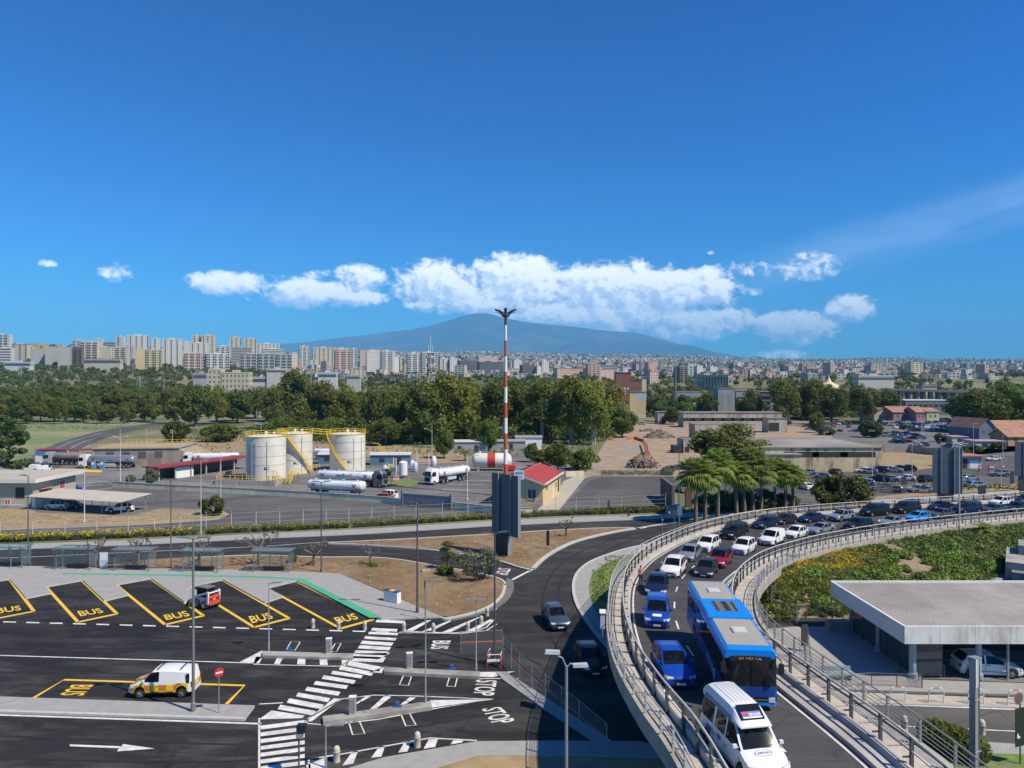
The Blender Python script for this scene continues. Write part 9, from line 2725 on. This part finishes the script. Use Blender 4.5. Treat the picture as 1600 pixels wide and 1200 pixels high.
  # housing estates on the hill
FACADE={}
def facade(rgb):
 k='facade_%d_%d_%d'%tuple(int(c*100)for c in rgb)
 return mat(k,rgb,.85,var=.08,scale=.08)
WIN=mat('far_window',(.10,.105,.11),.3)
def apartment(label,x0,x1,yt,yb,Y,col,nf=8,style='win',depth=14,yaw=.35,group=None,roof=None):
 """apartment block filling the photo columns x0..x1 and rows yt..yb at distance Y"""
 s=F/Y;Wt=(x1-x0)/s
 depth=min(depth,Wt*.55/max(.2,math.sin(abs(yaw))+.001))if yaw else depth
 w=max(3.0,(Wt-depth*math.sin(abs(yaw)))/math.cos(yaw))
 zb=CH-(yb-HZ)/s;H=(yb-yt)/s
 zg=terrain((x0+x1-1600)/2/s,Y)
 if zg<zb-1 and nf>1:nf=max(nf,round(nf*(H+zb-zg)/H));H+=zb-zg;zb=zg
 # front-left corner; with a positive turn the shaded left flank shows
 xl=(x0-800)/s+(depth*math.sin(yaw)if yaw>0 else 0)
 t=thing('apartment_block',label,'apartment block',(xl,Y,zb),yaw,group)
 b=MB();b.bb(0,w,0,depth,-26,H);b.build('wall',facade(col),t)
 b=MB();b.bb(-.2,w+.2,-.2,.3,H+.003,H+1.0);b.bb(-.2,w+.2,depth-.3,depth+.2,H+.003,H+1.0);b.bb(-.2,.3,.3,depth-.3,H+.003,H+1.0);b.bb(w-.3,w+.2,.3,depth-.3,H+.003,H+1.0)
 b.build('parapet',facade(tuple(min(.7,c*1.1)for c in col))if not roof else roof,t)
 b=MB();b.bb(w*.35,w*.6,depth*.3,depth*.7,H,H+3.2);b.build('stair_head',facade(col),t)
 b=MB()
 for k in range(3):xa=w*(.15+.33*k);b.bb(xa,xa+.25,depth*.4,depth*.4+.25,H,H+3+(x0*7+k*5)%6)
 if w>12:b.build('aerial',STEELG,t)
 fh=H/nf;wi=MB();ba=MB();dk=MB()
 nc=max(2,int(w/3.6));cw=w/nc
 for f in range(nf):
  z=f*fh+fh*.3
  for c in range(nc):
   x=c*cw
   if style in('win','bay')or(style=='balc' and c%3==2):wi.bb(x+cw*.34,x+cw*.66,-.10,-.003,z,z+fh*.40)
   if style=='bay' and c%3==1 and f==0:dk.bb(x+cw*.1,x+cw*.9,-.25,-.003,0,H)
   if style=='balc' and c%3!=2:
    ba.bb(x+.1,x+cw-.02,-1.3,-.003,f*fh+.1,f*fh+1.2);wi.bb(x+cw*.1,x+cw*.9,-.10,-.003,f*fh+1.25,f*fh+fh*.92)
   if style=='strip':pass
  if style=='strip':wi.bb(.4,w-.4,-.12,-.003,z,z+fh*.5)
  for c in range(max(1,int(depth/4))):
   y=(c+.5)*depth/max(1,int(depth/4));wi.bb(-.10,-.003,y-.7,y+.7,z,z+fh*.45);wi.bb(w+.003,w+.10,y-.7,y+.7,z,z+fh*.45)
 if wi.f:wi.build('windows',WIN,t,kind='stuff')
 if ba.f:ba.build('balconies',facade(tuple(min(.7,c*1.12)for c in col)),t,kind='stuff')
 if dk.f:dk.build('shade_strip',facade(tuple(c*.32 for c in col)),t)  # raised strips in darkened wall colour paint the shade of a slot
 return t
Wt_,Cr_,Gr_,Ye_,Pk_,Br_=(.66,.63,.56),(.62,.54,.40),(.42,.40,.36),(.60,.49,.27),(.62,.44,.35),(.19,.12,.10)
AP=[(-20,12,523,560,1650,Wt_,9,'balc','white balconied tower at the left edge of the skyline'),(-10,15,544,577,1400,Wt_,8,'strip','white strip windowed block below the leftmost tower'),(16,40,538,565,1560,Cr_,7,'bay','cream block with red roof beside the leftmost tower'),(38,50,541,562,1600,Ye_,6,'bay','narrow yellow block behind the grey slabs'),(50,70,539,560,1650,Ye_,6,'bay','yellow block rising behind the grey slabs'),(46,69,547,570,1400,Gr_,6,'slab','grey windowless slab, left one of three'),(67,90,544,570,1390,Gr_,6,'slab','grey windowless slab, middle one of three'),(87,106,543,570,1370,Gr_,6,'slab','grey windowless slab, right one of three'),(104,126,544,569,1420,Br_,7,'balc','dark brown balconied block right of the grey slabs'),(112,128,532,548,1700,Wt_,6,'balc','white block behind the dark brown one'),(124,150,535,568,1430,Cr_,9,'balc','long cream block, left section'),(150,172,543,567,1440,Cr_,7,'win','long cream block, middle section'),(170,197,543,566,1450,Cr_,7,'balc','long cream block, right section'),(144,158,530,545,1750,Wt_,5,'win','pale square block on the skyline above the long cream block'),(160,182,535,546,1720,Gr_,4,'strip','pale grey low block on the skyline'),(179,192,526,560,1620,Wt_,11,'bay','white round cornered tower, left of a twin'),(196,227,524,562,1600,Wt_,12,'bay','large white tower with dark central slot and aerials'),(208,228,546,572,1330,Ye_,8,'slab','yellow block with dark left flank'),(222,248,547,573,1300,Ye_,7,'balc','yellow balconied block before the white towers'),(234,248,529,560,1620,Wt_,10,'bay','white narrow tower between the two large white towers'),(250,280,530,566,1500,Wt_,12,'bay','large white curved tower with dark slot and crane like aerial'),(284,296,534,553,1650,Wt_,7,'win','small white block right of the curved tower'),(297,313,524,545,1950,Cr_,8,'bay','cream tower, left of the skyline pair'),(312,334,524,550,1950,Cr_,9,'bay','cream tower with dark stripes, right of the skyline pair'),(293,322,536,556,1600,Wt_,8,'bay','white striped block before the skyline pair'),(283,318,552,569,1350,Pk_,4,'balc','long low pinkish white block, left part'),(318,354,553,569,1360,Wt_,4,'balc','long low white block, right part with balconies'),(335,356,541,555,1700,Wt_,5,'balc','white low block with balconies above the long low block'),(356,375,527,545,2000,Cr_,8,'bay','cream tower standing alone on the skyline'),(379,398,529,546,2050,Cr_,7,'bay','cream and grey tower right of the lone skyline tower'),(358,388,543,556,1650,Gr_,5,'strip','grey strip windowed block below the skyline towers'),(372,400,553,570,1450,Gr_,4,'balc','grey balconied row, left section'),(400,428,553,572,1460,Gr_,4,'balc','grey balconied row, middle section'),(428,455,554,572,1470,Gr_,4,'balc','grey balconied row, right section'),(452,464,552,572,1400,Cr_,6,'slab','cream narrow end block of the grey row'),(398,433,537,548,2100,Wt_,5,'bay','white long row on the skyline'),(405,440,545,555,1750,Wt_,4,'strip','white terraced row below the skyline row'),(464,482,541,556,1800,Wt_,7,'balc','white balconied block above the cream villas'),(486,520,543,558,1900,Cr_,6,'bay','long cream row before the volcano slope, left section'),(520,545,544,558,1950,Cr_,6,'bay','long cream row before the volcano slope, right section'),(519,546,547,575,1300,Pk_,10,'balc','pink tower with dark left flank'),(545,558,545,560,1900,Wt_,6,'balc','white block right of the pink tower'),(569,591,549,573,1400,Wt_,9,'win','white tower right of the pink tower'),(592,616,549,580,1300,Wt_,10,'balc','white tower with dark left flank, left of a close pair'),(610,623,560,580,1310,Wt_,7,'slab','plain white low wing of the close pair'),(622,628,559,572,1500,Ye_,5,'slab','narrow yellow block behind the white pair'),(633,657,552,580,1320,Wt_,10,'balc','white tower left of the lattice tower'),(655,683,551,584,1280,Wt_,11,'balc','white tower right behind the lattice tower'),(684,700,560,580,1350,Wt_,8,'bay','white block right of the lattice tower'),(699,714,560,580,1350,Wt_,8,'win','white narrow block right of its twin'),(714,746,564,580,1400,(.16,.165,.17),6,'strip','dark grey office block'),(745,782,566,582,1350,(.14,.145,.15),6,'strip','dark grey office block next to the striped mast'),(560,605,547,553,2400,Pk_,3,'win','long low pinkish row above the white towers'),(812,836,571,590,1250,(.14,.15,.15),6,'strip','dark slab right of the striped mast'),(835,846,573,587,1250,Wt_,6,'slab','white end of the dark slab'),(843,858,565,585,1300,Wt_,8,'win','white tower block above the eucalyptus crowns'),(866,912,576,590,1150,Pk_,3,'win','long pinkish row with red roof, left section'),(912,962,577,591,1150,Pk_,3,'win','long pinkish row with red roof, right section'),(935,966,571,582,1250,(.36,.40,.43),4,'strip','blue grey office with red roof'),(918,936,570,580,1400,Wt_,4,'win','white block left of the blue grey office'),(1056,1076,573,586,1050,(.22,.17,.15),4,'balc','brown red balconied block among the far trees'),(1085,1099,572,584,1300,Wt_,6,'win','pale block right of the brown red one'),(1106,1122,574,584,1350,Wt_,4,'win','pale pair of blocks above the viaduct'),(1222,1240,571,583,1500,(.45,.30,.2),5,'balc','orange brown block in the old town'),(1168,1176,578,586,1200,Cr_,3,'slab','small bright cream block beyond the wood'),(1150,1160,567,574,2600,Wt_,4,'win','white distant block on the plain'),(1192,1212,582,590,1150,(.42,.33,.27),4,'balc','pinkish block beyond the dark wood'),(1256,1280,584,594,1050,(.34,.34,.36),4,'balc','grey balconied block left of the marquee'),(1010,1030,580,588,1000,Pk_,2,'win','small house with orange roof among dark trees'),(745,778,558,566,1900,Pk_,4,'win','pinkish terrace above the dark offices'),(800,815,563,572,1800,Wt_,5,'win','white block behind the dark slab')]
for(x0,x1,yt,yb,Y,col,nf,st,lab)in AP:
 yw=.36 if x0>180 else(.30 if st=='slab' else.12)
 apartment(lab,x0,x1,yt,yb,Y,col,nf,st,yaw=yw,roof=TERRA if('red roof' in lab or 'orange roof' in lab or 'red balconied' in lab)else None)
 # cream institute with square windows above the roadside trees
p0,p1=at(324,598,760),at(346,598,760)
for(x0,x1,yt,n,lab)in((324,345,578,3,'cream institute block with square windows, three storey part'),(345,388,583,2,'cream institute block with square windows, long low part')):
 apartment(lab,x0,x1,yt,600,720,(.58,.50,.34),n,'win',yaw=.05,depth=12)
for(x0,x1,yt,yb,col,lab)in((392,425,590,600,(.58,.52,.48),'pale pinkish sheds left of the tall tree'),(495,525,583,592,(.56,.55,.5),'white low sheds among the far trees'),(540,562,587,594,(.45,.42,.36),'brown roofed sheds beside the motorway'),(415,445,578,583,(.56,.5,.45),'pale low buildings above the pinkish sheds'),(300,322,584,594,(.40,.40,.38),'low grey sheds left of the cream institute'),(5,45,566,574,(.55,.56,.55),'long white wall below the leftmost blocks'),(130,185,561,570,(.55,.47,.35),'cream low building with red roofs under the long cream block'),(1340,1400,588,596,(.5,.46,.42),'pale low buildings before the railway viaduct'),(1440,1465,602,608,(.5,.4,.32),'low red roofed sheds above the hangar')):
 apartment(lab,x0,x1,yt,yb,800 if x0>250 else 1250,col,1,'strip',yaw=.1,depth=12,roof=TERRA if 'red' in lab else None)
 # the wide city below the volcano, too far to tell its houses apart
def far_city():
 r=random.Random(2024)
 pal=[(.62,.58,.50),(.58,.48,.36),(.54,.36,.27),(.44,.40,.35),(.62,.50,.33),(.34,.32,.30)]
 mats=[facade(c)for c in pal]+[TERRA,mat('far_flat_roof',(.40,.37,.34),.9),WIN]
 b=MB()
 def house(x,y,w,d,h,z):
  a=r.uniform(-.5,.7);R=Matrix.Rotation(a,3,'Z');mi=r.choices(range(6),(5,4,3,2,2,1))[0]
  base=[R@Vector((sx*w/2,sy*d/2,0))for sx,sy in((-1,-1),(1,-1),(1,1),(-1,1))]
  lo=[(p.x+x,p.y+y,z-8)for p in base];hi=[(p.x+x,p.y+y,z+h)for p in base]
  b.add(lo+hi,[(0,1,5,4),(1,2,6,5),(2,3,7,6),(3,0,4,7)],mi)
  b.add(hi,[(0,1,2,3)],6 if r.random()<.48 else 7)
  # rows of openings on the two sides that face south
  if y<4200:
   nfl=max(1,int(h/3.4))
   for f in range(nfl):
    zz=z+(f+.35)*h/nfl;hh=h/nfl*.42
    for(i,j)in((0,1),(1,2)):
     A_,B_=Vector(hi[i]),Vector(hi[j]);nn=(B_-A_).normalized().cross(Vector((0,0,1)))*.12
     for q in range(max(1,int((B_-A_).length/6))):
      k=max(1,int((B_-A_).length/6));p0=A_.lerp(B_,(q+.25)/k);p1=A_.lerp(B_,(q+.72)/k)
      b.add([(p0.x+nn.x,p0.y+nn.y,zz),(p1.x+nn.x,p1.y+nn.y,zz),(p1.x+nn.x,p1.y+nn.y,zz+hh),(p0.x+nn.x,p0.y+nn.y,zz+hh)],[(0,1,2,3)],8)
 n=0
 for i in range(15000):
  a=r.uniform(430,1680);y=1150+8500*r.random()**.95;x=(a-800)/F*y
  dens=noise.noise(Vector((x*.0011,y*.0009,0)))+.35*noise.noise(Vector((x*.004,y*.004,3)))
  if y>7600:dens-=(y-7600)*.00012
  if a<560 and y<2600:dens-=.3
  if y<1500 and a>1000:dens-=.2
  if dens<-.16:continue
  big=r.random()
  h=r.uniform(4,9)if big<.72 else(r.uniform(9,15)if big<.97 else r.uniform(18,30))
  if y>6000:h*=.7
  house(x,y,r.uniform(9,24),r.uniform(9,18),h,terrain(x,y));n+=1
 for i in range(2200):
  a=r.uniform(-60,520);y=r.uniform(1500,3900);x=(a-800)/F*y
  if noise.noise(Vector((x*.003,y*.003,6)))<-.15:continue
  house(x,y,r.uniform(10,26),r.uniform(9,16),r.uniform(6,15),terrain(x,y));n+=1
 b.build('city_houses',mats,kind='stuff')
far_city()
# the worker beside the queue
def make_person():
 p,d=deck_find(1001,915)
 nodes={'pelvis':(0,0,.95,.145,.105),'waist':(0,0,1.10,.135,.10),'chest':(0,.01,1.30,.165,.115),'shoulders':(0,.0,1.43,.12,.085),'neck':(0,.01,1.52,.055,.055),'jaw':(0,.03,1.585,.066,.075),'head':(0,.02,1.66,.082,.098),'crown':(0,.01,1.735,.058,.070),'hipL':(.10,0,.88,.098,.098),'kneeL':(.12,.06,.50,.062,.066),'ankleL':(.12,-.03,.10,.043,.048),'heelL':(.12,-.04,.05,.042,.042),'toeL':(.13,.15,.035,.040,.030),'hipR':(-.10,0,.88,.098,.098),'kneeR':(-.12,-.02,.49,.062,.066),'ankleR':(-.12,-.16,.10,.043,.048),'heelR':(-.12,-.18,.05,.042,.042),'toeR':(-.13,.01,.035,.040,.030),'shL':(.19,0,1.42,.068,.062),'elL':(.25,-.03,1.15,.044,.044),'wrL':(.27,.09,.93,.031,.027),'pmL':(.275,.12,.87,.036,.022),'shR':(-.19,0,1.42,.068,.062),'elR':(-.24,-.06,1.16,.044,.044),'wrR':(-.23,.10,.98,.031,.027),'pmR':(-.225,.14,.93,.036,.022)}
 edges=[('pelvis','waist'),('waist','chest'),('chest','shoulders'),('shoulders','neck'),('neck','jaw'),('jaw','head'),('head','crown')]
 for s in 'LR':
  edges+=[('pelvis','hip'+s),('hip'+s,'knee'+s),('knee'+s,'ankle'+s),('ankle'+s,'heel'+s),('ankle'+s,'toe'+s),('shoulders','sh'+s),('sh'+s,'el'+s),('el'+s,'wr'+s),('wr'+s,'pm'+s)]
  sx=1 if s=='L' else-1
  bx,by,bz=nodes['pm'+s][:3]
  for k,ln in enumerate((.060,.070,.066,.052)):
   o=(k-1.5)*.018
   nodes['f%d%s'%(k,s)]=(bx+sx*.004,by+.01+o,bz-.045,.0095,.0095)
   nodes['g%d%s'%(k,s)]=(bx-sx*.012,by+.016+o,bz-.045-ln,.008,.008)
   edges+=[('pm'+s,'f%d%s'%(k,s)),('f%d%s'%(k,s),'g%d%s'%(k,s))]
  nodes['t'+s]=(bx-sx*.01,by+.055,bz-.015,.010,.010);nodes['u'+s]=(bx-sx*.02,by+.068,bz-.055,.0085,.0085)
  edges+=[('wr'+s,'t'+s),('t'+s,'u'+s)]
 names=list(nodes)
 me=bpy.data.meshes.new('skeleton');me.from_pydata([nodes[n][:3]for n in names],[(names.index(a),names.index(b))for a,b in edges],[])
 ob=bpy.data.objects.new('skeleton',me);COL.objects.link(ob)
 ob.modifiers.new('skin','SKIN')
 for i,n in enumerate(names):
  me.skin_vertices[0].data[i].radius=nodes[n][3:5];me.skin_vertices[0].data[i].use_root=(n=='pelvis')
 su=ob.modifiers.new('sub','SUBSURF');su.levels=1;su.render_levels=1
 dg=bpy.context.evaluated_depsgraph_get();dg.update()
 body=bpy.data.meshes.new_from_object(ob.evaluated_get(dg))
 bpy.data.objects.remove(ob)
 SKIN=mat('skin',(.42,.24,.16),.55);HAIR=mat('hair_dark',(.025,.02,.017),.7);TROU=mat('trousers_navy',(.025,.028,.045),.85);VEST=mat('vest_orange',(.62,.15,.03),.7);BOOT=mat('boots',(.03,.027,.025),.7);SHIRT=mat('shirt_orange',(.50,.13,.04),.75)
 body.materials.clear()
 for m in(SKIN,SHIRT,TROU,BOOT):body.materials.append(m)
 vest=MB();trou=MB()
 for f in body.polygons:
  c=f.center
  f.use_smooth=True
  arm=abs(c.x)>.205 and c.z>.75
  f.material_index=0 if(c.z>1.50 or(arm and c.z<1.22))else(1 if c.z>1.0 or arm else(3 if c.z<.13 else 2))
  if 1.0<c.z<1.48 and abs(c.x)<.175:vest.add([body.vertices[i].co+body.vertices[i].normal*.014 for i in f.vertices],[tuple(range(len(f.vertices)))])
 t=thing('person','person in an orange vest and dark trousers walking beside the barrier past the white crossover','person',p,math.atan2(d.y,d.x)-PI/2+.5)
 bo=link('body',body,t)
 weld(vest);vest.build('vest',VEST,t,smooth=True)
 b=MB()
 b.ball((0,.0,1.695),(.088,.103,.085),14,8);b.v=[(x,y-(.012 if z<1.70 else 0),max(z,1.655+max(0,y)*.55))for x,y,z in b.v];b.build('hair',HAIR,t,smooth=True)
 b=MB()
 for s in(1,-1):b.ball((s*.032,.112,1.668),(.011,.007,.008),8,5)
 b.build('eyes',mat('eye_dark',(.03,.025,.02),.3),t)
 b=MB();b.add([(-.012,.112,1.625),(.012,.112,1.625),(0,.138,1.63),(0,.113,1.672)],[(0,2,3),(2,1,3),(0,1,2)]);b.build('nose',SKIN,t)
 b=MB();b.box((0,.100,1.598),(.046,.012,.009));b.build('mouth',mat('lips',(.30,.12,.10),.5),t)
 for s in(1,-1):
  b=MB();b.ball((s*.085,.015,1.655),(.010,.022,.032),7,5);b.build('ear',SKIN,t)
 for h in(1.12,1.30):
  b=MB();n=20
  b.lathe([(.001,0),(.001,.001)],n=3)if False else None
  pts=[(math.cos(2*PI*k/n)*(.158 if h<1.2 else.186),math.sin(2*PI*k/n)*(.122 if h<1.2 else.136)+.008,h)for k in range(n+1)]
  vs=pts+[(q[0],q[1],q[2]+.045)for q in pts];m_=n+1
  b.add(vs,[(k,k+1,m_+k+1,m_+k)for k in range(n)]);b.build('reflective_strip',mat('strip_silver',(.6,.6,.58),.4),t)
make_person()
# flat concrete blocks and small finish
for(px,py,lab)in((666,893,'flat pale stone slab lying in the soil bed'),):
 t=thing('stone_slab',lab,'slab',G(px,py,.16),.3);b=MB();b.bb(-.5,.5,-.3,.3,0,.22);b.build('slab',CONC,t)
